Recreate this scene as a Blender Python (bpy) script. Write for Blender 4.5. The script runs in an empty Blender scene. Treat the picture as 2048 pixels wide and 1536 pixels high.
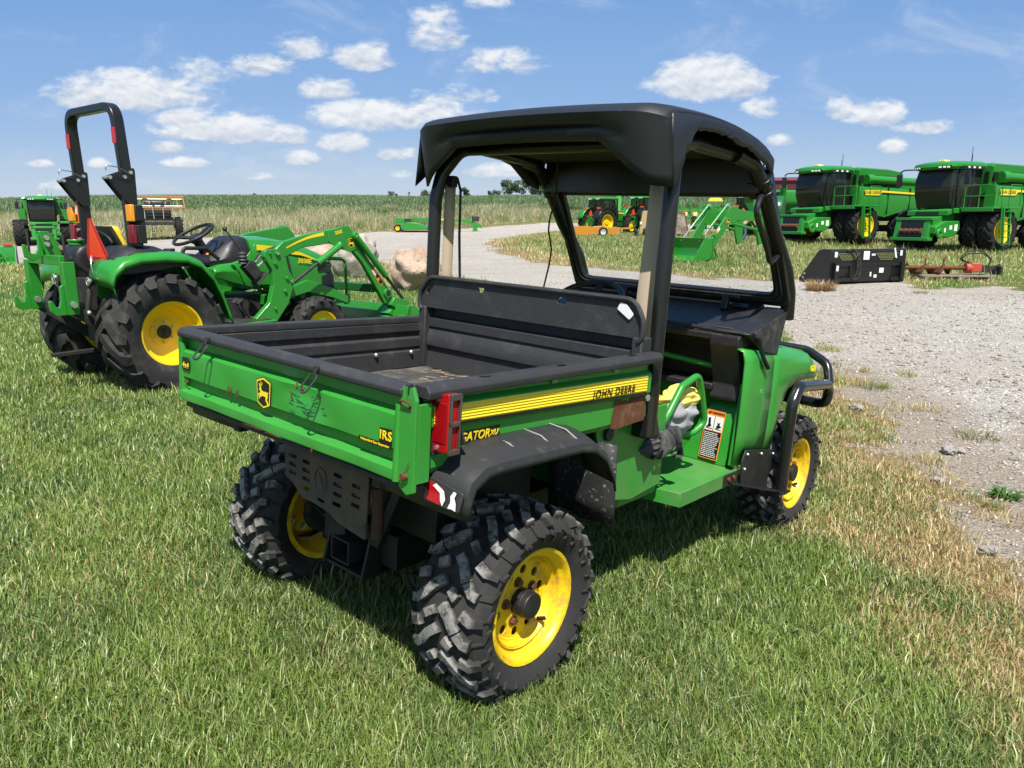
import bpy, bmesh, math, random
import numpy as np
from mathutils import Vector, Matrix, Euler
random.seed(11)
RNG = np.random.default_rng(7)
SC = bpy.context.scene
COL = SC.collection
rad = math.radians

# ---------------------------------------------------------------- mesh builder
class MB:
    def __init__(s):
        s.v = []; s.f = []; s.X = None
    def add(s, vs, fs):
        n = len(s.v)
        if s.X is not None:
            vs = [s.X @ Vector(p) for p in vs]
        s.v += [tuple(p) for p in vs]
        s.f += [tuple(i+n for i in f) for f in fs]
        return s
    def box(s, x0, x1, y0, y1, z0, z1):
        vs = [(x, y, z) for z in (z0, z1) for y in (y0, y1) for x in (x0, x1)]
        return s.add(vs, [(0, 2, 3, 1), (4, 5, 7, 6), (0, 1, 5, 4), (2, 6, 7, 3), (0, 4, 6, 2), (1, 3, 7, 5)])
    def obox(s, c, size, rot=(0, 0, 0)):
        R = Euler([rad(a) for a in rot]).to_matrix(); c = Vector(c)
        vs = [c + R @ Vector((x*size[0]/2, y*size[1]/2, z*size[2]/2)) for z in (-1, 1) for y in (-1, 1) for x in (-1, 1)]
        return s.add(vs, [(0, 2, 3, 1), (4, 5, 7, 6), (0, 1, 5, 4), (2, 6, 7, 3), (0, 4, 6, 2), (1, 3, 7, 5)])
    def hexa(s, p):   # eight corners: bottom 4 (ccw), top 4
        return s.add(p, [(3, 2, 1, 0), (4, 5, 6, 7), (0, 1, 5, 4), (1, 2, 6, 5), (2, 3, 7, 6), (3, 0, 4, 7)])
    def beam(s, p, q, w, h, up=(0, 0, 1)):
        p, q = Vector(p), Vector(q); d = (q-p).normalized(); u = Vector(up)
        r = d.cross(u)
        if r.length < 1e-4: r = d.cross(Vector((0, 1, 0)))
        r.normalize(); u = r.cross(d)
        c = []
        for e in (p, q):
            c += [e - r*w/2 - u*h/2, e + r*w/2 - u*h/2, e + r*w/2 + u*h/2, e - r*w/2 + u*h/2]
        return s.hexa(c)
    def prism(s, poly, ax, a, b):
        def P(u, v, t):
            return (t, u, v) if ax == 'x' else (u, t, v) if ax == 'y' else (u, v, t)
        n = len(poly)
        vs = [P(u, v, a) for u, v in poly] + [P(u, v, b) for u, v in poly]
        fs = [tuple(range(n))[::-1], tuple(range(n, 2*n))] + [(i, (i+1) % n, n+(i+1) % n, n+i) for i in range(n)]
        return s.add(vs, fs)
    def strip(s, path, ax, a, b, t):      # thick folded sheet: profile polyline extruded along ax
        p = [Vector(q) for q in path]; L, R = [], []
        for i in range(len(p)):
            d0 = (p[i]-p[i-1]).normalized() if i else None
            d1 = (p[i+1]-p[i]).normalized() if i < len(p)-1 else None
            d0 = d0 or d1; d1 = d1 or d0
            n0, n1 = Vector((-d0.y, d0.x)), Vector((-d1.y, d1.x)); m = n0+n1
            if m.length < 1e-5: m = n0.copy()
            m.normalize(); k = t/2/max(.35, m.dot(n0))
            L.append(p[i]+m*k); R.append(p[i]-m*k)
        return s.prism([tuple(q) for q in L] + [tuple(q) for q in R[::-1]], ax, a, b)
    def tube(s, path, r, n=10, fil=0, closed=False, cap=True, r2=None, flat=1.0):
        P = [Vector(p) for p in path]
        if fil > 0: P = fillet(P, fil, closed)
        N = len(P); rings = []; prev = None
        for i in range(N):
            if closed: d = (P[(i+1) % N]-P[i-1]).normalized()
            else: d = (P[min(i+1, N-1)]-P[max(i-1, 0)]).normalized()
            if prev is None:
                u = d.orthogonal().normalized()
                if abs(d.z) < .95:
                    u = d.cross(Vector((0, 0, 1))).normalized()
            else:
                u = (prev - d*prev.dot(d))
                u = u.normalized() if u.length > 1e-6 else d.orthogonal().normalized()
            prev = u; w = d.cross(u)
            rr = r if r2 is None else r + (r2-r)*i/(N-1)
            rings.append([P[i] + (u*math.cos(2*math.pi*k/n) + w*math.sin(2*math.pi*k/n)*flat)*rr for k in range(n)])
        vs = [p for g in rings for p in g]; fs = []
        for i in range(N if closed else N-1):
            j = (i+1) % N
            fs += [(i*n+k, i*n+(k+1) % n, j*n+(k+1) % n, j*n+k) for k in range(n)]
        if cap and not closed: fs += [tuple(range(n))[::-1], tuple((N-1)*n+k for k in range(n))]
        return s.add(vs, fs)
    def cyl(s, p, q, r, n=16, r2=None):
        return s.tube([p, q], r, n, r2=r2)
    def lathe(s, prof, ax='x', c=(0, 0, 0), n=32, closed=False, cap=True):   # prof: (axial, radius)
        vs = []; m = len(prof); c = Vector(c)
        for i in range(n):
            a = 2*math.pi*i/n; ca, sa = math.cos(a), math.sin(a)
            for t, r in prof:
                q = (t, r*ca, r*sa) if ax == 'x' else (r*sa, t, r*ca) if ax == 'y' else (r*ca, r*sa, t)
                vs.append(c+Vector(q))
        fs = []
        for i in range(n):
            j = (i+1) % n
            for k in range(m if closed else m-1):
                l = (k+1) % m
                fs.append((i*m+k, j*m+k, j*m+l, i*m+l))
        if not closed and cap:
            for k in (0, m-1):
                if prof[k][1] > 1e-5: fs.append(tuple(i*m+k for i in range(n)) if k else tuple(i*m+k for i in range(n))[::-1])
        return s.add(vs, fs)
    def loft(s, rings, cap=True, closed=False):
        n = len(rings[0]); vs = [p for g in rings for p in g]; fs = []; N = len(rings)
        for i in range(N if closed else N-1):
            j = (i+1) % N
            fs += [(i*n+k, i*n+(k+1) % n, j*n+(k+1) % n, j*n+k) for k in range(n)]
        if cap and not closed: fs += [tuple(range(n))[::-1], tuple((N-1)*n+k for k in range(n))]
        return s.add(vs, fs)
    def grid(s, rows):      # open sheet of points rows[i][j]
        n = len(rows[0]); vs = [p for g in rows for p in g]
        fs = [(i*n+k, i*n+k+1, (i+1)*n+k+1, (i+1)*n+k) for i in range(len(rows)-1) for k in range(n-1)]
        return s.add(vs, fs)
    def ball(s, c, r, nu=14, nv=8, sx=1, sy=1, sz=1):
        c = Vector(c); prof = [(-math.cos(math.pi*k/nv), math.sin(math.pi*k/nv)) for k in range(nv+1)]
        prof[0] = (-1, .02); prof[-1] = (1, .02); vs = []
        for i in range(nu):
            a = 2*math.pi*i/nu
            for t, q in prof: vs.append(c+Vector((q*math.cos(a)*r*sx, q*math.sin(a)*r*sy, t*r*sz)))
        m = nv+1; fs = [(i*m+k, ((i+1) % nu)*m+k, ((i+1) % nu)*m+k+1, i*m+k+1) for i in range(nu) for k in range(nv)]
        fs += [tuple(i*m for i in range(nu))[::-1], tuple(i*m+nv for i in range(nu))]
        return s.add(vs, fs)
    def groups(s):      # loose pieces that stand apart from each other
        n = len(s.v); par = list(range(n))
        def find(i):
            while par[i] != i: par[i] = par[par[i]]; i = par[i]
            return i
        for f in s.f:
            a = find(f[0])
            for j in f[1:]: par[find(j)] = a
        isl = {}
        for i in range(n): isl.setdefault(find(i), []).append(i)
        if len(isl) < 2 or len(isl) > 400: return [list(range(n))]
        V = np.array(s.v); keys = list(isl); lo = np.array([V[isl[k]].min(0) for k in keys]); hi = np.array([V[isl[k]].max(0) for k in keys]); ext = (hi-lo).max(1)
        m = len(keys); g = list(range(m))
        def fg(i):
            while g[i] != i: i = g[i]
            return i
        for i in range(m):
            gap = np.sqrt((np.maximum(0, np.maximum(lo[i]-hi, lo-hi[i]))**2).sum(1)); ok = gap < np.maximum(.02, .4*np.maximum(ext, ext[i]))
            for j in np.nonzero(ok)[0]:
                a, b = fg(i), fg(int(j))
                if a != b: g[b] = a
        out = {}
        for i, k in enumerate(keys): out.setdefault(fg(i), []).extend(isl[k])
        return sorted(out.values(), key=len, reverse=True)
    def build(s, name, mat, parent=None, *a, **kw):
        G = s.groups() if kw.pop('split', True) else [0]
        if len(G) == 1 or len(G) > 40: return s.build1(name, mat, parent, *a, **kw)
        first = None
        for g in G:
            idx = {v: i for i, v in enumerate(sorted(g))}; m = MB(); m.v = [s.v[v] for v in sorted(g)]; m.f = [tuple(idx[v] for v in f) for f in s.f if f[0] in idx]
            o = m.build1(name, mat, parent, *a, **kw); first = first or o
        return first
    def build1(s, name, mat, parent=None, smooth=32, bevel=0, seg=2, thick=0, sub=0, label=None):
        me = bpy.data.meshes.new(name)
        me.from_pydata(s.v, [], s.f)
        bm = bmesh.new(); bm.from_mesh(me)
        bmesh.ops.recalc_face_normals(bm, faces=bm.faces)
        bm.to_mesh(me); bm.free()
        if smooth:
            me.polygons.foreach_set('use_smooth', [True]*len(me.polygons))
            me.set_sharp_from_angle(angle=rad(smooth))
        if isinstance(mat, (list, tuple)):
            for m in mat: me.materials.append(m)
        else: me.materials.append(mat)
        o = bpy.data.objects.new(name, me); COL.objects.link(o)
        if parent is not None: o.parent = parent
        if thick:
            md = o.modifiers.new('solid', 'SOLIDIFY'); md.thickness = thick; md.offset = 0
        if sub:
            md = o.modifiers.new('sub', 'SUBSURF'); md.levels = sub; md.render_levels = sub
        if bevel:
            md = o.modifiers.new('bevel', 'BEVEL'); md.width = bevel; md.segments = seg; md.limit_method = 'ANGLE'; md.angle_limit = rad(35); md.harden_normals = False
        if label: o['label'] = label
        return o

def fillet(P, r, closed=False, k=5):
    out = []; N = len(P)
    for i in range(N):
        if not closed and i in (0, N-1): out.append(P[i]); continue
        a, b, c = P[i-1], P[i], P[(i+1) % N]
        u, w = a-b, c-b; lu, lw = u.length, w.length
        if lu < 1e-6 or lw < 1e-6: out.append(b); continue
        u.normalize(); w.normalize(); ang = u.angle(w)
        if ang > rad(172): out.append(b); continue
        d = min(r/math.tan(ang/2), lu*.48, lw*.48)
        p0, p1 = b+u*d, b+w*d
        for j in range(k+1):
            t = j/k; out.append((p0*(1-t)+b*t)*(1-t)+(b*(1-t)+p1*t)*t)
    return out
def rpoly(pts, r, k=4):     # 2D polygon with rounded corners
    return [(p.x, p.y) for p in fillet([Vector((a, b, 0)) for a, b in pts], r, True, k)]
def tag(o, label=None, cat=None, group=None, kind=None):
    for k, v in (('label', label), ('category', cat), ('group', group), ('kind', kind)):
        if v: o[k] = v
    return o
def thing(name, label, cat, loc=(0, 0, 0), rz=0, group=None, mat=None):
    o = bpy.data.objects.new(name, None); COL.objects.link(o); o.empty_display_size = .2
    if mat is not None: o.matrix_world = mat
    else: o.location = loc; o.rotation_euler = (0, 0, rz)
    return tag(o, label, cat, group)
KIDS = {}
def copy_tree(o, parent=None):
    c = o.copy(); COL.objects.link(c)
    if parent is not None: c.parent = parent
    for ch in [x for x in bpy.data.objects if x.parent == o]: copy_tree(ch, c)
    return c
def head(deg): return -rad(deg)     # compass heading (clockwise from +Y) to z rotation

# ---------------------------------------------------------------- text
def text(string, size, mat, parent, X, name='lettering', shear=0, bold=0, ext=.0006, align='CENTER', sx=1.0, sp=1.0):
    cu = bpy.data.curves.new(name, 'FONT'); cu.body = string; cu.size = size; cu.align_x = align; cu.align_y = 'CENTER'
    cu.shear = shear; cu.offset = bold; cu.extrude = ext; cu.resolution_u = 3; cu.space_character = sp
    t = bpy.data.objects.new(name, cu); COL.objects.link(t)
    dg = bpy.context.evaluated_depsgraph_get(); dg.update()
    me = bpy.data.meshes.new_from_object(t.evaluated_get(dg)); bpy.data.objects.remove(t); bpy.data.curves.remove(cu)
    me.transform(Matrix.Diagonal((sx, 1, 1, 1))); me.transform(X); me.materials.clear(); me.materials.append(mat); me.name = name
    o = bpy.data.objects.new(name, me); COL.objects.link(o); o.parent = parent
    return o
def frame(o, u, v):           # matrix: local x along u, local y along v, z out
    u = Vector(u).normalized(); v = Vector(v); w = u.cross(v).normalized(); v = w.cross(u)
    M = Matrix((u, v, w)).transposed().to_4x4(); M.translation = Vector(o); return M

# ---------------------------------------------------------------- materials
class NT:
    def __init__(s, tree): s.t = tree; s.n = tree.nodes; s.l = tree.links
    def new(s, typ, **kw):
        nd = s.n.new(typ)
        for k, v in kw.items():
            if k.startswith('_'): setattr(nd, k[1:], v)
        return nd
    def link(s, a, b): s.l.new(a, b)
    def val(s, sock, v):
        if hasattr(v, 'links') or isinstance(v, bpy.types.NodeSocket): s.l.new(v, sock)
        else: sock.default_value = v
    def math(s, op, a, b=0, c=None, clamp=False):
        nd = s.n.new('ShaderNodeMath'); nd.operation = op; nd.use_clamp = clamp
        s.val(nd.inputs[0], a); s.val(nd.inputs[1], b)
        if c is not None: s.val(nd.inputs[2], c)
        return nd.outputs[0]
    def mix(s, f, a, b, blend='MIX'):
        nd = s.n.new('ShaderNodeMix'); nd.data_type = 'RGBA'; nd.blend_type = blend
        s.val(nd.inputs[0], f); s.val(nd.inputs[6], a if not isinstance(a, tuple) else (*a[:3], 1)); s.val(nd.inputs[7], b if not isinstance(b, tuple) else (*b[:3], 1))
        return nd.outputs[2]
    def noise(s, vec, scale, detail=4, rough=.55, dist=0):
        nd = s.n.new('ShaderNodeTexNoise'); nd.inputs['Scale'].default_value = scale; nd.inputs['Detail'].default_value = detail
        nd.inputs['Roughness'].default_value = rough; nd.inputs['Distortion'].default_value = dist
        if vec is not None: s.l.new(vec, nd.inputs['Vector'])
        return nd.outputs[0]
    def ramp(s, f, lo, hi, clamp=True):
        nd = s.n.new('ShaderNodeMapRange'); nd.clamp = clamp; nd.interpolation_type = 'SMOOTHSTEP'
        s.val(nd.inputs[0], f); nd.inputs[1].default_value = lo; nd.inputs[2].default_value = hi
        return nd.outputs[0]
    def bump(s, h, strength, dist=.01):
        nd = s.n.new('ShaderNodeBump'); nd.inputs['Strength'].default_value = strength; nd.inputs['Distance'].default_value = dist
        s.l.new(h, nd.inputs['Height']); return nd.outputs[0]
def new_mat(name):
    m = bpy.data.materials.new(name); m.use_nodes = True; t = NT(m.node_tree)
    return m, t, m.node_tree.nodes['Principled BSDF']
def M(name, col, rough=.5, metal=0, spec=.5, var=.12, vscale=6, dirt=None, dcol=(.19, .16, .12), dscale=9, dlo=.5, dhi=.75, bump=0, bscale=120, bdist=.002, coat=0, low=None, rvar=.12, trans=0, wear=None, wcol=(.1, .1, .1)):
    m, t, b = new_mat(name)
    co = t.n.new('ShaderNodeTexCoord').outputs['Object']
    n1 = t.noise(co, vscale, 5)
    k = t.math('MULTIPLY_ADD', n1, 2*var, 1-var)
    vm = t.n.new('ShaderNodeVectorMath'); vm.operation = 'SCALE'; vm.inputs[0].default_value = col; t.link(k, vm.inputs['Scale'])
    c = vm.outputs[0]
    rr = t.math('MULTIPLY_ADD', t.noise(co, vscale*3, 4), 2*rvar, rough-rvar, clamp=True)
    if wear:
        ws = t.ramp(t.noise(co, wear[0], 6, .7), wear[1], wear[1]+.04)
        c = t.mix(t.math('MULTIPLY', ws, wear[2]), c, wcol)
    if low:      # dust film thickening towards the bottom edge
        sz = t.n.new('ShaderNodeSeparateXYZ'); t.link(co, sz.inputs[0]); lm = t.math('MULTIPLY', t.ramp(sz.outputs[2], low[1], low[0]), t.math('MULTIPLY', t.ramp(t.noise(co, 5, 7, .7), .3, .75), low[2])); c = t.mix(lm, c, (.2, .2, .13)); rr = t.math('MAXIMUM', rr, lm)
    if dirt:
        dm = t.math('MULTIPLY', t.ramp(t.noise(co, dscale, 8, .68), dlo, dhi), dirt)
        c = t.mix(dm, c, dcol)
        rr = t.math('MAXIMUM', rr, t.math('MULTIPLY', dm, .9))
    t.link(c, b.inputs['Base Color']); t.link(rr, b.inputs['Roughness'])
    b.inputs['Metallic'].default_value = metal; b.inputs['Specular IOR Level'].default_value = spec
    if coat: b.inputs['Coat Weight'].default_value = coat; b.inputs['Coat Roughness'].default_value = .08
    if bump: t.link(t.bump(t.noise(co, bscale, 3, .6), bump, bdist), b.inputs['Normal'])
    if trans: b.inputs['Transmission Weight'].default_value = trans
    return m
GREEN = M('green paint', (.026, .245, .026), .34, spec=.5, var=.06, vscale=3, dirt=.18, dcol=(.1, .2, .07), dscale=5, dlo=.5, dhi=.8, coat=.25)
GREENW = M('worn green paint', (.028, .25, .028), .42, var=.1, vscale=4, dirt=.35, dcol=(.11, .25, .1), dscale=7, dlo=.5, dhi=.85, coat=.1, wear=(14, .69, .6), wcol=(.16, .07, .03), low=(.38, .95, .52), bump=.12, bscale=7, bdist=.02)
GREENG = M('garaged green paint', (.028, .25, .028), .36, var=.06, vscale=3, dirt=.22, dcol=(.11, .24, .09), dscale=30, dlo=.55, dhi=.8, coat=.2, low=(.4, 1.0, .3))
GREENN = M('new green paint', (.022, .225, .023), .32, var=.06, coat=.3, dirt=.14, dcol=(.1, .2, .08), dscale=11, dlo=.5, dhi=.8)
GREEND = M('far green paint', (.022, .215, .026), .38, var=.08, dirt=.15, dcol=(.05, .16, .05), dscale=3)
YELLOW = M('yellow paint', (.82, .56, .006), .38, var=.06, coat=.15)
YELLOWR = M('rusty yellow paint', (.8, .54, .01), .45, var=.08, dirt=.85, dcol=(.42, .21, .05), dscale=16, dlo=.46, dhi=.7)
DECALY = M('yellow decal', (.85, .62, .02), .4, var=.03)
DECALK = M('black decal', (.008, .009, .008), .35, var=.05)
BLACK = M('black paint', (.011, .011, .012), .32, var=.15, dirt=.25, dcol=(.09, .085, .08), dscale=22, dlo=.62, dhi=.75)
PLAST = M('black plastic', (.012, .012, .013), .48, var=.15, dirt=.22, dcol=(.075, .072, .068), dscale=13, dlo=.48, dhi=.75, bump=.25, bscale=420, bdist=.001)
ROOFM = M('scuffed roof plastic', (.014, .014, .016), .47, var=.15, dirt=.4, dcol=(.08, .08, .082), dscale=40, dlo=.62, dhi=.72, bump=.15, bscale=60, bdist=.0015)
LINER = M('textured bed liner', (.026, .026, .027), .62, var=.2, vscale=9, dirt=.4, dcol=(.11, .105, .1), dscale=8, dlo=.5, dhi=.78, bump=.7, bscale=230, bdist=.003)
FLOORM = M('dirty bed floor', (.04, .039, .037), .75, var=.3, dirt=.8, dcol=(.16, .145, .125), dscale=7, dlo=.4, dhi=.72, bump=.6, bscale=180, bdist=.003)
FENDM = M('scratched fender plastic', (.028, .028, .030), .5, var=.15, dirt=.35, dcol=(.1, .098, .095), dscale=26, dlo=.55, dhi=.7, bump=.3, bscale=160, bdist=.001)
RUBBER = M('rubber', (.02, .02, .02), .75, spec=.3, var=.2, dirt=.55, dcol=(.13, .115, .095), dscale=10, dlo=.42, dhi=.75, bump=.4, bscale=90, bdist=.002)
TREAD = M('dusty tread rubber', (.03, .029, .028), .85, spec=.25, var=.25, dirt=.85, dcol=(.2, .185, .165), dscale=17, dlo=.36, dhi=.66, bump=.6, bscale=110, bdist=.003)
TREADT = M('muddy tread rubber', (.027, .0265, .026), .8, spec=.25, var=.25, dirt=.55, dcol=(.12, .11, .095), dscale=9, dlo=.46, dhi=.74, bump=.6, bscale=110, bdist=.003)
RUBFAR = M('far rubber', (.017, .017, .017), .8, spec=.25, var=.2, dirt=.3, dcol=(.06, .055, .05), dscale=4)
DARKU = M('oily black metal', (.009, .009, .009), .6, var=.3, dirt=.3, dcol=(.04, .034, .028), dscale=12, dlo=.5, dhi=.75)
DARK = M('dirty dark metal', (.018, .018, .018), .6, var=.3, dirt=.5, dcol=(.07, .06, .05), dscale=12, dlo=.45, dhi=.75)
STEEL = M('steel', (.35, .35, .34), .35, metal=.9, var=.15)
ZINC = M('zinc bolt', (.62, .61, .57), .35, metal=.8, var=.1)
RUST = M('rust', (.12, .048, .024), .85, spec=.2, var=.35, vscale=18, dirt=.8, dcol=(.2, .1, .055), dscale=26, dlo=.45, dhi=.65, bump=.5, bscale=140, bdist=.002)
RUSTG = M('rusty heat shield', (.12, .085, .06), .8, spec=.3, var=.35, vscale=14, dirt=.9, dcol=(.075, .072, .068), dscale=6, dlo=.4, dhi=.62, bump=.4, bscale=160, bdist=.001)
WHITE = M('white label', (.75, .75, .74), .5, var=.05)
ORANGE = M('orange label', (.85, .24, .03), .5, var=.03)
REDL = M('red lens', (.36, .004, .010), .3, var=.15, spec=.4, coat=.15)
AMBER = M('amber lens', (.85, .3, .01), .2, var=.1, coat=.4)
SMVO = M('fluorescent orange', (.95, .07, .018), .5, var=.02)
SMVR = M('reflective red', (.5, .02, .02), .35, var=.1)
BELT = M('beige seat belt webbing', (.44, .36, .26), .85, var=.1, bump=.5, bscale=500, bdist=.001)
GREYF = M('grey fabric', (.3, .3, .31), .9, var=.2, bump=.4, bscale=60, bdist=.004)
STRAPF = M('dark strap webbing', (.05, .05, .052), .85, var=.3, dirt=.6, dcol=(.2, .19, .17), dscale=10)
GLASSD = M('dark cab glass', (.016, .018, .015), .10, spec=.35, var=.3, rvar=.03)
ORANGEM = M('orange implement paint', (.55, .22, .02), .5, var=.1)
TAN = M('tan sheet metal', (.42, .3, .14), .6, var=.1)
def glass_mat(name, tint=(.93, .96, .95), alpha=.1):
    m, t, b = new_mat(name); t.n.remove(b); out = t.n['Material Output']
    tr = t.n.new('ShaderNodeBsdfTransparent'); tr.inputs[0].default_value = (*tint, 1)
    gl = t.n.new('ShaderNodeBsdfGlossy'); gl.inputs['Roughness'].default_value = .03
    fr = t.n.new('ShaderNodeFresnel'); fr.inputs[0].default_value = 1.45
    mx = t.n.new('ShaderNodeMixShader'); t.link(t.math('MULTIPLY', fr.outputs[0], .5), mx.inputs[0]); t.link(tr.outputs[0], mx.inputs[1]); t.link(gl.outputs[0], mx.inputs[2])
    df = t.n.new('ShaderNodeBsdfDiffuse'); df.inputs[0].default_value = (.5, .5, .48, 1)
    m2 = t.n.new('ShaderNodeMixShader'); m2.inputs[0].default_value = alpha
    t.link(mx.outputs[0], m2.inputs[1]); t.link(df.outputs[0], m2.inputs[2]); t.link(m2.outputs[0], out.inputs[0])
    return m
GLASS = glass_mat('windshield glass', (.9, .93, .92), .025)
GLASSC = glass_mat('tinted cab glass', (.3, .36, .34), .02)

# ---------------------------------------------------------------- terrain
VR = np.array([[0.751819, 0.656652, 0.059791], [-0.658759, 0.751929, 0.02529], [-0.028352, -0.058402, 0.99789]])
VT = np.array([-0.43275, 2.52744, -0.01672])
def plane_z(x, y):
    n = VR[:, 2]
    return VT[2] - (n[0]*(x-VT[0]) + n[1]*(y-VT[1]))/n[2]
CTRL = []
for p in ((-.6, 0), (.6, 0), (-.6, 2.09), (.6, 2.09), (0, -1.2), (1.2, 0.6), (-1.2, .6), (1.2, 2.4), (0, 1)):
    w = VR @ np.array([p[0], p[1], 0.]) + VT
    CTRL.append((w[0], w[1], plane_z(w[0], w[1])))
CTRL += [(0, 0, .02), (-2, 1, .06), (2.2, 1, -.04), (-3, 4, .05), (-3.9, 7.0, .03), (-2.8, 6.2, .03), (-2.4, 8.4, .0), (-1.5, 7.6, 0),
         (4, 4, -.22), (3, 7, -.2), (6, 7, -.2), (-8, 8, .03), (-10, 14, 0), (-12, 22, 0), (-4, 13, 0), (-1.5, 16, -.02), (-3, 21, 0), (1, 14, -.1), (4, 13, -.12),
         (8.5, 17.3, 0), (11, 18.5, 0), (16, 18, .02), (8, 28, -.08), (3, 26, -.05), (13, 40, .28), (22, 32.5, .0), (17, 38.5, .13), (30, 34, .1), (30, 50, .4),
         (-20, 38, -.25), (-36, 62, -.58), (-30, 64, -.21), (-15, 64, -.1), (-50, 60, -.5), (-9, 80, .12), (0, 66, .1), (7, 55, .35), (11, 57, .48), (25, 60, .5), (40, 60, .5),
         (-60, 90, .7), (-30, 90, .8), (0, 92, .8), (30, 92, 1.1), (60, 92, 1.1), (-70, 125, 3.2), (-35, 125, 3.2), (0, 125, 3.2), (35, 125, 3.3), (70, 125, 3.3),
         (-90, 165, 5.6), (-45, 165, 5.6), (0, 165, 5.6), (45, 165, 5.6), (90, 165, 5.6), (-120, 230, 6.1), (0, 230, 6.1), (120, 230, 6.1),
         (-10, -6, .1), (10, -6, -.2), (-30, 5, 0), (25, 5, -.2), (0, -40, 0), (-80, 0, 0), (80, 0, 0), (-90, 60, -.3), (80, 60, .5)]
CTRL = np.array(CTRL, float)
def _tps(r2):
    return np.where(r2 > 0, .5*r2*np.log(np.maximum(r2, 1e-12)), 0)
_n = len(CTRL)
_d2 = ((CTRL[:, None, :2]-CTRL[None, :, :2])**2).sum(-1)
_A = np.zeros((_n+3, _n+3)); _A[:_n, :_n] = _tps(_d2) + np.eye(_n)*.02
_A[:_n, _n] = 1; _A[:_n, _n+1:] = CTRL[:, :2]; _A[_n, :_n] = 1; _A[_n+1:, :_n] = CTRL[:, :2].T
_W = np.linalg.solve(_A, np.concatenate([CTRL[:, 2], np.zeros(3)]))
def ground_z(x, y):
    x = np.asarray(x, float); y = np.asarray(y, float); sh = x.shape
    xf, yf = x.ravel(), y.ravel(); out = np.empty(len(xf))
    for i in range(0, len(xf), 20000):
        a, b = xf[i:i+20000], yf[i:i+20000]
        d2 = (a[:, None]-CTRL[None, :, 0])**2 + (b[:, None]-CTRL[None, :, 1])**2
        out[i:i+20000] = _tps(d2) @ _W[:_n] + _W[_n] + _W[_n+1]*a + _W[_n+2]*b
    rr = np.hypot(xf, yf)
    k = np.clip((rr-190)/60, 0, 1); k = k*k*(3-2*k)
    out = out*(1-k) + 6.1*k*np.where(yf > 60, 1, 0)
    return out.reshape(sh)

# ---------------------------------------------------------------- gravel outline (world metres)
FAR = [[-49.08, 48.73], [-44.64, 55.23], [-41.24, 61.05], [-35.29, 63.42], [-29.38, 63.37], [-26.06, 65.55], [-20.21, 72.46], [-14.0, 80.72], [-6.97, 85.59], [-1.43, 90.92], [4.13, 95.48], [13.72, 92.6], [23.69, 86.82], [37.85, 85.38]]
ISL = [[28.26, 63.63], [17.14, 61.23], [11.57, 63.78], [4.42, 78.29], [1.67, 70.63], [-0.83, 52.54], [-1.45, 45.02], [-0.98, 38.12], [-0.32, 34.27], [0.68, 28.7], [1.61, 25.32], [2.68, 22.96], [3.77, 20.56], [4.82, 19.26], [6.22, 18.47], [7.63, 18.61], [9.16, 17.71], [9.06, 16.23], [10.26, 16.43], [10.72, 15.67], [12.53, 14.68]]
NEAR = [[2.19, 2.18], [2.2, 2.4], [2.27, 3.03], [2.39, 3.55], [2.57, 4.13], [2.65, 4.66], [2.81, 5.46], [3.13, 6.71], [3.38, 7.9], [3.61, 9.57], [3.39, 11.83], [1.67, 14.12], [0.78, 15.26], [-0.16, 17.17], [-1.07, 19.18], [-2.14, 20.91], [-3.64, 24.47], [-4.65, 26.61], [-7.27, 31.51], [-9.72, 34.67], [-14.96, 37.47], [-14.71, 26.94], [-17.58, 25.88], [-22.84, 25.99]]
GPOLY = np.array(FAR+ISL+NEAR)
def pdist(x, y, P=GPOLY):      # signed distance to the gravel area: positive inside
    x = np.asarray(x); y = np.asarray(y); ins = np.zeros(x.shape, bool); best = np.full(x.shape, 1e9)
    for i in range(len(P)):
        x1, y1 = P[i]; x2, y2 = P[(i+1) % len(P)]
        c = (y1 > y) != (y2 > y)
        with np.errstate(divide='ignore', invalid='ignore'):
            xi = (x2-x1)*(y-y1)/(y2-y1+1e-12)+x1
        ins ^= c & (x < xi)
        t = np.clip(((x-x1)*(x2-x1)+(y-y1)*(y2-y1))/((x2-x1)**2+(y2-y1)**2+1e-9), 0, 1)
        best = np.minimum(best, np.hypot(x-x1-t*(x2-x1), y-y1-t*(y2-y1)))
    return np.where(ins, best, -best)
def vnoise(x, y, s, seed=0):
    x = np.asarray(x)*s; y = np.asarray(y)*s; xi = np.floor(x).astype(np.int64); yi = np.floor(y).astype(np.int64); fx = x-xi; fy = y-yi
    def h(a, b):
        n = (a*374761393+b*668265263+seed*974711) & 0x7fffffff; n = ((n ^ (n >> 13))*1274126177) & 0x7fffffff
        return ((n ^ (n >> 16)) & 0xffff)/65535.
    fx = fx*fx*(3-2*fx); fy = fy*fy*(3-2*fy)
    return (h(xi, yi)*(1-fx)+h(xi+1, yi)*fx)*(1-fy)+(h(xi, yi+1)*(1-fx)+h(xi+1, yi+1)*fx)*fy
def fbm(x, y, s, seed=0, o=3):
    return sum(vnoise(x, y, s*2**k, seed+k)*.5**k for k in range(o))/sum(.5**k for k in range(o))
def gravelness(x, y):
    d = pdist(x, y); r = np.hypot(x, y)
    return d + (fbm(x, y, 1.6, 3)-.5)*np.minimum(1.2, .35+r*.11)+(fbm(x, y, .35, 9)-.5)*np.minimum(2., r*.05)
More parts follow.
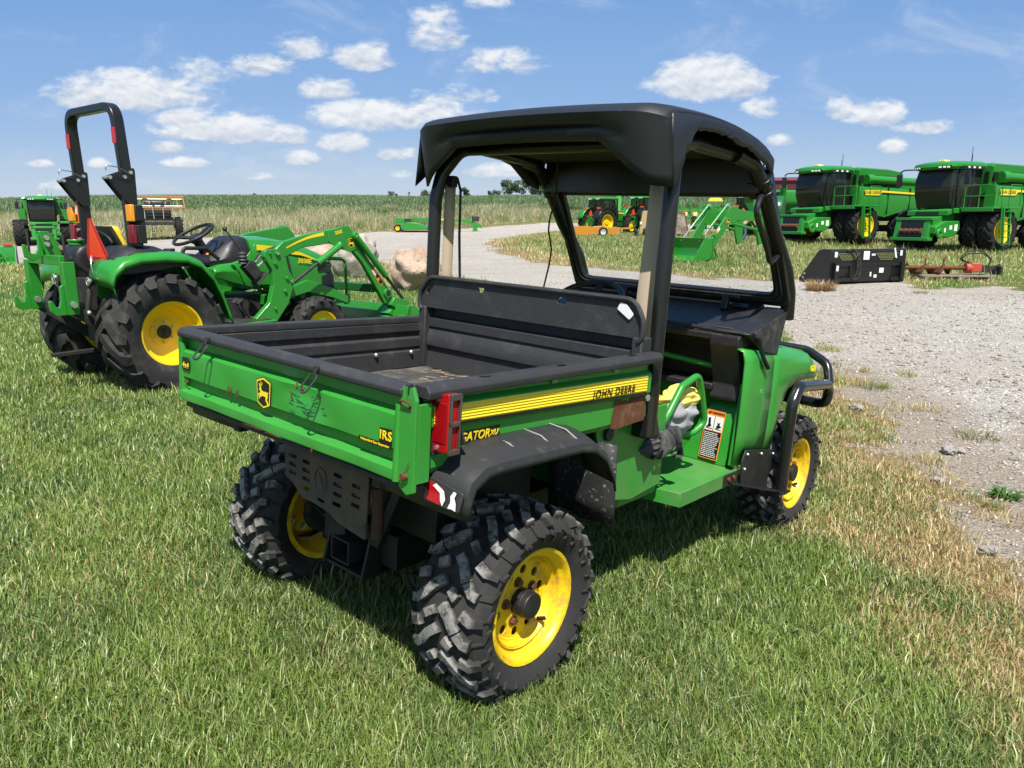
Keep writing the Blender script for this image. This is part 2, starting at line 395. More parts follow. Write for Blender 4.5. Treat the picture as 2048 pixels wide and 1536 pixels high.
def dryness(x, y):             # 0 green .. 1 straw
    d = -pdist(x, y); right = np.clip((x-.2)/1.2, 0, 1)*np.clip((9-y)/3, 0, 1)
    k = right*np.clip(1.05-d/1.05, 0, 1.0)
    far = np.clip((y-15)/5, 0, 1)*(.30+.75*np.clip(1-d/2.5, 0, 1))
    n = fbm(x, y, 1.9, 21)*.65+fbm(x, y, .7, 22)*.35
    return np.clip(np.maximum(k, far)+(n-.5)*2.4*np.where(np.maximum(k, far) > .04, 1, .25), 0, 1)

# ---------------------------------------------------------------- ground sheet (polar grid round the viewpoint)
def ground():
    ang = np.concatenate([np.linspace(-180, -62, 60)[:-1], np.linspace(-62, 62, 640)[:-1], np.linspace(62, 180, 60)])   # from +Y
    rr = np.concatenate([[0.0], np.geomspace(.7, 12, 260), np.geomspace(12, 70, 240)[1:], np.geomspace(70, 250, 120)[1:], np.geomspace(250, 2500, 24)[1:]])
    A, R = np.meshgrid(np.radians(ang), rr); X = R*np.sin(A); Y = R*np.cos(A)
    Z = ground_z(X, Y); G = gravelness(X, Y); D = dryness(X, Y)
    g01 = np.clip(G/np.clip(.25+R*.01, .2, .8)+.5, 0, 1)
    VG = np.clip(1.1-pdist(X, Y)/1.5, 0, 1)*np.clip((10-Y)/3, 0, 1)*np.clip(X-.5, 0, 1)
    nr, na = X.shape
    idx = np.arange(nr*na).reshape(nr, na)
    q = np.stack([idx[:-1, :-1], idx[:-1, 1:], idx[1:, 1:], idx[1:, :-1]], -1).reshape(-1, 4)[:, ::-1]
    gf = g01.ravel()[q].mean(1); co = np.stack([X, Y, Z], -1).reshape(-1, 3)
    yf = co[q][:, :, 1].mean(1); rf = R.ravel()[q].mean(1)
    sel = {'gravel_road': gf >= .5, 'lawn': (gf < .5) & ((yf < 68) | (rf < 68)), }
    sel['field'] = ~(sel['gravel_road'] | sel['lawn'])
    for name, m in sel.items():
        qq = q[m]; u, inv = np.unique(qq, return_inverse=True); inv = inv.reshape(-1, 4)
        me = bpy.data.meshes.new(name); me.vertices.add(len(u)); me.vertices.foreach_set('co', co[u].ravel())
        me.loops.add(len(inv)*4); me.loops.foreach_set('vertex_index', inv.ravel().astype(np.int32))
        me.polygons.add(len(inv)); me.polygons.foreach_set('loop_start', np.arange(len(inv), dtype=np.int32)*4)
        me.update(calc_edges=True); me.validate()
        me.polygons.foreach_set('use_smooth', [True]*len(me.polygons))
        a = me.attributes.new('gravel', 'FLOAT', 'POINT'); a.data.foreach_set('value', g01.ravel()[u].astype(np.float32))
        a = me.attributes.new('dry', 'FLOAT', 'POINT'); a.data.foreach_set('value', D.ravel()[u].astype(np.float32))
        a = me.attributes.new('verge', 'FLOAT', 'POINT'); a.data.foreach_set('value', VG.ravel()[u].astype(np.float32))
        me.materials.append(GROUNDM); o = bpy.data.objects.new(name, me); COL.objects.link(o)
        o['kind'] = 'structure'
def ground_material():
    m, t, b = new_mat('ground'); co = t.n.new('ShaderNodeNewGeometry').outputs['Position']
    ag = t.n.new('ShaderNodeAttribute'); ag.attribute_name = 'gravel'; ad = t.n.new('ShaderNodeAttribute'); ad.attribute_name = 'dry'
    g, d = ag.outputs['Fac'], ad.outputs['Fac']
    # soil and thatch under the grass
    n1 = t.noise(co, 3.5, 6, .6); n2 = t.noise(co, 40, 5, .65); n3 = t.noise(co, .12, 4, .6)
    green = t.mix(t.ramp(n2, .35, .7), (.040, .075, .016), (.085, .135, .034))
    green = t.mix(t.ramp(n3, .4, .65), green, t.mix(n2, (.085, .14, .03), (.14, .17, .055)))
    straw = t.mix(t.ramp(n2, .3, .7), (.10, .07, .035), (.30, .22, .1))
    soil = t.mix(t.math('ADD', d, t.math('MULTIPLY_ADD', n1, .6, -.3), clamp=True), green, straw)
    # crushed stone
    def vor(scale, feat='F1'):
        v = t.n.new('ShaderNodeTexVoronoi'); v.feature = feat; v.inputs['Scale'].default_value = scale; t.link(co, v.inputs['Vector']); return v
    v1, v2, v3 = vor(58), vor(125), vor(16)
    rgb = t.n.new('ShaderNodeSeparateColor'); t.link(v1.outputs['Color'], rgb.inputs[0])
    rgb2 = t.n.new('ShaderNodeSeparateColor'); t.link(v2.outputs['Color'], rgb2.inputs[0])
    st = t.mix(rgb.outputs[0], (.175, .16, .138), (.56, .52, .455)); st2 = t.mix(rgb2.outputs[1], (.17, .155, .135), (.48, .44, .385))
    stone = t.mix(.45, st, st2)
    stone = t.mix(t.ramp(rgb.outputs[2], .88, .9), stone, (.70, .66, .58))
    fines = t.mix(t.noise(co, 60, 5, .7), (.24, .212, .178), (.43, .388, .33))
    patch = t.ramp(t.noise(co, .55, 5, .62), .42, .62)
    gcol = t.mix(t.math('MULTIPLY', patch, .42), stone, fines)
    pink = t.ramp(t.noise(co, .3, 3), .48, .66); gcol = t.mix(t.math('MULTIPLY', pink, .35), gcol, t.mix(1, gcol, (.86, .74, .66), 'MULTIPLY'))
    mp = t.n.new('ShaderNodeMapping'); mp.inputs['Rotation'].default_value = (0, 0, rad(-20)); mp.inputs['Scale'].default_value = (.10, .55, .3); t.link(co, mp.inputs[0])
    damp = t.ramp(t.noise(mp.outputs[0], 1, 4, .55), .58, .68)
    gcol = t.mix(t.math('MULTIPLY', damp, .32), gcol, t.mix(1, gcol, (.42, .4, .38), 'MULTIPLY'))
    av = t.n.new('ShaderNodeAttribute'); av.attribute_name = 'verge'; vg = t.math('MULTIPLY', t.ramp(t.math('ADD', av.outputs['Fac'], t.math('MULTIPLY_ADD', t.noise(co, 2.6, 6, .7), 1.0, -.5)), .3, .75), .8)
    gcol = t.mix(vg, gcol, t.mix(t.ramp(n2, .35, .7), (.17, .135, .098), (.38, .315, .235)))
    brk = t.ramp(t.math('ADD', g, t.math('MULTIPLY_ADD', t.noise(co, 9, 5, .7), .9, -.45)), .42, .6)
    edge = t.mix(t.ramp(n2, .4, .65), straw, gcol)
    gcol = t.mix(t.ramp(g, .45, .95), edge, gcol)
    c = t.mix(brk, soil, gcol); t.link(c, b.inputs['Base Color'])
    b.inputs['Roughness'].default_value = .92; b.inputs['Specular IOR Level'].default_value = .2
    h1 = t.math('SUBTRACT', .5, v1.outputs['Distance']); h2 = t.math('SUBTRACT', .4, v2.outputs['Distance'])
    hs = t.math('MULTIPLY', t.math('ADD', t.math('MULTIPLY', h1, 1.0), t.math('MULTIPLY', h2, .45)), brk)
    h = t.math('ADD', hs, t.math('MULTIPLY', n2, .6))
    t.link(t.bump(h, .7, .024), b.inputs['Normal'])
    return m
GROUNDM = ground_material()

# ---------------------------------------------------------------- blades
def blade_mat(name, tl=.35):
    m, t, b = new_mat(name); t.n.remove(b); a = t.n.new('ShaderNodeAttribute'); a.attribute_name = 'tint'
    df = t.n.new('ShaderNodeBsdfDiffuse'); tr = t.n.new('ShaderNodeBsdfTranslucent'); gl = t.n.new('ShaderNodeBsdfGlossy'); gl.inputs['Roughness'].default_value = .42
    t.link(a.outputs['Color'], df.inputs[0]); t.link(a.outputs['Color'], tr.inputs[0]); gl.inputs[0].default_value = (.8, .85, .75, 1)
    m1 = t.n.new('ShaderNodeMixShader'); m1.inputs[0].default_value = tl; t.link(df.outputs[0], m1.inputs[1]); t.link(tr.outputs[0], m1.inputs[2])
    m2 = t.n.new('ShaderNodeMixShader'); m2.inputs[0].default_value = .045; t.link(m1.outputs[0], m2.inputs[1]); t.link(gl.outputs[0], m2.inputs[2])
    t.link(m2.outputs[0], t.n['Material Output'].inputs[0]); return m
GRASSM = blade_mat('grass blade')
def blades(name, x, y, z, h, w, lean, col, mat=GRASSM, curl=.5, az=None, tip=0.0):
    n = len(x); a = RNG.uniform(0, 2*np.pi, n) if az is None else az; f = a + np.pi/2 + RNG.normal(0, .5, n)
    dx, dy = np.cos(a), np.sin(a); sx, sy = np.cos(f)*w/2, np.sin(f)*w/2
    l1 = lean*h*.35; l2 = lean*h*(.75+curl*.5); z1 = z + h*.55*np.sqrt(np.maximum(.1, 1-(lean*.5)**2)); z2 = z + h*np.sqrt(np.maximum(.08, 1-np.minimum(.95, lean*.9)**2))
    V = np.empty((n, 5, 3)); zb = z-.006
    V[:, 0] = np.stack([x-sx, y-sy, zb], 1); V[:, 1] = np.stack([x+sx, y+sy, zb], 1)
    V[:, 2] = np.stack([x+dx*l1+sx*.85, y+dy*l1+sy*.85, z1], 1); V[:, 3] = np.stack([x+dx*l1-sx*.85, y+dy*l1-sy*.85, z1], 1)
    V[:, 4] = np.stack([x+dx*l2+sx*tip, y+dy*l2+sy*tip, z2], 1)
    b = np.arange(n)[:, None]*5; L = np.concatenate([b+[0, 1, 2, 3], b+[3, 2, 4]], 1).ravel().astype(np.int32)
    st = (np.arange(n)[:, None]*7+[0, 4]).ravel().astype(np.int32)
    me = bpy.data.meshes.new(name); me.vertices.add(n*5); me.vertices.foreach_set('co', V.ravel())
    me.loops.add(n*7); me.loops.foreach_set('vertex_index', L); me.polygons.add(n*2); me.polygons.foreach_set('loop_start', st)
    me.update(calc_edges=True)
    c = np.concatenate([np.repeat(col, 5, 0), np.ones((n*5, 1))], 1).astype(np.float32)
    at = me.attributes.new('tint', 'FLOAT_COLOR', 'POINT'); at.data.foreach_set('color', c.ravel())
    me.materials.append(mat); o = bpy.data.objects.new(name, me); COL.objects.link(o)
    return o
def polar(n, r0, r1, p, half):      # radial density ~ r^-p per area
    u = RNG.uniform(0, 1, n); k = 2-p
    r = (r0**k+u*(r1**k-r0**k))**(1/k) if abs(k) > 1e-6 else r0*(r1/r0)**u
    a = RNG.uniform(-half, half, n); return r*np.sin(a), r*np.cos(a), r
def grass_colors(n, x, y, dry, bright=1.0):
    c1 = np.array([.125, .205, .036]); c2 = np.array([.310, .405, .092]); c3 = np.array([.062, .125, .040])
    s1 = np.array([.54, .41, .19]); s2 = np.array([.38, .255, .105]); s3 = np.array([.62, .52, .30])
    u = np.clip(fbm(x, y, .9, 5)*.9-.2+RNG.normal(0, .28, n)+.1, 0, 1)[:, None]; v = (fbm(x, y, 2.2, 31) > .56)[:, None]*RNG.uniform(0, .7, (n, 1))
    g = c1*(1-u)+c2*u; g = g*(1-v)+c3*v
    r = RNG.uniform(0, 1, (n, 1)); s = s1*(1-r)+np.where(RNG.uniform(0, 1, (n, 1)) < .5, s2, s3)*r
    isd = (RNG.uniform(0, 1, n) < np.clip(dry*.95+.022, 0, .93))[:, None]
    c = np.where(isd, s, g*(1+.25*dry[:, None]))
    pale = (RNG.uniform(0, 1, n) < .13)[:, None]; c = np.where(pale & ~isd, np.array([.42, .46, .2]), c)
    return c*RNG.uniform(.72, 1.25, (n, 1))*bright
def lawn_grass():
    parts = []
    for n, r0, r1, p, wf, hf in ((430000, 1.15, 6.5, 1.35, 1, 1), (210000, 6.5, 14, 1.1, 1.8, 1.05), (150000, 14, 30, 1.0, 2.8, 1.25), (190000, 28, 72, .8, 4.5, 1.7), (110000, .35, 9, .9, 2.2, 1.15), (60000, 9, 30, .9, 4.5, 1.3)):
        x, y, r = polar(n, r0, r1, p, rad(44) if r0 > 5 else rad(50))
        if wf in (2.2, 4.5) and r0 < 20:      # the rest of the lawn, beyond both sides of the view
            a_ = np.arctan2(x, y)/(rad(44) if r0 > 5 else rad(50))*rad(125); a_ = np.sign(a_)*(rad(40)+np.abs(a_)*.75); x, y = r*np.sin(a_), r*np.cos(a_)
        G = gravelness(x, y); D = dryness(x, y)
        sparse = np.clip(.5-G/np.clip(.35+r*.012, .3, .8), 0, 1); clump = fbm(x, y, 2.6, 77)
        keep = RNG.uniform(0, 1, n) < np.where(sparse >= .95, 1, sparse**1.3*np.where(clump > .5, 1.5, .35))
        keep &= RNG.uniform(0, 1, n) < 1-.35*D
        keep &= (pdist(x, y) < .9)
        x, y, r, D = x[keep], y[keep], r[keep], D[keep]; n = len(x)
        long = fbm(x, y, 1.1, 44); h = (.03+.036*RNG.uniform(0, 1, n)+.035*np.clip(long-.45, 0, .4)*2)*hf*(1-.25*D)
        h *= np.where(RNG.uniform(0, 1, n) < .035, 1.8, 1)
        if r0 > 25: h *= 1+1.6*np.clip(fbm(x, y, .25, 12)-.35, 0, 1)
        if r0 > 13: h *= np.where((y > 17), 1.6, 1)
        w = (.0026+.0022*RNG.uniform(0, 1, n))*wf*np.sqrt(np.maximum(r/max(r0, 2.2), .7))
        parts.append((x, y, ground_z(x, y), h, w, np.abs(RNG.normal(.55, .28, n)), grass_colors(n, x, y, D, 1.0 if r0 < 12 else 1.12)))
    # straw and green clumps breaking up the gravel edge
    for kx in range(130):
        cx, cy = RNG.uniform(1.2, 4.2), RNG.uniform(2.2, 9.5); d = float(pdist(np.array([cx]), np.array([cy]))[0])
        if d < -1.3 or d > .9 or RNG.uniform() < max(0, d)*.8: continue
        n = int(RNG.integers(40, 130)); rr = RNG.uniform(.05, .17)*np.sqrt(RNG.uniform(0, 1, n)); aa = RNG.uniform(0, 6.28, n); x, y = cx+rr*np.cos(aa), cy+rr*np.sin(aa); gr = RNG.uniform() < .42
        parts.append((x, y, ground_z(x, y), RNG.uniform(.035, .105, n)*(1 if not gr else .85), RNG.uniform(.003, .006, n), np.abs(RNG.normal(.7, .3, n)), grass_colors(n, x, y, np.full(n, .25 if gr else 1.0))))
    # taller unmown stems where the harvesters stand
    n = 9000; x = RNG.uniform(6, 40, n); y = RNG.uniform(17, 48, n); k = (fbm(x, y, .5, 91) > .54) & (pdist(x, y) < -1); x, y = x[k], y[k]; n = len(x)
    parts.append((x, y, ground_z(x, y), RNG.uniform(.16, .5, n), RNG.uniform(.012, .024, n), np.abs(RNG.normal(.35, .2, n)), grass_colors(n, x, y, np.full(n, .62))))
    P = [np.concatenate([q[i] for q in parts]) for i in range(7)]
    tag(blades('lawn_grass', *P), 'mown green lawn grass turning to straw beside the gravel', 'grass', kind='stuff')
lawn_grass()
def tall_grass():
    n = 190000; x = RNG.uniform(-78, 26, n); u = RNG.uniform(0, 1, n); y0 = np.interp(x, [-78, -36, -24, -10, 0, 6, 26], [60, 66.5, 69, 86, 96, 101, 108]); y = y0 + u**1.15*np.interp(x, [-80, -20, 0, 26], [48, 44, 24, 8])
    t = fbm(x, y, .16, 3)*.6+fbm(x*1.8, y*.35, .7, 8)*.6; d = np.clip((t-.42)*2.6+.18*RNG.normal(0, 1, n), 0, 1)
    edge = np.clip((y-y0)/4, .15, 1)*np.interp(x, [-80, 2, 12, 26], [1, 1, .35, .2])
    d *= np.interp(x, [-80, 3, 10, 26], [1, 1, .3, .15])
    h = RNG.uniform(.4, .95, n)*edge*(1+.8*d); w = RNG.uniform(.03, .075, n)*(1-.35*d)
    g = np.array([.21, .265, .09]); g2 = np.array([.29, .34, .13]); s = np.array([.70, .60, .40]); s2 = np.array([.52, .44, .25])
    r = RNG.uniform(0, 1, (n, 1)); c = np.where((RNG.uniform(0, 1, n) < d*.85)[:, None], s*r+s2*(1-r), g*r+g2*(1-r))*RNG.uniform(.75, 1.2, (n, 1))
    tag(blades('tall_grass', x, y, ground_z(x, y), h, w, np.abs(RNG.normal(.25, .18, n)), c), 'tall unmown grass with straw seed heads below the corn field', 'tall grass', kind='stuff')
tall_grass()
def corn():
    n = 0; rows = []
    ys = 108 + np.arange(0, 100)*.76
    X, Y = [], []
    for i, yy in enumerate(ys):
        k = int(620 if i < 40 else 420); x = RNG.uniform(-100, 95, k); X.append(x); Y.append(np.full(k, yy)+RNG.normal(0, .1, k)+np.interp(x, [-100, -20, 0, 20, 95], [0, 0, 4, 14, 16]))
    x = np.concatenate(X); y = np.concatenate(Y); keep = y < 185; x, y = x[keep], y[keep]; n = len(x)
    H = .8+.75*fbm(x, y, .05, 6)
    px, py, ph, pw, pl = [], [], [], [], []
    for k in range(5):
        px.append(x+RNG.normal(0, .12, n)); py.append(y+RNG.normal(0, .12, n)); ph.append(H*RNG.uniform(.75, 1.1, n)); pw.append(RNG.uniform(.08, .16, n)); pl.append(np.abs(RNG.normal(.5, .25, n)))
    x, y, h, w, l = [np.concatenate(q) for q in (px, py, ph, pw, pl)]; n = len(x)
    r = RNG.uniform(0, 1, (n, 1)); c = (np.array([.14, .22, .09])*r+np.array([.21, .295, .135])*(1-r))*RNG.uniform(.8, 1.2, (n, 1))
    tag(blades('corn_field', x, y, ground_z(x, y), h, w, l, c), 'young green corn field covering the hill along the horizon', 'corn field', kind='stuff')
corn()

# ---------------------------------------------------------------- gravel stones
def stones():
    n = 60000; x, y, r = polar(n, 2.4, 18, 1.2, rad(46)); G = gravelness(x, y); k = RNG.uniform(0, 1, n) < np.clip(G/.5+.35, 0, 1); k &= fbm(x, y, 1.2, 15)+.25*RNG.normal(0, 1, n) > .30
    x, y, r = x[k], y[k], r[k]; n = len(x)
    base = np.array([(1, 0, 0), (-1, 0, 0), (0, 1, 0), (0, -1, 0), (0, 0, 1), (0, 0, -1)], float)
    F = np.array([(0, 2, 4), (2, 1, 4), (1, 3, 4), (3, 0, 4), (2, 0, 5), (1, 2, 5), (3, 1, 5), (0, 3, 5)])
    s = np.minimum(RNG.gamma(2.0, .0036, n)+.003, .022); s *= np.clip(r/6, 1, 1.5)
    a = RNG.uniform(0, 6.28, n); V = base[None]*(RNG.uniform(.55, 1.25, (n, 6, 1)))+RNG.normal(0, .16, (n, 6, 3)); V[:, :, 2] *= .62
    ca, sa = np.cos(a)[:, None], np.sin(a)[:, None]; V = np.stack([V[:, :, 0]*ca-V[:, :, 1]*sa, V[:, :, 0]*sa+V[:, :, 1]*ca, V[:, :, 2]], -1)*s[:, None, None]
    V[:, :, 0] += x[:, None]; V[:, :, 1] += y[:, None]; V[:, :, 2] += (ground_z(x, y)+s*.12)[:, None]
    me = bpy.data.meshes.new('gravel_stones'); me.vertices.add(n*6); me.vertices.foreach_set('co', V.ravel()); L = (np.arange(n)[:, None, None]*6+F).ravel().astype(np.int32)
    me.loops.add(len(L)); me.loops.foreach_set('vertex_index', L); me.polygons.add(n*8); me.polygons.foreach_set('loop_start', np.arange(n*8, dtype=np.int32)*3); me.update(calc_edges=True)
    c = RNG.uniform(0, 1, (n, 1)); c = np.array([.15, .132, .112])*(1-c)+np.array([.48, .44, .375])*c; c = np.concatenate([np.repeat(c, 6, 0), np.ones((n*6, 1))], 1).astype(np.float32)
    at = me.attributes.new('tint', 'FLOAT_COLOR', 'POINT'); at.data.foreach_set('color', c.ravel())
    m, t, b = new_mat('loose stone'); q = t.n.new('ShaderNodeAttribute'); q.attribute_name = 'tint'; t.link(q.outputs['Color'], b.inputs['Base Color']); b.inputs['Roughness'].default_value = .9
    me.materials.append(m); o = bpy.data.objects.new('gravel_stones', me); COL.objects.link(o)
    tag(o, 'loose grey crushed stone scattered over the gravel drive', 'gravel', kind='stuff')
stones()
ground()

# ---------------------------------------------------------------- sky
SUN_EL, SUN_AZ = 60., 174.     # elevation, compass azimuth of the sun (clockwise from +Y)
CLOUDS = [(-0.4805, 0.1515, 0.1086, 0.036, 1.15), (-0.5273, 0.1574, 0.0507, 0.0263, 0.92), (-0.3669, 0.1092, 0.1014, 0.024, 1.26), (-0.4166, 0.1244, 0.0435, 0.0188, 1.03), (-0.1842, 0.1959, 0.042, 0.0255, 1.15), (-0.3133, 0.1871, 0.0398, 0.0195, 0.86), (-0.0959, 0.2249, 0.0362, 0.0375, 0.63), (-0.265, 0.2075, 0.0326, 0.021, 0.57), (-0.0151, 0.19, 0.0543, 0.021, 0.69), (-0.2301, 0.1574, 0.0377, 0.0195, 0.92), (-0.1809, 0.1244, 0.0941, 0.027, 1.15), (-0.2142, 0.094, 0.0362, 0.018, 1.09), (-0.098, 0.1274, 0.0579, 0.03, 0.57), (-0.2698, 0.0755, 0.0275, 0.0128, 1.09), (-0.4184, 0.0705, 0.0326, 0.009, 0.92), (-0.4391, 0.0897, 0.029, 0.0105, 0.8), (-0.3262, 0.0537, 0.0217, 0.0075, 0.69), (-0.6056, 0.0693, 0.0203, 0.0083, 0.92), (-0.5327, 0.0693, 0.0159, 0.009, 0.92), (-0.5802, 0.0412, 0.0326, 0.0105, 0.8), (-0.1441, 0.0817, 0.029, 0.012, 0.69), (-0.0155, 0.06, 0.0435, 0.0135, 0.86), (-0.1449, 0.0568, 0.0181, 0.0075, 0.69), (0.2467, 0.1664, 0.0811, 0.0391, 1.44), (0.4621, 0.1274, 0.042, 0.0225, 1.09), (0.417, 0.1335, 0.0217, 0.021, 0.8), (0.5274, 0.1135, 0.0398, 0.012, 0.86), (0.4917, 0.0897, 0.0203, 0.0135, 0.92), (0.3434, 0.0982, 0.0203, 0.0105, 0.8), (0.3183, 0.1353, 0.0253, 0.0165, 0.57), (-0.3926, 0.1782, 0.0435, 0.0225, 0.46), (-0.0272, 0.2605, 0.029, 0.0135, 0.69), (-0.297, 0.1031, 0.0435, 0.0165, 0.8), (-0.0595, 0.1515, 0.0362, 0.015, 0.52)]
def world():
    w = bpy.data.worlds.new('World'); SC.world = w; w.use_nodes = True; t = NT(w.node_tree); bg = t.n['Background']
    sky = t.n.new('ShaderNodeTexSky'); sky.sky_type = 'NISHITA'; sky.sun_disc = False; sky.sun_elevation = rad(SUN_EL); sky.sun_rotation = rad(SUN_AZ)
    sky.altitude = 300; sky.air_density = 1.0; sky.dust_density = .6; sky.ozone_density = 1.6
    D = t.n.new('ShaderNodeTexCoord').outputs['Generated']; sp = t.n.new('ShaderNodeSeparateXYZ'); t.link(D, sp.inputs[0])
    x, y, z = sp.outputs; ys = t.math('MAXIMUM', y, .05); u = t.math('DIVIDE', x, ys); v = t.math('DIVIDE', z, ys)
    cb = t.n.new('ShaderNodeCombineXYZ'); t.link(u, cb.inputs[0]); t.link(t.math('MULTIPLY', v, 1.9), cb.inputs[1]); P = cb.outputs[0]
    best = None
    for cu, cv, a, h, s in CLOUDS:
        du = t.math('MULTIPLY', t.math('SUBTRACT', u, cu), 1/a); dv0 = t.math('SUBTRACT', v, cv)
        dv = t.math('MAXIMUM', t.math('MULTIPLY', dv0, 1/h), t.math('MULTIPLY', dv0, -1.9/h))
        d = t.math('SUBTRACT', s, t.math('MULTIPLY', t.math('MULTIPLY_ADD', du, du, t.math('MULTIPLY', dv, dv)), s))
        up = t.math('MULTIPLY', dv0, 1/h)
        if best is None: best, bup = d, up
        else:
            gt = t.math('GREATER_THAN', d, best); bup = t.math('ADD', t.math('MULTIPLY', gt, up), t.math('MULTIPLY', t.math('SUBTRACT', 1, gt), bup)); best = t.math('MAXIMUM', best, d)
    best = t.math('MAXIMUM', best, -1.2)
    n = t.noise(P, 24, 9, .6, .3); n2 = t.noise(P, 70, 6, .6, .2)
    nn = t.math('ADD', t.math('MULTIPLY_ADD', n, 2.4, -1.2), t.math('MULTIPLY_ADD', n2, .9, -.45))
    dens = t.math('ADD', best, nn); f = t.ramp(dens, -.22, .86); wv = t.ramp(t.noise(P, 5.5, 7, .62, .6), .50, .78); f = t.math('MAXIMUM', f, t.math('MULTIPLY', wv, .42))
    front = t.math('GREATER_THAN', y, .05); low = t.ramp(v, -.02, .06); f = t.math('MULTIPLY', t.math('MULTIPLY', f, low), front)
    # shading: thin or low parts greyer
    mp = t.n.new('ShaderNodeMapping'); mp.inputs['Location'].default_value = (.003, -.012, 0); t.link(P, mp.inputs[0])
    n3 = t.noise(mp.outputs[0], 24, 9, .6, .3); lit = t.math('MULTIPLY_ADD', t.math('SUBTRACT', n, n3), 2.2, t.math('MULTIPLY_ADD', bup, .55, .58), clamp=True)
    cc = t.mix(lit, (3.7, 4.2, 5.0), (6.7, 6.8, 6.9))
    g1 = t.mix(t.ramp(v, .0, .16), (3.7, 4.45, 5.5), (1.85, 3.15, 5.5)); g1 = t.mix(t.ramp(v, .12, .42), g1, (.80, 2.2, 4.9)); skc = t.mix(t.math('MULTIPLY', front, .85), sky.outputs[0], g1)
    col = t.mix(t.math('MULTIPLY', f, .92), skc, cc); t.link(col, bg.inputs[0]); bg.inputs[1].default_value = .075
world()
su = bpy.data.lights.new('Sun', 'SUN'); su.energy = 4.2; su.angle = rad(.55); su.color = (1, .95, .87)
so = bpy.data.objects.new('Sun', su); COL.objects.link(so)
a, e = rad(SUN_AZ), rad(SUN_EL); so.rotation_euler = Vector((math.sin(a)*math.cos(e), math.cos(a)*math.cos(e), math.sin(e))).to_track_quat('Z', 'Y').to_euler()
SC.view_settings.view_transform = 'Standard'; SC.view_settings.look = 'None'; SC.view_settings.exposure = .9; SC.view_settings.gamma = 1
SC.cycles.use_denoising = True; SC.cycles.max_bounces = 8; SC.cycles.transparent_max_bounces = 16; SC.cycles.caustics_reflective = False; SC.cycles.caustics_refractive = False
SC.render.film_transparent = False; SC.cycles.sample_clamp_indirect = 6
cd = bpy.data.cameras.new('Camera'); cam = bpy.data.objects.new('Camera', cd); COL.objects.link(cam); SC.camera = cam
cd.sensor_width = 36; cd.lens = 36*1491.35/2048; cd.clip_start = .05; cd.clip_end = 6000
cam.location = (0, 0, 1.42); cam.rotation_euler = (math.pi/2+-0.216488, 0, 0)

# ---------------------------------------------------------------- shared vehicle parts
def holed(mb, outer, holes, P, t):
    """flat plate with holes; P maps (u,v,w) to a point; thickness t along w"""
    bm = bmesh.new()
    loops = [outer]+holes
    for lp in loops:
        vs = [bm.verts.new((a, b, 0)) for a, b in lp]
        for i in range(len(vs)): bm.edges.new((vs[i], vs[(i+1) % len(vs)]))
    bmesh.ops.triangle_fill(bm, use_beauty=True, edges=bm.edges[:])
    bm.verts.index_update(); V = [v.co.copy() for v in bm.verts]; F = [[v.index for v in f.verts] for f in bm.faces]; bm.free()
    n = len(V); vs = [P(v.x, v.y, 0) for v in V]+[P(v.x, v.y, t) for v in V]
    fs = [tuple(f) for f in F]+[tuple(i+n for i in f[::-1]) for f in F]; k = 0
    for lp in loops:
        m = len(lp); fs += [(k+i, k+(i+1) % m, n+k+(i+1) % m, n+k+i) for i in range(m)]; k += m
    return mb.add(vs, fs)
def circ(cx, cy, r, n=16): return [(cx+r*math.cos(2*math.pi*i/n), cy+r*math.sin(2*math.pi*i/n)) for i in range(n)]
class Tyre:
    def __init__(s, prof):    # half-open profile (x, r) from inner bead to outer bead
        s.p = [Vector((a, b)) for a, b in prof]; s.cum = [0]
        for i in range(1, len(s.p)): s.cum.append(s.cum[-1]+(s.p[i]-s.p[i-1]).length)
        s.mid = s.cum[-1]/2
    def at(s, l):             # l: metres from the crown centre along the profile
        l = min(max(l+s.mid, 1e-4), s.cum[-1]-1e-4)
        for i in range(1, len(s.p)):
            if l <= s.cum[i]:
                a, b = s.p[i-1], s.p[i]; t = (l-s.cum[i-1])/(s.cum[i]-s.cum[i-1]); d = (b-a).normalized(); return a+(b-a)*t, Vector((-d.y, d.x))
    def P(s, th, l, h):
        p, n = s.at(l); q = p+n*h; return Vector((q.x, q.y*math.cos(th), q.y*math.sin(th)))
    def lug(s, mb, path, w, h, R, taper=.8, sink=.004):   # path: (u metres round the crown, l)
        n = len(path); rows = []
        for i, (u, l) in enumerate(path):
            a = path[max(i-1, 0)]; b = path[min(i+1, n-1)]; d = Vector((b[0]-a[0], b[1]-a[1])).normalized(); q = Vector((-d.y, d.x))
            ww = w if not isinstance(w, (list, tuple)) else w[i]
            e = Vector((0, 0))
            rows.append([s.P((u+q.x*k*ww/2*m)/R, l+q.y*k*ww/2*m, hh) for k, m, hh in ((-1, 1, -sink), (-1, taper, h), (1, taper, h), (1, 1, -sink))])
        mb.loft(rows)
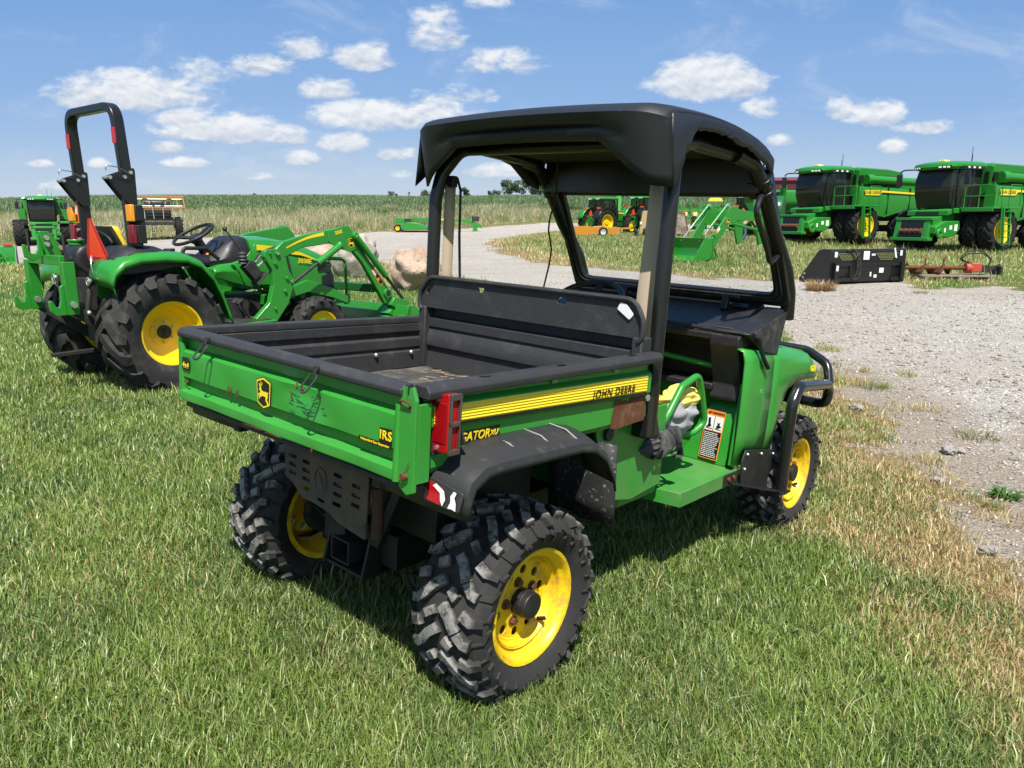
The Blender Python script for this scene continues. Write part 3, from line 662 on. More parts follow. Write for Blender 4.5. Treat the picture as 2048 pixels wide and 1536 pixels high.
def gator_wheel(name, parent, R, W, rr, front, c, flip):
    """rusty yellow steel wheel with tyre; axle along x"""
    k = W/2
    def place(o): o.location = c; o.rotation_euler = (flip_rot if flip else 0, 0, math.pi if flip else 0); return o
    flip_rot = .3
    m = MB()
    xd = k*(.36 if not front else .42)
    prof = [(k*.82, rr+.010), (k*.87, rr+.004), (k*.85, rr-.005), (k*.74, rr-.010), (k*.68, rr-.020), (k*.56, rr-.023), (k*.52, rr-.034), (xd+.03, rr-.037), (xd+.012, rr-.044), (xd+.002, rr-.052), (xd+.004, rr-.056), (xd, rr-.060)]
    m.lathe(prof+[(p[0]-.004, p[1]-.004) for p in prof[::-1]], 'x', n=40, closed=True)
    m.lathe([(-k*.86, rr+.01), (-k*.8, rr-.006), (-k*.5, rr-.03), (k*.1, rr-.034), (k*.1, rr-.038), (-k*.5, rr-.036), (-k*.84, rr-.01)], 'x', n=40, closed=True)
    ho = [circ(.102*math.cos(a), .102*math.sin(a), .0155, 14) for a in [2*math.pi*i/10+.2 for i in range(10)]]
    holed(m, circ(0, 0, rr-.055, 40), ho, lambda u, v, w: (xd+w, u, v), -.006)
    rim = place(m.build('wheel', YELLOWR, parent, smooth=40))
    m = MB(); m.cyl((xd-.004, 0, 0), (xd+(.058 if not front else .035), 0, 0), .043 if not front else .035, 20); m.lathe([(xd+.03, .045), (xd+.034, .046), (xd+.038, .045)], 'x', n=20)
    m.build('hub_cap', PLAST, rim, bevel=.004)
    m = MB()
    for i in range(5):
        a = 2*math.pi*i/5+.5; y, z = .066*math.cos(a), .066*math.sin(a); m.cyl((xd, y, z), (xd+.016, y, z), .011, 6); m.cyl((xd, y, z), (xd+.004, y, z), .017, 12)
    m.build('lug_nut', RUST, rim)
    m = MB(); m.cyl((k*.45, .09, -(rr-.055)*.72), (k*.68, .085, -(rr-.075)*.72), .007, 8); m.build('valve_stem', PLAST, rim)
    # tyre
    g = R-.022
    prof = [(-k*.8, rr), (-k*.98, rr+.03), (-k*1.06, rr+.065), (-k*1.02, g-.035), (-k*.9, g-.012), (-k*.5, g-.002), (0, g), (k*.5, g-.002), (k*.9, g-.012), (k*1.02, g-.035), (k*1.06, rr+.065), (k*.98, rr+.03), (k*.8, rr)]
    T = Tyre(prof); m = MB(); m.lathe(prof, 'x', n=60, cap=False)
    N = 13; p = 2*math.pi*g/N; L = k*.9
    for i in range(N):
        for sgn in (1, -1):
            o = i*p + (0 if sgn > 0 else p/2)
            j = lambda a: a*random.uniform(.94, 1.06)
            T.lug(m, [(o+.00*p, sgn*.006), (o+.16*p, sgn*L*.30), (o+.42*p, sgn*L*.56)], j(.032), .024, g)
            T.lug(m, [(o+.44*p, sgn*L*.60), (o+.60*p, sgn*L*.80), (o+.62*p, sgn*L*.98)], j(.031), .024, g)
            T.lug(m, [(o+.66*p, sgn*L*.20), (o+.80*p, sgn*L*.44)], j(.03), .023, g)
            T.lug(m, [(o+.02*p, sgn*L*.66), (o+.12*p, sgn*L*.95), (o+.10*p, sgn*(L*1.16))], [.036, .034, .026], .022, g)
            T.lug(m, [(o+.62*p, sgn*L*1.0), (o+.60*p, sgn*(L+.030)), (o+.36*p, sgn*(L+.040)), (o+.34*p, sgn*(L+.058))], .013, .008, g, .6)
            T.lug(m, [(o+.10*p, sgn*(L*1.14)), (o+.06*p, sgn*(L+.040)), (o-.12*p, sgn*(L+.048)), (o-.12*p, sgn*(L+.066))], .012, .007, g, .6)
    ty = m.build('tyre', TREADR if not front else TREADF, rim, smooth=28)
    return rim

def tread_mat(name, r0, r1, amt):   # dust worn onto the lug tops
    m, t, b = new_mat(name); co = t.n.new('ShaderNodeTexCoord').outputs['Object']; sp = t.n.new('ShaderNodeSeparateXYZ'); t.link(co, sp.inputs[0])
    r = t.math('SQRT', t.math('ADD', t.math('MULTIPLY', sp.outputs[1], sp.outputs[1]), t.math('MULTIPLY', sp.outputs[2], sp.outputs[2])))
    n1 = t.noise(co, 26, 6, .7); n2 = t.noise(co, 7, 4, .6); n3 = t.noise(co, 90, 4, .6)
    top = t.math('MULTIPLY', t.ramp(r, r0, r1), t.ramp(n1, .36, .6)); low = t.math('MULTIPLY', t.ramp(n2, .5, .72), .35)
    c = t.mix(n3, (.02, .02, .0205), (.036, .0355, .034)); c = t.mix(t.math('MULTIPLY', low, 1), c, (.10, .085, .068)); c = t.mix(t.math('MULTIPLY', top, amt), c, (.26, .25, .232))
    t.link(c, b.inputs['Base Color']); b.inputs['Roughness'].default_value = .78; b.inputs['Specular IOR Level'].default_value = .3
    t.link(t.bump(t.math('ADD', n3, n1), .35, .002), b.inputs['Normal']); return m
TREADR = tread_mat('dusty tread rubber rear', .290, .311, .92); TREADF = tread_mat('dusty tread rubber front', .292, .306, .5)
# ---------------------------------------------------------------- utility vehicle
def deer(P, parent, s, name='deer_emblem'):
    """leaping stag on a black shield with a yellow border; P: matrix, s: width"""
    pts = lambda q, sc=1: [(a*s*sc, b*s*sc) for a, b in q]
    sh = rpoly([(-.44, -.45), (-.5, .45), (0, .60), (.5, .45), (.44, -.45), (0, -.62)], .10)
    for sc, z, mt, nm in ((1.0, .0000, DECALK, 'emblem_edge'), (.95, .0005, DECALY, 'emblem_border'), (.84, .001, DECALK, 'emblem_field')):
        m = MB(); m.X = P; m.prism(pts(sh, sc), 'z', z, z+.0005); o = m.build(nm, mt, parent, smooth=0)
    stag = [(-.30, .08), (-.25, .16), (-.19, .17), (-.15, .14), (-.12, .07), (.0, .05), (.16, .06), (.27, .02), (.31, .07), (.34, .02), (.29, -.04), (.31, -.14), (.25, -.24), (.33, -.36), (.36, -.46), (.31, -.45), (.24, -.35), (.15, -.25), (.17, -.14), (.05, -.13), (-.06, -.12), (-.13, -.18), (-.24, -.20), (-.27, -.29), (-.31, -.27), (-.29, -.16), (-.20, -.11), (-.25, -.10), (-.35, -.16), (-.38, -.13), (-.29, -.05), (-.20, -.03), (-.21, .05), (-.24, .07)]
    m = MB(); m.X = P; m.prism(pts(stag), 'z', .0014, .0022)
    for a in ([(-.20, .16), (-.23, .26), (-.30, .33), (-.27, .25), (-.23, .16)], [(-.19, .16), (-.17, .30), (-.20, .42), (-.15, .31), (-.16, .16)], [(-.17, .24), (-.10, .32), (-.09, .40), (-.07, .31), (-.15, .21)]): m.prism(pts(a), 'z', .0014, .0022)
    m.build(name, DECALY, parent, smooth=0)
VM = Matrix([list(VR[i])+[VT[i]] for i in range(3)]+[[0, 0, 0, 1]])
V = thing('utility_vehicle', 'green four wheel utility vehicle with black roof and open cargo bed, nearest on the lawn', 'utility vehicle', mat=VM)
RN = (0, -1, 0)
for nm, cx, cy, W, fr in (('r', .535, 0, .26, 0), ('l', -.535, 0, .26, 0), ('r', .570, 2.150, .205, 1), ('l', -.570, 2.150, .205, 1)):
    gator_wheel('wheel', V, .315 if not fr else .31, W, .182, fr, (cx, cy, .283), cx < 0)
# --- cargo box
def side_panel(sg):
    def prof(z0, z1, zl):   # bulge top, bulge bottom, low edge
        return [(.594, .995), (.594, z0+.012), (.613, z0), (.613, z1), (.600, z1-.012), (.601, zl+.02), (.588, zl), (.56, zl)]
    a, b = prof(.972, .918, .785), prof(.952, .884, .775); t = .006
    R = []
    for pr, y in ((a, -.452), (b, .640)):
        R.append([(sg*x, y, z) for x, z in pr]+[(sg*(x-t), y, z) for x, z in pr[::-1]])
    m = MB(); m.loft(R); return m.build('side_panel', GREENW, V, smooth=25, bevel=.003)
sp = side_panel(1); side_panel(-1)
# yellow ribbed stripe on the right side, pin stripe below
def onside(y, k, e=.0):     # point on the bulge face, k 0 bottom..1 top
    f = (y+.452)/1.092; zb = .918+(.884-.918)*f; zt = .972+(.952-.972)*f; return (.613+e, y, zb+(zt-zb)*k)
m = MB(); ys = [-.43+1.04*i/26 for i in range(27)]
for j in range(6):
    k0, k1 = .10+.86*j/6, .10+.86*(j+1)/6; km = (k0+k1)/2
    m.grid([[onside(y, k, .0008+(.0016 if i == 1 else 0)) for i, k in enumerate((k0, km, k1))] for y in ys])
m.build('yellow_stripe', DECALY, sp, smooth=0)
m = MB(); m.grid([[onside(y, k, .001) for k in (-.06, .09)] for y in ys]); m.build('pin_stripe', DECALK, sp, smooth=0)
A = frame((.6170, .396, .9150), (0, 1, -.018), (0, 0, 1)); text('JOHN DEERE', .0395, DECALK, sp, A, shear=.12, bold=.0003, sx=1.05, sp=1.1)
def side_lbl(y, z, e=.002): return frame((.6012+e, y, z), (0, 1, -.02), (0, 0, 1))
m = MB(); m.X = side_lbl(-.235, .866, .0004); m.prism([(-.085, -.017), (.068, -.017), (.075, -.004), (.066, .004), (.074, .018), (-.085, .017)], 'z', 0, .0006); m.build('label_backing', DECALK, sp, smooth=0)
text('GATOR', .0345, DECALY, sp, side_lbl(-.264, .866), shear=.22, bold=.0005); text('XU', .0225, DECALY, sp, side_lbl(-.187, .864), shear=.22, bold=.0004)
m = MB(); m.X = frame((.6025, .515, .830), (0, 1, -.03), (0, 0, 1)); m.prism([(-.105, -.052), (-.10, .0), (-.088, .045), (-.06, .05), (-.045, .038), (-.02, .042), (-.005, .03), (.01, .047), (.04, .05), (.085, .046), (.105, .052), (.118, .0), (.112, -.045), (.02, -.05), (-.06, -.057)], 'z', 0, .0006); m.build('rust_patch', RUST, sp, smooth=0)
m = MB()
for y in (-.33, .08, .42): m.X = frame((.5945+.006, y, .982), (0, 1, 0), (0, 0, 1)); m.box(-.014, .014, -.006, .008, 0, .002)
m.build('rail_tab', M('light green tab', (.16, .42, .14), .5), sp)
# rails
m = MB()
m.prism(rpoly([(.580, .998), (.636, .994), (.637, 1.014), (.627, 1.0285), (.580, 1.0295)], .008, 3), 'y', -.470, .668)
m.build('side_rail', LINER, V, bevel=.003)
m = MB(); m.prism(rpoly([(-.580, .998), (-.636, .994), (-.637, 1.014), (-.627, 1.0285), (-.580, 1.0295)], .008, 3), 'y', -.470, .64); m.build('side_rail', LINER, V, bevel=.003)
m = MB()
for y in (-.24, .1, .5): m.obox((.607, y, 1.0305), (.016, .03, .002))
m.build('rail_slot', DECALK, V)
m = MB()
for y, w in ((.43, .022), (.52, .012), (.1, .01)): m.prism(rpoly([(-.639-w*.2, y-w), (-.60, y-w*.5), (-.61, y+w), (-.635, y+w*.7)], .004), 'z', 1.0305, 1.0315)
m.build('paint_chip', M('bare green chip', (.03, .26, .04), .5), V, smooth=0)
# inner walls, floor
def inner(sg):
    m = MB(); m.strip([(sg*.578, 1.0), (sg*.578, .965), (sg*.590, .955), (sg*.590, .938), (sg*.572, .930), (sg*.572, .895), (sg*.582, .885), (sg*.572, .872), (sg*.568, .80)], 'y', -.47, .60, .006)
    return m.build('inner_wall', LINER, V, smooth=20, bevel=.003)
inner(1); inner(-1)
m = MB()
for y in (.33, .53): m.ball((-.562, y, .872), .010)
m.build('carriage_bolt', ZINC, V)
m = MB(); rows = []
for i in range(28):
    x = -.565+1.13*i/27; rows.append([(x, -.47+1.08*j/20, .80+.0035*math.sin(i*2.1)+.002*math.sin(j*1.3+i)) for j in range(21)])
m.grid(rows); m.build('bed_floor', FLOORM, V)
m = MB()
for i in range(13):
    x, y, a, l = random.uniform(-.5, -.2), random.uniform(.36, .58), random.gauss(.3, .5), random.uniform(.015, .06)
    m.beam((x, y, .806), (x+l*math.cos(a), y+l*math.sin(a), .808), .002, .0015)
st = m.build('straw_bits', M('straw', (.5, .38, .2), .8), None, split=False); tag(st, 'dry straw bits lying on the bed floor by the headboard', 'straw', kind='stuff'); st.matrix_world = VM
# headboard
H = rpoly([(-.560, .80), (.560, .80), (.560, 1.10), (.50, 1.207), (-.50, 1.207), (-.560, 1.10)], .06, 6)
up = rpoly([(-.585, 1.075), (.585, 1.075), (.585, 1.14), (.545, 1.212), (-.525, 1.212), (-.585, 1.14)], .075, 6)
holes = [[(-.240, 1.189), (-.196, 1.189), (-.205, 1.168), (-.229, 1.168)], [(.185, 1.190), (.240, 1.190), (.229, 1.166), (.197, 1.166)], rpoly([(-.552, 1.150), (-.505, 1.188), (-.505, 1.172), (-.542, 1.128)], .006, 2)]
m = MB(); holed(m, up, holes, lambda u, v, w: (u, .598+w, v), .012); hb = m.build('headboard', LINER, V, smooth=25, bevel=.004)
m = MB()
m.strip([(.603, 1.078), (.648, 1.070), (.648, 1.032), (.618, 1.024), (.618, .990), (.628, .982), (.612, .950), (.606, .925), (.606, .905), (.622, .896), (.614, .84), (.606, .80)], 'x', -.545, .545, .006)
m.build('headboard_panel', LINER, hb, smooth=20, bevel=.002)
m = MB()
for sg in (1, -1): m.box(sg*.588, sg*.545, .590, .66, .80, 1.08)
m.build('headboard_stile', LINER, hb, bevel=.006)
lip = [Vector((u*1.0, .592, v)) for u, v in rpoly([(-.586, 1.06), (.586, 1.06), (.586, 1.14), (.546, 1.2125), (-.526, 1.2125), (-.586, 1.14)], .075, 6)]
lip = [p for p in lip if p.z > 1.062]; i0 = max(range(len(lip)), key=lambda i: (lip[i]-lip[i-1]).length); lip = lip[i0:]+lip[:i0]
m = MB(); m.tube(lip, .010, 8); m.build('headboard_rim', LINER, hb)
m = MB(); m.X = frame((.508, .5925, 1.168), (1, 0, -.55), (.55, 0, 1)); m.prism(rpoly([(-.035, -.012), (-.035, .016), (-.012, .024), (.035, .01), (.03, -.016)], .006, 2), 'z', 0, .002); m.build('white_sticker', WHITE, hb, smooth=0)
# --- tailgate
def dent(x, z):
    d = -.013*math.exp(-((x-.13)/.085)**2-((z-.925)/.035)**2)+.006*math.exp(-((x-.05)/.05)**2-((z-.95)/.02)**2)+.005*math.exp(-((x-.22)/.05)**2-((z-.86)/.02)**2)
    return -d+.0022*math.sin(x*9+z*14)*math.exp(-((z-.78)/.05)**2)+.0012*math.sin(x*23+z*31)
TP = [(-.470, .998), (-.472, .978), (-.472, .960), (-.496, .944), (-.4975, .93), (-.498, .912), (-.498, .894), (-.498, .875), (-.498, .857), (-.478, .843), (-.478, .819), (-.504, .805), (-.5055, .792), (-.505, .778), (-.488, .766)]
rows = []
for i in range(81):
    x = -.604+1.156*i/80; o_ = [(x, y+dent(x, z), z) for y, z in TP]; rows.append(o_+[(x, y+.006, z) for x, y, z in o_[::-1]])
m = MB(); m.loft(rows)
tg = m.build('tailgate', GREENW, V, smooth=35)
m = MB(); m.prism(rpoly([(-.508, .997), (-.466, .999), (-.466, 1.0295), (-.496, 1.0285), (-.510, 1.014)], .007, 3), 'x', -.612, .575); m.build('tailgate_rail', LINER, tg, bevel=.003)
m = MB(); m.box(-.60, .60, -.488, -.44, .748, .764); m.build('floor_edge', DARK, tg, bevel=.004)
m = MB(); m.cyl((.556, -.497, .775), (.556, -.492, .975), .0125, 12); m.cyl((-.604, -.49, .775), (-.604, -.49, .975), .011, 10); m.build('hinge_weld', GREENW, tg)
m = MB(); m.prism([(.570, .765), (.600, .748), (.626, .760), (.626, .995), (.612, 1.028), (.600, 1.024), (.596, .992), (.585, .985), (.583, 1.026), (.571, 1.018), (.566, .985), (.566, .90)], 'y', -.503, -.492); m.box(.618, .626, -.492, -.45, .78, .985); m.build('corner_plate', GREENW, tg, smooth=0, bevel=.002)
m = MB(); m.box(-.632, -.604, -.497, -.44, .775, 1.0); m.build('end_flange', GREENW, tg, bevel=.003)
m = MB(); m.tube([(.575+.03*(1+math.cos(a))/1.6, -.510-.004*math.sin(a), .983+.010*math.sin(a)) for a in [2*math.pi*i/12 for i in range(12)]], .0028, 6, closed=True)
m.tube([(.594, -.503, .800), (.578, -.512, .796), (.59, -.514, .788), (.612, -.511, .800), (.603, -.507, .808), (.592, -.51, .799)], .0022, 6, fil=.004); m.tube([(.598, -.512, .806), (.606, -.512, .822), (.611, -.508, .838)], .0014, 5); m.cyl((.596, -.506, .80), (.596, -.516, .80), .008, 10); m.build('pin_clip', RUST, tg)
def loop(x, tilt):
    m = MB(); top = Vector((x, -.522, 1.000))
    w, L = .0145, .060; pts = [(-w, 0), (-w, -L), (w, -L), (w, 0)]
    R = Euler((rad(-38), rad(tilt), 0)).to_matrix()
    P = [top+R @ Vector((a, 0, b)) for a, b in pts]; m.tube(P, .0034, 8, fil=.014, closed=True)
    m.tube([(x+.004, -.514, 1.024), (x+.002, -.521, 1.012), (x, -.523, .998)], .0045, 6); m.obox((x, -.5185, 1.018), (.022, .004, .009))
    return m.build('wire_loop', DARK, tg)
loop(-.378, 10); loop(.232, 12)
def tdec(x, z): return frame((x, -.5018, z), (1, 0, 0), (0, 0, 1))
m = MB(); m.X = tdec(-.566, .905); m.prism(rpoly([(-.026, -.022), (.026, -.022), (.027, .018), (.02, .024), (-.026, .022)], .003, 2), 'z', 0, .0006); m.build('label_backing', DECALK, tg, smooth=0)
text('4x4', .028, DECALY, tg, tdec(-.566, .900) @ Matrix.Translation((0, 0, .001)), bold=.0003, sp=1.1)
deer(tdec(-.064, .893), tg, .0815)
m = MB(); m.X = tdec(.492, .882); m.prism([(-.004, -.004), (-.002, .021), (.045, .023), (.046, -.030), (-.088, -.030), (-.088, -.018), (-.004, -.018)], 'z', 0, .0006); m.build('label_backing', DECALK, tg, smooth=0)
text('IRS', .0345, DECALY, tg, tdec(.5145, .8845) @ Matrix.Translation((0, 0, .001)), bold=.0006, sp=1.12); text('Independent Rear Suspension', .0098, DECALY, tg, tdec(.471, .858) @ Matrix.Translation((0, 0, .001)), sx=1.0)
m = MB(); sc = [(.10, .925, .05), (.135, .905, .06), (.16, .89, .07), (.09, .87, .04), (.19, .88, .05), (.21, .92, .035), (.14, .865, .07), (.24, .905, .04), (.07, .895, .03)]
for x, z, w in sc:
    for q in range(2): X = x+random.uniform(-.02, .02); Z = z+random.uniform(-.014, .014); Wd = w*random.uniform(.4, 1.1); m.X = tdec(X, Z) @ Matrix.Rotation(random.uniform(-.2, .15), 4, 'Z'); m.prism([(-Wd/2, 0), (-Wd*.2, .0032), (Wd*.05, .0012), (Wd*.3, .0030), (Wd/2, .0004), (Wd*.25, -.0012), (Wd*.1, -.0034), (-Wd*.15, -.0008), (-Wd*.3, -.002)], 'z', -.0006, .0002)
m.build('scrape', M('grey scrape', (.03, .165, .06), .5), tg, smooth=0)
m = MB()
for x, z, w, h in ((-.28, .866, .006, .022), (-.262, .868, .004, .016), (-.225, .862, .008, .022), (-.565, .846, .016, .012), (.095, .945, .005, .02), (.12, .941, .012, .007), (.085, .915, .004, .022), (.0, .776, .05, .004), (-.12, .776, .06, .003), (.2, .778, .004, .016)):
    m.X = tdec(x, z) if not (z > .935 or z < .79) else frame((x, -.5095 if z < .79 else -.491, z), (1, 0, 0), (0, .2 if z > .9 else 0, 1)); m.prism([(-w, -h/2), (-w*.2, -h*.6), (w, -h*.3), (w*.6, h*.5), (-w*.5, h*.4)], 'z', -.0005, .0004)
m.build('rust_spot', RUST, tg, smooth=0)
# --- tail light
m = MB(); m.prism(rpoly([(.588, .850), (.660, .858), (.660, 1.010), (.588, 1.000)], .006, 3), 'y', -.425, -.390); tl = m.build('tail_light', REDL, V, bevel=.004)
m = MB()
for i in range(20): z = .882+.0052*i; m.box(.594, .655, -.4275, -.4245, z, z+.0028)
m.build('lens_rib', REDL, tl)
m = MB(); y0, y1 = -.423, -.386; x = .661
for a in ((y0, y1, .852, .866), (y0, y1, .994, 1.010), (y0, y0+.005, .866, .994), (y1-.005, y1, .866, .994), (y0, y1, .926, .938)): m.box(x-.002, x+.008, a[0], a[1], a[2], a[3])
m.build('lens_frame', M('worn chrome', (.13, .11, .10), .4, metal=.6, dirt=.6, dcol=(.12, .09, .06)), tl, bevel=.001)
m = MB(); m.cyl((.625, -.424, .992), (.625, -.429, .992), .006, 10); m.cyl((.623, -.424, .866), (.623, -.429, .866), .006, 10); m.build('screw', ZINC, tl)
m = MB(); m.prism([(.60, .985), (.60, .87), (.64, .862), (.65, .87)], 'y', -.352, -.346); m.prism([(-.44, .86), (-.40, .93), (-.34, .98), (-.34, .85), (-.42, .838)], 'x', .604, .608); m.build('light_bracket', DARK, tl)
# --- rear fenders
def fender(sg):
    st = [(-.412, .693, .36, .004), (-.418, .735, .36, .0), (-.402, .785, .40, .0), (-.352, .828, .52, .012), (-.28, .848, .585, .028), (-.16, .849, .585, .032), (-.02, .846, .585, .032), (.08, .843, .585, .032), (.155, .828, .585, .032), (.215, .785, .585, .028), (.262, .715, .59, .02), (.282, .66, .60, .015)]
    rows = []
    for i, (y, z, xi, dr) in enumerate(st):
        c = 1 if 3 <= i else 0; lip = .026 if i > 2 else .009*i
        yo = -lip*.55 if i < 4 else (lip*.2 if i > 8 else 0)
        yo = (.02 if i < 4 else 0)+(.0)
        rows.append([(sg*xi, y, z+.004), (sg*(xi+(.695-xi)*.55), y, z-dr*.15), (sg*.690, y+yo*.2, z-dr*.6), (sg*.719, y+yo*.5, z-dr*1.0), (sg*.722, y+yo, z-dr-lip*.5), (sg*.724, y+yo*1.2, z-dr-lip)])
    m = MB(); m.grid(rows); return m.build('rear_fender', FENDM, V, smooth=38, thick=.007)
fd = fender(1); fender(-1)
m = MB()
for y in (-.19, -.05, .07): m.tube([(.60, y, .8505), (.66, y+.004, .844), (.700, y+.008, .822)], .0026, 6)
m.build('fender_rib', M('scuffed rib', (.26, .26, .25), .5), fd)
m = MB(); m.X = frame((.655, -.4235, .745), (1, 0, -.02), (0, .22, 1)); m.prism(rpoly([(-.066, -.031), (.064, -.028), (.066, .024), (-.058, .036)], .006, 2), 'z', -.004, .004); rp = m.build('reflector_pocket', FENDM, fd, bevel=.002)
m = MB(); m.X = frame((.628, -.4275, .746), (1, 0, -.02), (0, .22, 1)); m.prism([(-.034, -.022), (.026, -.024), (.030, .004), (.018, .02), (-.028, .026)], 'z', 0, .004); m.build('reflector', REDL, rp)
m = MB(); m.X = frame((.65, -.4285, .752), (1, 0, -.02), (0, .22, 1)); m.prism([(-.03, .012), (-.02, .02), (.012, .008), (.022, -.012), (.016, -.03), (.006, -.018), (.0, .0)], 'z', .004, .0048); m.prism([(.034, -.03), (.05, -.028), (.062, -.03), (.058, -.012), (.05, .0), (.054, .014), (.044, .016), (.036, .002), (.04, -.012)], 'z', .002, .003); m.build('peeled_sticker', WHITE, rp, smooth=0)
m = MB()
for sg in (1, -1):
    rows = [[(sg*(.36+.285*i/6), .385+.01*math.sin(i*1.1)+.03*(1-z/.42), .435+z-(.02 if i == 0 else 0)+(.012*abs(i-3)/3 if z == 0 else 0)) for i in range(7)] for z in (0, .08, .17, .30)]
    m.grid(rows)
m.build('mud_flap', M('speckled rubber flap', (.02, .02, .02), .7, dirt=.9, dcol=(.22, .21, .19), dscale=60, dlo=.56, dhi=.66), V, thick=.008, smooth=50)
# --- frame, deck
m = MB(); m.prism([(.42, .79), (.92, .79), (.92, .46), (.70, .44), (.55, .47), (.50, .50), (.46, .62), (.44, .70)], 'x', .520, .535); m.prism([(.42, .79), (.92, .79), (.92, .46), (.55, .47), (.46, .62)], 'x', -.535, -.520); m.build('side_frame', GREENW, V, bevel=.003)
m = MB(); m.cyl((.534, .50, .735), (.548, .50, .735), .026, 18); m.cyl((.534, .555, .535), (.546, .555, .535), .016, 10); m.build('frame_plug', DARK, V, bevel=.003)
m = MB(); m.prism([(-.60, .95), (.45, .95), (.600, .985), (.605, 1.50), (.45, 1.62), (-.60, 1.62)], 'z', .405, .420); fp = m.build('floor_pan', GREENW, V, bevel=.002)
m = MB(); m.hexa([(.594, .975, .36), (.606, .975, .36), (.610, 1.505, .36), (.598, 1.505, .36), (.594, .975, .424), (.606, .975, .424), (.610, 1.505, .424), (.598, 1.505, .424)]); m.hexa([(.44, .94, .365), (.602, .972, .362), (.602, .984, .362), (.44, .952, .365), (.44, .94, .423), (.602, .972, .423), (.602, .984, .423), (.44, .952, .423)]); m.build('step_lip', GREENW, fp, bevel=.002)
m = MB(); m.hexa([(.608, 1.36, .365), (.612, 1.36, .365), (.616, 1.50, .362), (.612, 1.50, .362), (.608, 1.36, .42), (.612, 1.36, .42), (.616, 1.50, .418), (.612, 1.50, .418)]); m.beam((.612, 1.42, .375), (.70, 1.82, .272), .05, .008); m.obox((.705, 1.825, .272), (.07, .08, .008)); m.build('guard_bracket', BLACK, fp, bevel=.002)
m = MB()
for y in (1.405, 1.455): m.cyl((.612, y, .395), (.622, y, .395), .010, 8)
m.build('rusty_bolt', RUST, fp)
m = MB(); m.box(-.52, .50, .66, .96, .40, .70); m.box(-.52, .46, .60, .66, .5, .80); m.build('seat_base', GREENW, V, bevel=.012)
# seats
def seat(x0, x1):
    m = MB(); rows = []
    for i in range(9):
        t = i/8; y = .68+.56*t; z = .735+.055*math.sin(math.pi*(.15+.75*t))
        k = .06*math.sin(math.pi*t)**.4
        rows.append([(x0, y, z-.07), (x0+.012, y, z-.015), (x0+.05, y, z+k*.15), ((x0+x1)/2, y, z-.008+k*.1), (x1-.05, y, z+k*.15), (x1-.012, y, z-.015), (x1, y, z-.07)])
    m.loft(rows); return m.build('seat', YELLOW, V, smooth=60, sub=1)
seat(-.50, -.04); seat(.02, .47)
m = MB(); m.prism(rpoly([(.70, .74), (.77, .74), (.75, 1.06), (.69, 1.06)], .02), 'x', -.50, -.04); m.prism(rpoly([(.70, .74), (.77, .74), (.75, 1.06), (.69, 1.06)], .02), 'x', .02, .47); m.build('seat_back', YELLOW, V, bevel=.01)
m = MB(); m.tube([(.515, .905, .695), (.52, .96, .74), (.52, 1.055, .845), (.52, 1.19, .88), (.52, 1.235, .80), (.52, 1.30, .655), (.50, 1.24, .615), (.46, 1.18, .61)], .0155, 12, fil=.045); m.build('hip_guard', GREEN, V)
# --- front body
def sect(y, zb, zt, xw=.612, r=.05, zc=.03):
    h = [(xw-.010, zb), (xw-.002, zb+(zt-zb)*.25), (xw, zb+(zt-zb)*.55), (xw-.004, zt-r*1.2), (xw-r*.35, zt-r*.35), (xw-r*1.1, zt-.004), (.30, zt+zc*.6), (0, zt+zc)]
    return [(x, y, z) for x, z in h]+[(-x, y, z) for x, z in h[-2::-1]]
rows = [sect(1.76, .44, .968, .618), sect(1.85, .445, .962, .619), sect(1.885, .53, .959, .619), sect(1.92, .66, .956, .620), sect(1.985, .745, .951, .620, .055), sect(2.09, .770, .940, .620, .055), sect(2.22, .775, .922, .622, .05), sect(2.29, .77, .890, .622, .05, .02), sect(2.365, .765, .838, .617, .04, .015), sect(2.42, .762, .788, .60, .012, .01)]
m = MB(); m.grid(rows); hd = m.build('hood', GREENG, V, smooth=55, thick=.008)
for sg in (1, -1):
    q = [[(sg*x, y, z) for x, y, z in sect(*a)[:6]] for a in ((1.46, .44, .985, .606), (1.55, .435, .982, .610), (1.66, .43, .975, .614), (1.76, .44, .968, .618))]
    m = MB(); m.grid(q); m.build('cowl_panel', GREENG, V, smooth=55, thick=.008)
text('620i', .046, DECALY, hd, frame((.6255, 2.285, .824), (-.01, 1, -.12), (-.02, .12, 1)), bold=.001, ext=.001)
m = MB(); m.prism(rpoly([(1.505, .46), (1.535, .512), (1.90, .452), (1.985, .25), (1.75, .28), (1.52, .345)], .015, 2), 'x', .618, .626); m.X = None; mg = m.build('mud_guard', PLAST, V, bevel=.002)
m = MB()
for y, z in ((1.555, .488), (1.72, .462), (1.54, .42), (1.87, .435)): m.ball((.627, y, z), .008)
m.build('rivet', ZINC, mg)
m = MB(); m.prism([(-.6, .42), (.36, .42), (.44, .60), (.44, .79), (-.6, .79)], 'y', 1.64, 1.65)
m.loft([[(.30, 1.50, .42), (.55, 1.49, .42), (.55, 1.64, .42), (.30, 1.64, .42)], [(.34, 1.53, .50), (.56, 1.50, .50), (.56, 1.64, .50), (.34, 1.64, .50)], [(.38, 1.555, .64), (.56, 1.52, .64), (.56, 1.64, .64), (.38, 1.64, .64)], [(.42, 1.62, .72), (.56, 1.58, .74), (.56, 1.65, .74), (.42, 1.65, .72)]])
m.prism([(1.46, .44), (1.66, .42), (1.66, .82), (1.50, .82)], 'x', .575, .59); fw = m.build('footwell', GREEN, V, bevel=.01, smooth=40)
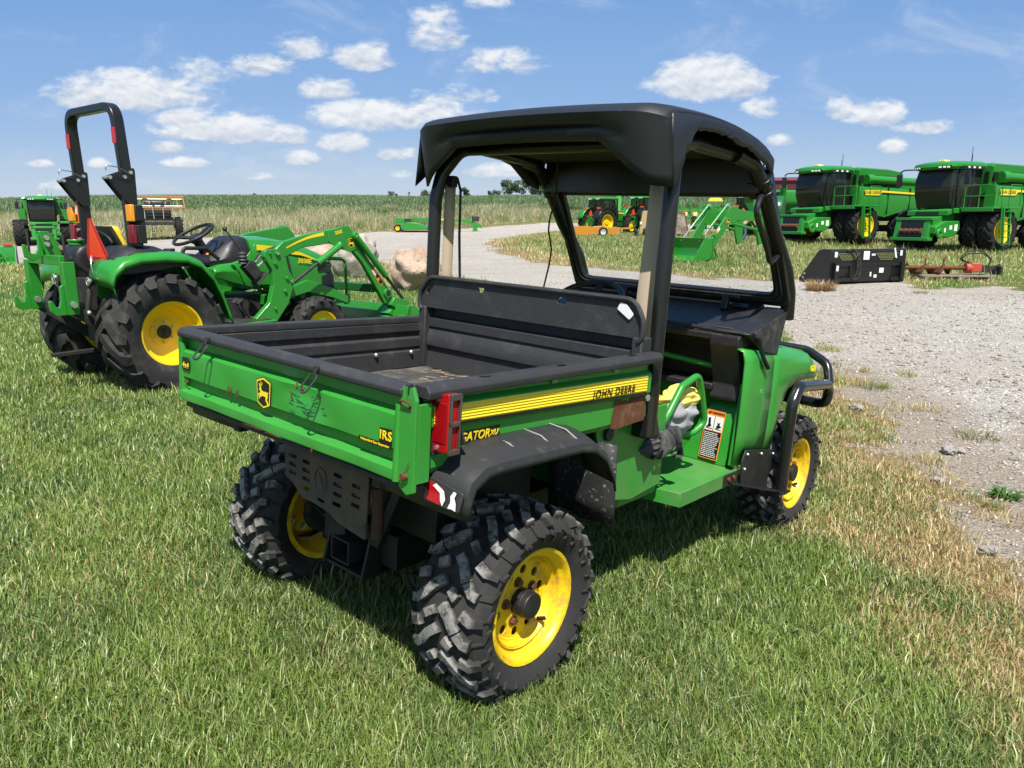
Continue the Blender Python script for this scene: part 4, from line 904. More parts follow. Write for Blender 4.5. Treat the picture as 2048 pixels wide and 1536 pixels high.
# warning label
WX = frame((.466, 1.506, .555), (1, -.12, 0), (0, .17, 1))
m = MB(); m.X = WX; m.prism(rpoly([(-.050, -.115), (.050, -.115), (.050, .115), (-.050, .115)], .006, 2), 'z', .001, .003); wl = m.build('warning_label', ORANGE, fw, smooth=0)
for bx, mt, nm in (((-.046, .046, .02, .088), WHITE, 'label_picture_panel'), ((-.046, .046, -.111, .017), DECALK, 'label_text_panel')):
    m = MB(); m.X = WX; m.box(bx[0], bx[1], bx[2], bx[3], .003, .0036); m.build(nm, mt, wl, smooth=0)
text('WARNING', .017, DECALK, wl, WX @ Matrix.Translation((.006, .102, .0036)), bold=.0005)
m = MB(); m.X = WX; m.prism([(-.042, .096), (-.030, .096), (-.036, .108)], 'z', .003, .004)
m.box(-.0015, .0015, .02, .088, .0036, .0042)
for a in ([(-.04, .03), (-.03, .045), (-.034, .075), (-.022, .08), (-.018, .05), (-.012, .04), (-.02, .034)], [(.012, .04), (.02, .05), (.016, .062), (.026, .058), (.032, .066), (.03, .05), (.042, .042), (.03, .036), (.02, .032)], [(-.04, .026), (-.006, .026), (-.006, .03), (-.04, .03)], [(.008, .028), (.042, .026), (.042, .03), (.008, .033)]): m.prism(a, 'z', .0036, .0042)
m.build('label_drawing', DECALK, wl, smooth=0)
m = MB(); m.X = WX
for r_ in range(14):
    z = .008-.0085*r_; e = random.choice((.03, .036, .04, .042)); x = -.042
    while x < e: l = random.uniform(.004, .013); m.box(x, min(x+l, e), z-.0018, z+.0014, .0036, .004); x += l+.0025
m.build('label_fine_print', WHITE, wl, smooth=0)
# dash
m = MB(); m.loft([[(x, 1.50, 1.035), (x, 1.55, 1.058), (x, 1.70, 1.105), (x, 1.84, 1.165), (x, 1.90, 1.13), (x, 1.86, 1.0), (x, 1.56, 1.02)] for x in (-.60, .50)]); m.build('dash_top', PLAST, V, bevel=.008)
m = MB(); m.prism([(1.47, 1.045), (1.56, 1.075), (1.86, 1.155), (1.875, 1.13), (1.78, .93), (1.64, .955), (1.56, 1.0)], 'x', .50, .605); m.build('cowl_side', PLAST, V, bevel=.012)
m = MB(); m.prism([(1.488, 1.052), (1.862, 1.140), (1.795, .935), (1.660, .955), (1.60, .97), (1.59, 1.02)], 'x', .606, .613); m.build('corner_flap', M('dusty flap', (.02, .02, .021), .6, dirt=.6, dcol=(.12, .11, .1), dscale=20, dlo=.45, dhi=.7), V, bevel=.002)
m = MB(); m.tube([(.10, 1.475, 1.062), (.45, 1.475, 1.048), (.585, 1.50, 1.045), (.617, 1.545, 1.03), (.622, 1.585, .965), (.627, 1.60, .935), (.63, 1.66, .885)], .011, 8, fil=.03); m.tube([(-.55, 1.48, 1.075), (.1, 1.475, 1.062)], .011, 8); m.build('edge_trim', PLAST, V)
m = MB(); m.box(-.58, .44, 1.70, 1.72, .77, 1.04); m.box(-.58, .44, 1.50, 1.72, .765, .795); m.box(-.58, .48, 1.46, 1.70, 1.005, 1.035); m.box(-.05, -.03, 1.5, 1.7, .78, 1.03)
m.prism(rpoly([(1.455, 1.035), (1.455, .99), (1.53, .80), (1.50, .73), (1.56, .71), (1.72, .76), (1.72, 1.035)], .02, 3), 'x', .425, .565); m.box(-.58, .50, 1.53, 1.72, 1.03, 1.062); m.box(-.58, .5, 1.69, 1.72, 1.0, 1.10); m.build('dashboard', PLAST, V, bevel=.012)
m = MB(); m.cyl((-.02, 1.55, .90), (.43, 1.53, .875), .014, 12); m.build('dash_bar', GREEN, V)
m = MB(); m.X = frame((.07, 1.495, .985), (1, 0, 0), (0, .2, 1)); m.box(-.05, .02, -.03, .03, 0, .001); m.build('dash_label', DECALY, V)
m = MB(); m.X = frame((.07, 1.493, .982), (1, 0, 0), (0, .2, 1)); m.box(-.045, .015, -.026, .012, 0, .001); m.build('dash_label_text', DECALK, V)
# steering wheel
SW = Matrix.Translation((-.175, 1.31, 1.125)) @ Euler((rad(30), 0, rad(4))).to_matrix().to_4x4()
m = MB(); m.X = SW; m.tube([(.175*math.cos(a), .175*math.sin(a), 0) for a in [2*math.pi*i/40 for i in range(40)]], .0145, 10, closed=True)
for a in (90, 210, 330): m.beam((0, 0, -.02), (.17*math.cos(rad(a)), .17*math.sin(rad(a)), 0), .035, .012)
m.cyl((0, 0, -.03), (0, 0, .01), .045, 16); m.cyl((0, 0, -.35), (0, 0, -.02), .025, 10); m.build('steering_wheel', PLAST, V)
# windshield
GB, GT = Vector((0, 1.812, 1.215)), Vector((0, 1.535, 1.672)); vd = (GT-GB).normalized(); LN = (GT-GB).length; nn = Vector((1, 0, 0)).cross(vd)
def wp(u, v, w): return GB+Vector((u, 0, 0))+vd*v+nn*w
hole = rpoly([(-.560, .0), (.560, .0), (.540, LN), (-.540, LN)], .055, 6)
m = MB(); holed(m, rpoly([(-.628, -.06), (.628, -.06), (.605, LN+.10), (-.605, LN+.10)], .03, 3), [hole], lambda u, v, w: wp(u, v, w-.02), .03); ws = m.build('windshield_frame', BLACK, V, bevel=.005)
hz = [(u*.985, .004+v*.985) for u, v in hole]
m = MB()
for k in (1.035, 1.07): m.tube([wp(u*k, (v-LN/2)*(1+(k-1)*1.6)+LN/2, .012) for u, v in hole], .006, 6, closed=True)
m.build('glass_seal', RUBBER, ws)
m = MB(); m.add([wp(u*1.03, (v-LN/2)*1.06+LN/2, -.004) for u, v in hole], [tuple(range(len(hole)))]); m.build('windshield_glass', GLASS, ws, smooth=0)
m = MB(); m.hexa([wp(-.59, -.06, -.03), wp(.59, -.06, -.03), wp(.59, -.06, 0), wp(-.59, -.06, 0), wp(-.59, -.012, -.03), wp(.59, -.012, -.03), wp(.59, -.012, 0), wp(-.59, -.012, 0)]); m.build('windshield_sill', PLAST, ws)
m = MB()
for x in (-.22, .36): m.obox((x, 1.765, 1.185), (.10, .03, .02), (-30, 0, -4)); m.obox((x-.02, 1.755, 1.155), (.035, .03, .07), (-20, 0, 0)); m.obox((x+.05, 1.77, 1.15), (.09, .012, .03), (-60, 0, 0))
m.build('windshield_latch', PLAST, ws, bevel=.006)
# roll cage
m = MB()
for sg, y0, zb in ((1, .715, .70), (-1, .655, .80)):
    m.tube([(sg*.575, y0, zb), (sg*.575, y0, 1.55), (sg*.565, y0+.02, 1.66), (sg*.52, y0+.09, 1.775), (sg*.52, y0+.22, 1.795), (sg*.55, 1.30, 1.785)], .029, 16, fil=.10)
m.tube([(-.52, .80, 1.78), (.52, .83, 1.78)], .025, 12); m.build('roll_cage', BLACK, V)
m = MB()
for sg in (1, -1): m.tube([(sg*.602, 1.885, 1.10), (sg*.602, 1.868, 1.22), (sg*.600, 1.80, 1.335), (sg*.592, 1.62, 1.505), (sg*.585, 1.485, 1.665), (sg*.575, 1.36, 1.765), (sg*.56, 1.22, 1.785)], .033, 14, fil=.12)
m.build('front_post', BLACK, V)
m = MB()
for sg in (1, -1):
    for t in (0, .045): 
        c = Vector((sg*.586, 1.500-t*.8, 1.645+t)); d = Vector((-sg*.05, -.66, .75)).normalized(); m.cyl(c, c+d*.028, .041, 14)
    m.obox((sg*.545, 1.46, 1.67), (.03, .04, .08), (40, 0, 0))
m.build('post_clamp', BLACK, V, bevel=.003)
m = MB(); m.tube([(.590, 1.535, 1.650), (.592, 1.44, 1.640), (.600, 1.385, 1.575), (.605, 1.55, 1.415), (.603, 1.60, 1.36), (.598, 1.69, 1.395)], .0125, 10, fil=.045); m.build('grab_handle', BLACK, V)
m = MB(); m.hexa([(.535, .66, .705), (.60, .66, .705), (.60, .765, .70), (.535, .765, .70), (.535, .665, .86), (.60, .665, .86), (.60, .70, .86), (.535, .70, .86)]); m.prism([(.52, .69), (.62, .695), (.60, .765), (.53, .78)], 'z', .692, .700); m.build('post_foot', BLACK, V, bevel=.004)
m = MB(); m.cyl((.60, .63, .865), (.612, .63, .865), .013, 8); m.build('post_bolt', ZINC, V)
# roof
def lerp(q, t):
    return float(np.interp(t, [a for a, b in q], [b for a, b in q]))
ZC = [(.52, 1.868), (.545, 1.880), (.60, 1.890), (.70, 1.899), (.85, 1.907), (1.0, 1.910), (1.15, 1.905), (1.30, 1.886), (1.40, 1.862), (1.46, 1.835)]
STOP = [(.52, 1.830), (.58, 1.838), (.70, 1.856), (.85, 1.866), (1.0, 1.868), (1.15, 1.862), (1.30, 1.843), (1.40, 1.82), (1.465, 1.79)]
def zlow(x):        # lower edge of the rear fascia
    a = abs(x+.005); return 1.765-.008*(a/.36)**2 if a < .36 else (1.757-(a-.36)*.73 if a < .565 else 1.607)
rows = []; XS = [-.618+1.236*i/60 for i in range(61)]
for x in XS:
    a = abs(x)/.618; c = .075*max(0, (abs(x)-.46)/.158)**2.2; e = max(0, 1-(abs(x)/.50)**2); y0 = .520+c; pts = []
    zt = lerp(ZC, .52)-.020*a*a-(lerp(ZC, .52)-.020-lerp(STOP, .56))*max(0, (a-.86)/.14)**2-.014; zb = zlow(x)
    for t in (1.0, .82, .66, .56, .46, .36, .26, .14, 0): pts.append((x, y0+.05*t+.030*e*max(0, 1-abs(t-.44)/.17), zt+(zb-zt)*t))
    for k in range(1, 15):
        y = y0+(1.46-y0)*(k/14)**1.5; zz = lerp(ZC, y); zs = lerp(STOP, y); pts.append((x, y, zz-.020*a*a-(zz-.020-zs)*max(0, (a-.86)/.14)**2-(.014*max(0, 1-(y-y0)/.04))))
    rows.append(pts)
m = MB(); m.grid(rows); rf = m.build('roof', ROOFM, V, smooth=42, thick=.010)
m = MB(); m.lathe([(0, .001), (0, .011), (.003, .009), (.003, .001)], 'y', (-.02, .530, 1.846), 12); m.build('roof_plug', DARK, rf)
jag = lambda: random.uniform(-.006, .006)
def side(sg):
    top = [(.594, 1.840), (.65, 1.849), (.70, 1.856), (.85, 1.866), (1.0, 1.868), (1.15, 1.862), (1.30, 1.843), (1.40, 1.82), (1.465, 1.79)]
    low = [(.645, 1.607), (.665, 1.630), (.71, 1.72), (.755, 1.805), (.85, 1.822), (1.0, 1.822), (1.2, 1.805), (1.38, 1.765), (1.47, 1.73)]
    if sg < 0: low = [(.645, 1.607), (.67, 1.66), (.73, 1.74), (.78, 1.79), (.90, 1.80), (1.05, 1.79), (1.20, 1.76), (1.33, 1.68), (1.42, 1.66)]
    m = MB(); R = []
    def ev(q, t):
        t *= len(q)-1; i = min(int(t), len(q)-2); f = t-i; return (q[i][0]*(1-f)+q[i+1][0]*f, q[i][1]*(1-f)+q[i+1][1]*f)
    for i in range(49):
        a, b = ev(top, i/48), ev(low, i/48); b = (b[0]+jag(), b[1]+jag()) if sg > 0 and i > 6 else b
        fl = 0 if sg > 0 else .05*max(0, 1-i/10)
        R.append([(sg*(.617+fl*k/3), a[0]+(b[0]-a[0])*k/3-(fl*.6*k/3), a[1]+(b[1]-a[1])*k/3) for k in range(4)])
    m.grid(R); return m.build('roof_side_skirt', ROOFM, rf, smooth=50, thick=.01)
side(1); side(-1)
m = MB(); m.loft([[(x, .62, 1.80), (x, 1.36, 1.79), (x, 1.36, 1.805), (x, .62, 1.815)] for x in (-.50, -.2, .2, .50)]); m.build('roof_liner', M('peeling headliner', (.012, .011, .010), .9, dirt=.35, dcol=(.06, .05, .035), dscale=5), rf)
m = MB(); m.prism([(-.57, 1.85), (.57, 1.85), (.585, 1.65), (-.585, 1.65)], 'y', 1.425, 1.44); m.prism([(-.56, 1.78), (.56, 1.78), (.575, 1.64), (-.575, 1.64)], 'y', 1.50, 1.52); m.build('windshield_header', BLACK, rf, bevel=.004)
# seat belts, cable
def belt(P, Wd, tw):
    rows = []
    for i, p in enumerate(P):
        a = rad(tw[i]); d = Vector((math.cos(a), math.sin(a), 0))*Wd/2; rows.append([Vector(p)-d, Vector(p), Vector(p)+d])
    m = MB(); m.grid(rows); return m.build('seat_belt', BELT, V, thick=.003)
belt([(.498, .765, 1.63), (.496, .765, 1.50), (.490, .765, 1.35), (.484, .765, 1.20), (.478, .765, 1.06), (.47, .77, .86)], .072, [45, 40, 34, 30, 28, 28])
belt([(-.55, .72, 1.62), (-.552, .722, 1.45), (-.555, .724, 1.25), (-.555, .724, 1.0)], .05, [62, 60, 58, 58])
m = MB(); m.tube([(-.53, .74, 1.655), (-.525, .76, 1.60), (-.53, .77, 1.4), (-.52, .78, 1.15)], .007, 6); m.obox((-.545, .72, 1.635), (.05, .03, .05)); m.build('belt_retractor', PLAST, V, bevel=.004)
m = MB(); m.tube([(-.30, 1.17, 1.80), (-.325, 1.2, 1.70), (-.318, 1.2, 1.62), (-.35, 1.2, 1.50), (-.352, 1.2, 1.45), (-.325, 1.2, 1.36), (-.335, 1.2, 1.28), (-.362, 1.2, 1.16), (-.37, 1.3, 1.1)], .0042, 6, fil=.05); m.build('power_cable', RUBBER, V)
# --- brush guard
m = MB(); m.tube([(.705, 1.825, .275), (.705, 1.822, .55), (.705, 1.825, .71), (.705, 1.885, .785), (.70, 2.31, .75), (.695, 2.365, .715), (.69, 2.365, .645), (.64, 2.38, .63), (.2, 2.46, .63), (-.6, 2.46, .63)], .027, 14, fil=.055)
m.tube([(-.45, 2.44, .85), (.36, 2.44, .905), (.52, 2.47, .895), (.645, 2.44, .84), (.68, 2.40, .74)], .024, 14, fil=.09); m.tube([(-.64, 2.00, .232), (-.64, 2.0, .72), (-.64, 2.06, .765), (-.64, 2.45, .755), (-.6, 2.46, .63)], .027, 12, fil=.055); m.build('brush_guard', M('gloss black tube', (.01, .01, .011), .22, coat=.4, dirt=.15, dcol=(.1, .1, .1), dscale=30, dlo=.62, dhi=.7), V)
m = MB(); m.box(-.55, .55, 2.28, 2.34, .62, .78); m.build('front_grille', PLAST, V, bevel=.01)
# --- chassis and running gear
m = MB()
m.box(-.20, .20, -.18, 2.2, .30, .42); m.box(-.34, .36, -.16, .30, .44, .72); m.box(-.45, .45, -.40, .42, .735, .745)
for s_ in (1, -1): m.box(s_*.36, s_*.40, -.42, .6, .69, .735)
m.beam((.30, -.22, .70), (.20, -.26, .42), .05, .03); m.beam((.24, -.20, .70), (.14, -.24, .42), .04, .03); m.beam((-.02, -.25, .60), (.02, -.28, .40), .05, .02); m.build('chassis', DARKU, V, bevel=.004)
m = MB(); slots = []
for x, zs in ((-.195, (.628, .598, .568)), (-.115, (.625, .595, .565, .535)), (.06, (.622, .59, .558, .526)), (.155, (.612, .58, .548))): slots += [rpoly([(x-.024, z-.0065), (x+.022, z-.0065), (x+.022, z+.0065), (x-.024, z+.0065)], .006, 3) for z in zs]
slots += [rpoly([(-.045, .512), (-.003, .510), (-.003, .521), (-.045, .523)], .005, 2)]
holed(m, rpoly([(-.242, .548), (-.19, .535), (-.13, .50), (.19, .49), (.215, .51), (.215, .66), (-.242, .66)], .015, 3), slots, lambda u, v, w: (u, -.315+w-.12*max(0, .56-v), v), .004); hs = m.build('heat_shield', RUSTG, V, bevel=.0015)
m = MB(); m.X = frame((-.03, -.318, .582), (1, 0, 0), (0, 0, 1)); m.tube([(.032*math.cos(a), .045*math.sin(a), 0) for a in [2*math.pi*i/24 for i in range(24)]], .002, 6, closed=True); m.beam((-.012, .02, 0), (.012, -.02, 0), .012, .003); m.build('shield_emblem', RUSTG, hs)
m = MB(); m.prism([(-.15, .50), (.19, .50), (.19, .44), (.05, .455), (0, .475), (-.12, .49)], 'y', -.305, -.29); m.cyl((-.24, -.24, .58), (.22, -.24, .58), .065, 16); m.build('muffler', RUSTG, V, bevel=.004)
m = MB(); m.lathe([(0, .018), (-.165, .018), (-.165, .0145), (0, .0145)], 'z', (.225, -.285, .62), 16, closed=True); m.build('exhaust_pipe', M('dark rusty pipe', (.06, .028, .018), .85, var=.4, vscale=20), V)
m = MB()
for s_ in (1, -1):
    m.beam((s_*.12, -.02, .205), (s_*.43, 0, .20), .05, .045); m.beam((s_*.10, .06, .37), (s_*.42, .04, .385), .04, .035); m.cyl((s_*.2, 0, .29), (s_*.45, 0, .29), .018, 10); m.cyl((s_*.13, -.05, .205), (s_*.13, -.02, .205), .02, 8)
    m.cyl((s_*.32, .0, .30), (s_*.26, .05, .70), .035, 10)
m.build('suspension_arm', DARK, V, bevel=.003)
m = MB()
for s_ in (1, -1):
    for i in range(5): m.cyl((s_*(.24+.02*i), 0, .29), (s_*(.25+.02*i), 0, .29), .05-.005*i, 12)
m.cyl((.44, 0, .283), (.47, 0, .283), .09, 16); m.cyl((-.44, 0, .283), (-.47, 0, .283), .09, 16); m.build('drive_shaft_boot', RUBBER, V)
m = MB(); m.tube([(-.40, -.08, .33), (-.30, -.10, .32), (-.15, -.12, .27), (0, -.12, .25)], .006, 6); m.tube([(.13, -.10, .37), (.17, -.12, .28), (.25, -.13, .2), (.36, -.1, .16)], .006, 6); m.build('brake_hose', RUBBER, V)
m = MB()
for q in ((-.05, -.042), (.042, .05)): m.box(q[0], q[1], -.26, -.1, .29, .375)
m.box(-.05, .05, -.26, -.1, .367, .375); m.box(-.05, .05, -.26, -.1, .29, .298); m.prism([(-.10, .262), (.12, .262), (.12, .272), (-.10, .272)], 'y', -.25, -.1)
for x in (-.10, .11): m.prism([(-.26, .26), (-.18, .26), (-.18, .46), (-.21, .46)], 'x', x, x+.012)
m.build('hitch_receiver', DARKU, V, bevel=.003, split=False)
# loose things on the vehicle
def cloth(name, mat, c, rx, ry, rz, seed, amp=.28, n=34):
    R = random.Random(seed); ph = [(R.uniform(2, 6), R.uniform(0, 6), R.uniform(2, 6), R.uniform(0, 6), R.uniform(3, 9)) for _ in range(5)]
    vs = []; mb = MB(); rows = []
    for i in range(n):
        r = []
        for j in range(n//2+1):
            a = 2*math.pi*i/n; b = math.pi*(.03+.94*j/(n//2)); d = 1+amp*sum(math.sin(p[0]*a+p[1]+2*math.cos(p[4]*b))*math.sin(p[2]*b+p[3]) for p in ph)/2.2
            r.append((c[0]+rx*d*math.sin(b)*math.cos(a), c[1]+ry*d*math.sin(b)*math.sin(a), c[2]+rz*d*math.cos(b)))
        rows.append(r)
    rows.append(rows[0]); mb.grid(rows)
    return mb.build(name, mat, None, smooth=55, sub=1)
jk = cloth('rain_jacket', GREYF, (.47, 1.115, .70), .06, .16, .085, 3); jk.matrix_world = VM; tag(jk, 'crumpled grey and yellow rain jacket stuffed beside the yellow seat', 'jacket')
y2 = cloth('jacket_lining', M('pale yellow cloth', (.72, .58, .12), .8, bump=.3, bscale=80), (.465, 1.15, .775), .06, .14, .05, 8); y2.parent = jk
bd = cloth('strap_bundle', STRAPF, (.53, .85, .635), .035, .12, .045, 5, .22); bd.matrix_world = VM; tag(bd, 'dark rolled ratchet strap bundle hanging under the roll cage post', 'strap')
m = MB()
for i in range(5): m.tube([(.545+.034*math.cos(a), .83+.038*i+.014*math.sin(2*a+i), .635+.05*math.sin(a)) for a in [2*math.pi*k/16 for k in range(16)]], .011, 6, closed=True, flat=.3)
m.tube([(.55, .96, .64), (.565, 1.0, .61), (.56, 1.03, .56), (.555, .98, .57)], .018, 8, fil=.02, flat=.4); m.build('webbing_strap', STRAPF, bd)

# ---------------------------------------------------------------- compact tractor
def lug_tyre(name, R, W, rr, n, mat, parent, ang=.9, lw=.045, lh=.03, seg=48, over=.0, chev=True, bulge=1.06):
    k = W/2; g = R-lh
    prof = [(-k*.84, rr), (-k*1.0, rr+(g-rr)*.25), (-k*bulge, rr+(g-rr)*.55), (-k*1.0, g-.12*(g-rr)), (-k*.9, g-.03), (-k*.45, g-.006), (0, g), (k*.45, g-.006), (k*.9, g-.03), (k*1.0, g-.12*(g-rr)), (k*bulge, rr+(g-rr)*.55), (k*1.0, rr+(g-rr)*.25), (k*.84, rr)]
    T = Tyre(prof); m = MB(); m.lathe(prof, 'x', n=seg, cap=False); p = 2*math.pi*g/n
    for i in range(n):
        for sgn in (1, -1):
            o = i*p+(p/2 if sgn < 0 else 0)
            T.lug(m, [(o-.10*p, -sgn*k*.10), (o+ang*p*.35, sgn*k*.38), (o+ang*p*.75, sgn*k*.80), (o+ang*p*.92, sgn*(k*.98)), (o+ang*p*.95, sgn*(k*1.0+.16*(g-rr)))], [lw, lw, lw*1.1, lw*1.35, lw*1.2], lh, g, .8)
    return m.build(name, mat, parent, smooth=30)
def dish_rim(m, rr, k, xd, n=36, hub=.1):
    m.lathe([(k*.80, rr+.02), (k*.86, rr+.012), (k*.84, rr-.008), (k*.55, rr-.02), (k*.48, rr-.05), (xd+.02, rr-.06), (xd, rr-.10), (xd-.004, hub), (xd-.012, hub), (xd-.012, rr-.11), (-k*.8, rr-.05), (-k*.86, rr+.015)], 'x', n=n, closed=True)
def tractor_wheel(parent, R, W, rr, c, left, n, front):
    k = W/2; xd = k*.02 if not front else k*.3
    m = MB(); dish_rim(m, rr, k, xd, hub=.09 if not front else .06)
    m.cyl((xd-.02, 0, 0), (xd+.006, 0, 0), .11 if not front else .07, 24)
    w = m.build('wheel', YELLOW, parent, smooth=40); w.location = c; w.rotation_euler = (.4, 0, math.pi if left else 0)
    m = MB(); m.cyl((xd, 0, 0), (xd+.03, 0, 0), .058 if not front else .04, 20); m.cyl((xd+.03, 0, 0), (xd+.04, 0, 0), .02, 10); m.build('hub_cap', DARK, w, bevel=.003)
    m = MB()
    for i in range(6):
        a = math.pi/3*i; r = .088 if not front else .058; m.cyl((xd, r*math.cos(a), r*math.sin(a)), (xd+.02, r*math.cos(a), r*math.sin(a)), .010, 6)
    m.build('lug_nut', ZINC, w)
    lug_tyre('tyre', R, W, rr, n, TREADT, w, ang=1.05, lw=.075 if not front else .05, lh=.036 if not front else .022, seg=56, bulge=1.04)
TA = rad(-38.0); TR = thing('compact_tractor', 'compact green tractor with folding roll bar, front loader and rear quick hitch', 'tractor', (-3.355, 6.56, .035), TA)
tractor_wheel(TR, .505, .40, .262, (.525, 0, .465), False, 16, False); tractor_wheel(TR, .505, .40, .262, (-.575, 0, .465), True, 16, False)
tractor_wheel(TR, .33, .23, .185, (.50, 1.60, .31), False, 15, True); tractor_wheel(TR, .33, .23, .185, (-.50, 1.60, .31), True, 15, True)
# roll bar: upper hoop hinged on lower posts
def sqtube(m, P, w, d, fil=.14):   # rectangular section along a path in the y-tilted plane
    Q = fillet([Vector(p) for p in P], fil, False, 6); rings = []
    for i, p in enumerate(Q):
        t = (Q[min(i+1, len(Q)-1)]-Q[max(i-1, 0)]).normalized(); y = Vector((0, 1, 0)); u = t.cross(y).normalized(); v = u.cross(t).normalized()
        rings.append([p+u*w/2+v*d/2, p-u*w/2+v*d/2, p-u*w/2-v*d/2, p+u*w/2-v*d/2])
    m.loft(rings); return m
m = MB(); sqtube(m, [(.425, -.125, 1.70), (.415, -.15, 2.265), (-.415, -.15, 2.265), (-.425, -.125, 1.70)], .062, .085); ro = m.build('roll_bar', BLACK, TR, bevel=.010)
m = MB()
for s_ in (1, -1): m.hexa([(s_*.445-.035, -.16, .82), (s_*.445+.035, -.16, .82), (s_*.445+.035, -.04, .82), (s_*.445-.035, -.04, .82), (s_*.425-.03, -.175, 1.70), (s_*.425+.03, -.175, 1.70), (s_*.425+.03, -.085, 1.70), (s_*.425-.03, -.085, 1.70)])
m.build('roll_bar_post', BLACK, TR, bevel=.006)
m = MB()
for s_ in (1, -1):
    for e in (-.042, .038): m.prism(rpoly([(-.30, 1.715), (-.07, 1.80), (-.075, 1.50), (-.14, 1.50), (-.19, 1.56)], .02, 2), 'x', s_*.425+e, s_*.425+e+.008)
hp = m.build('hinge_plate', BLACK, TR, bevel=.002)
m = MB()
for s_ in (1, -1):
    for y, z in ((-.275, 1.712), (-.16, 1.72), (-.11, 1.755)): m.cyl((s_*.425-.06, y, z), (s_*.425+.062, y, z), .014, 10)
m.build('hinge_pin', ZINC, hp)
m = MB()
for s_ in (1, -1): m.tube([(s_*.43+.065, -.13, 1.745), (s_*.43+.08, -.22, 1.79), (s_*.43+.075, -.31, 1.80), (s_*.43+.07, -.31, 1.76)], .004, 6, fil=.02)
m.build('pin_wire', STEEL, hp)
m = MB()
for s_ in (1, -1): m.box(s_*.418-.031, s_*.418+.031, -.186, -.182, 1.98, 2.10)
m.build('red_reflector', SMVR, ro)
m = MB(); m.X = Matrix.Translation((0, 0, 0)); m.hexa([(-.466, -.175, 1.36), (-.42, -.175, 1.36), (-.42, -.17, 1.36), (-.466, -.17, 1.36), (-.458, -.1795, 1.53), (-.412, -.1795, 1.53), (-.412, -.17, 1.53), (-.458, -.17, 1.53)]); wl2 = m.build('warning_label', ORANGE, TR, smooth=0)
m = MB(); m.hexa([(-.458, -.178, 1.435), (-.424, -.178, 1.435), (-.424, -.174, 1.435), (-.458, -.174, 1.435), (-.452, -.1815, 1.515), (-.418, -.1815, 1.515), (-.418, -.176, 1.515), (-.452, -.176, 1.515)]); m.build('label_picture_panel', WHITE, wl2, smooth=0)
m = MB(); m.hexa([(-.460, -.1765, 1.37), (-.426, -.1765, 1.37), (-.426, -.172, 1.37), (-.460, -.172, 1.37), (-.457, -.179, 1.43), (-.423, -.179, 1.43), (-.423, -.174, 1.43), (-.457, -.174, 1.43)]); m.build('label_text_panel', DECALK, wl2, smooth=0)
m = MB()
for z in (1.30, 1.22): m.cyl((-.445, -.185, z), (-.445, -.16, z), .014, 10)
m.build('post_bolt', ZINC, TR)
for s_, x0 in ((1, .475), (-1, -.60)):
    m = MB(); m.box(x0+.03, x0+.125, -.165, -.10, 1.375, 1.50); m.box(x0+.03, x0+.125, -.165, -.09, 1.20, 1.345); m.box(x0, x0+.12, -.12, -.09, 1.22, 1.48); hs2 = m.build('lamp_housing', PLAST, TR, bevel=.006, split=False)
    m = MB(); m.box(x0+.032, x0+.123, -.20, -.166, 1.372, 1.505); m.build('turn_lamp', AMBER, hs2, bevel=.008)
    m = MB(); m.box(x0+.032, x0+.123, -.20, -.166, 1.198, 1.348); m.build('stop_lamp', M('dark red lens', (.16, .006, .02), .2, coat=.4), hs2, bevel=.008)
# slow moving vehicle sign
SX = frame((.315, -.375, 1.20), (1, -.02, 0), (0, -.10, 1))
m = MB(); m.X = SX; m.prism(rpoly([(-.028, .20), (.028, .20), (.195, -.09), (.165, -.155), (-.165, -.155), (-.195, -.09)], .012, 2), 'z', 0, .004); sm = m.build('slow_vehicle_sign', SMVR, TR, smooth=0)
m = MB(); m.X = SX; m.prism([(0, .185), (.140, -.105), (-.140, -.105)], 'z', .004, .0052); m.build('orange_triangle', SMVO, sm, smooth=0)
m = MB(); m.beam((.31, -.35, 1.10), (.22, -.25, 1.0), .05, .02); m.tube([(.28, -.405, 1.10), (.31, -.42, 1.07), (.33, -.43, 1.03), (.34, -.42, .92)], .005, 6); m.cyl((.28, -.40, 1.10), (.32, -.415, 1.055), .010, 8); m.build('sign_bracket', STEEL, sm)
# body: transmission, tank, console, fenders
m = MB(); m.box(-.20, .20, -.30, 1.9, .36, .66); m.cyl((-.42, 0, .465), (.42, 0, .465), .10, 16); m.box(-.24, .24, -.34, .15, .60, .80); m.box(-.40, .40, 1.52, 1.66, .25, .34); m.build('driveline', DARK, TR, bevel=.01, split=False)
m = MB(); m.loft([[(x, y, z) for x, y in rpoly([(-.33, y0), (.02, y0), (.02, .05), (-.33, .05)], .05, 3)] for z, y0 in ((.86, -.33), (.93, -.40), (1.10, -.42), (1.16, -.38), (1.175, -.34))]); tk = m.build('fuel_tank', PLAST, TR, smooth=50)
m = MB(); m.cyl((-.22, -.30, 1.175), (-.22, -.30, 1.215), .058, 20); m.cyl((-.22, -.30, 1.205), (-.22, -.30, 1.225), .066, 20); m.build('fuel_cap', GREENN, tk, bevel=.005)
m = MB()
for s_ in (1, -1):
    m.loft([[(s_*.24, y, z0), (s_*.62, y, z0-.02), (s_*.62, y, z1-.05), (s_*.56, y, z1), (s_*.28, y, z1+.01), (s_*.24, y, z1)] for y, z0, z1 in ((-.36, .98, 1.08), (-.26, .98, 1.17), (-.02, 1.0, 1.175), (.16, 1.02, 1.10), (.44, 1.04, 1.085))])
m.build('fender_console', PLAST, TR, bevel=.012, smooth=45)
m = MB(); m.cyl((.47, .15, 1.08), (.47, .15, 1.15), .045, 16); m.build('cup_holder', PLAST, TR, bevel=.004)
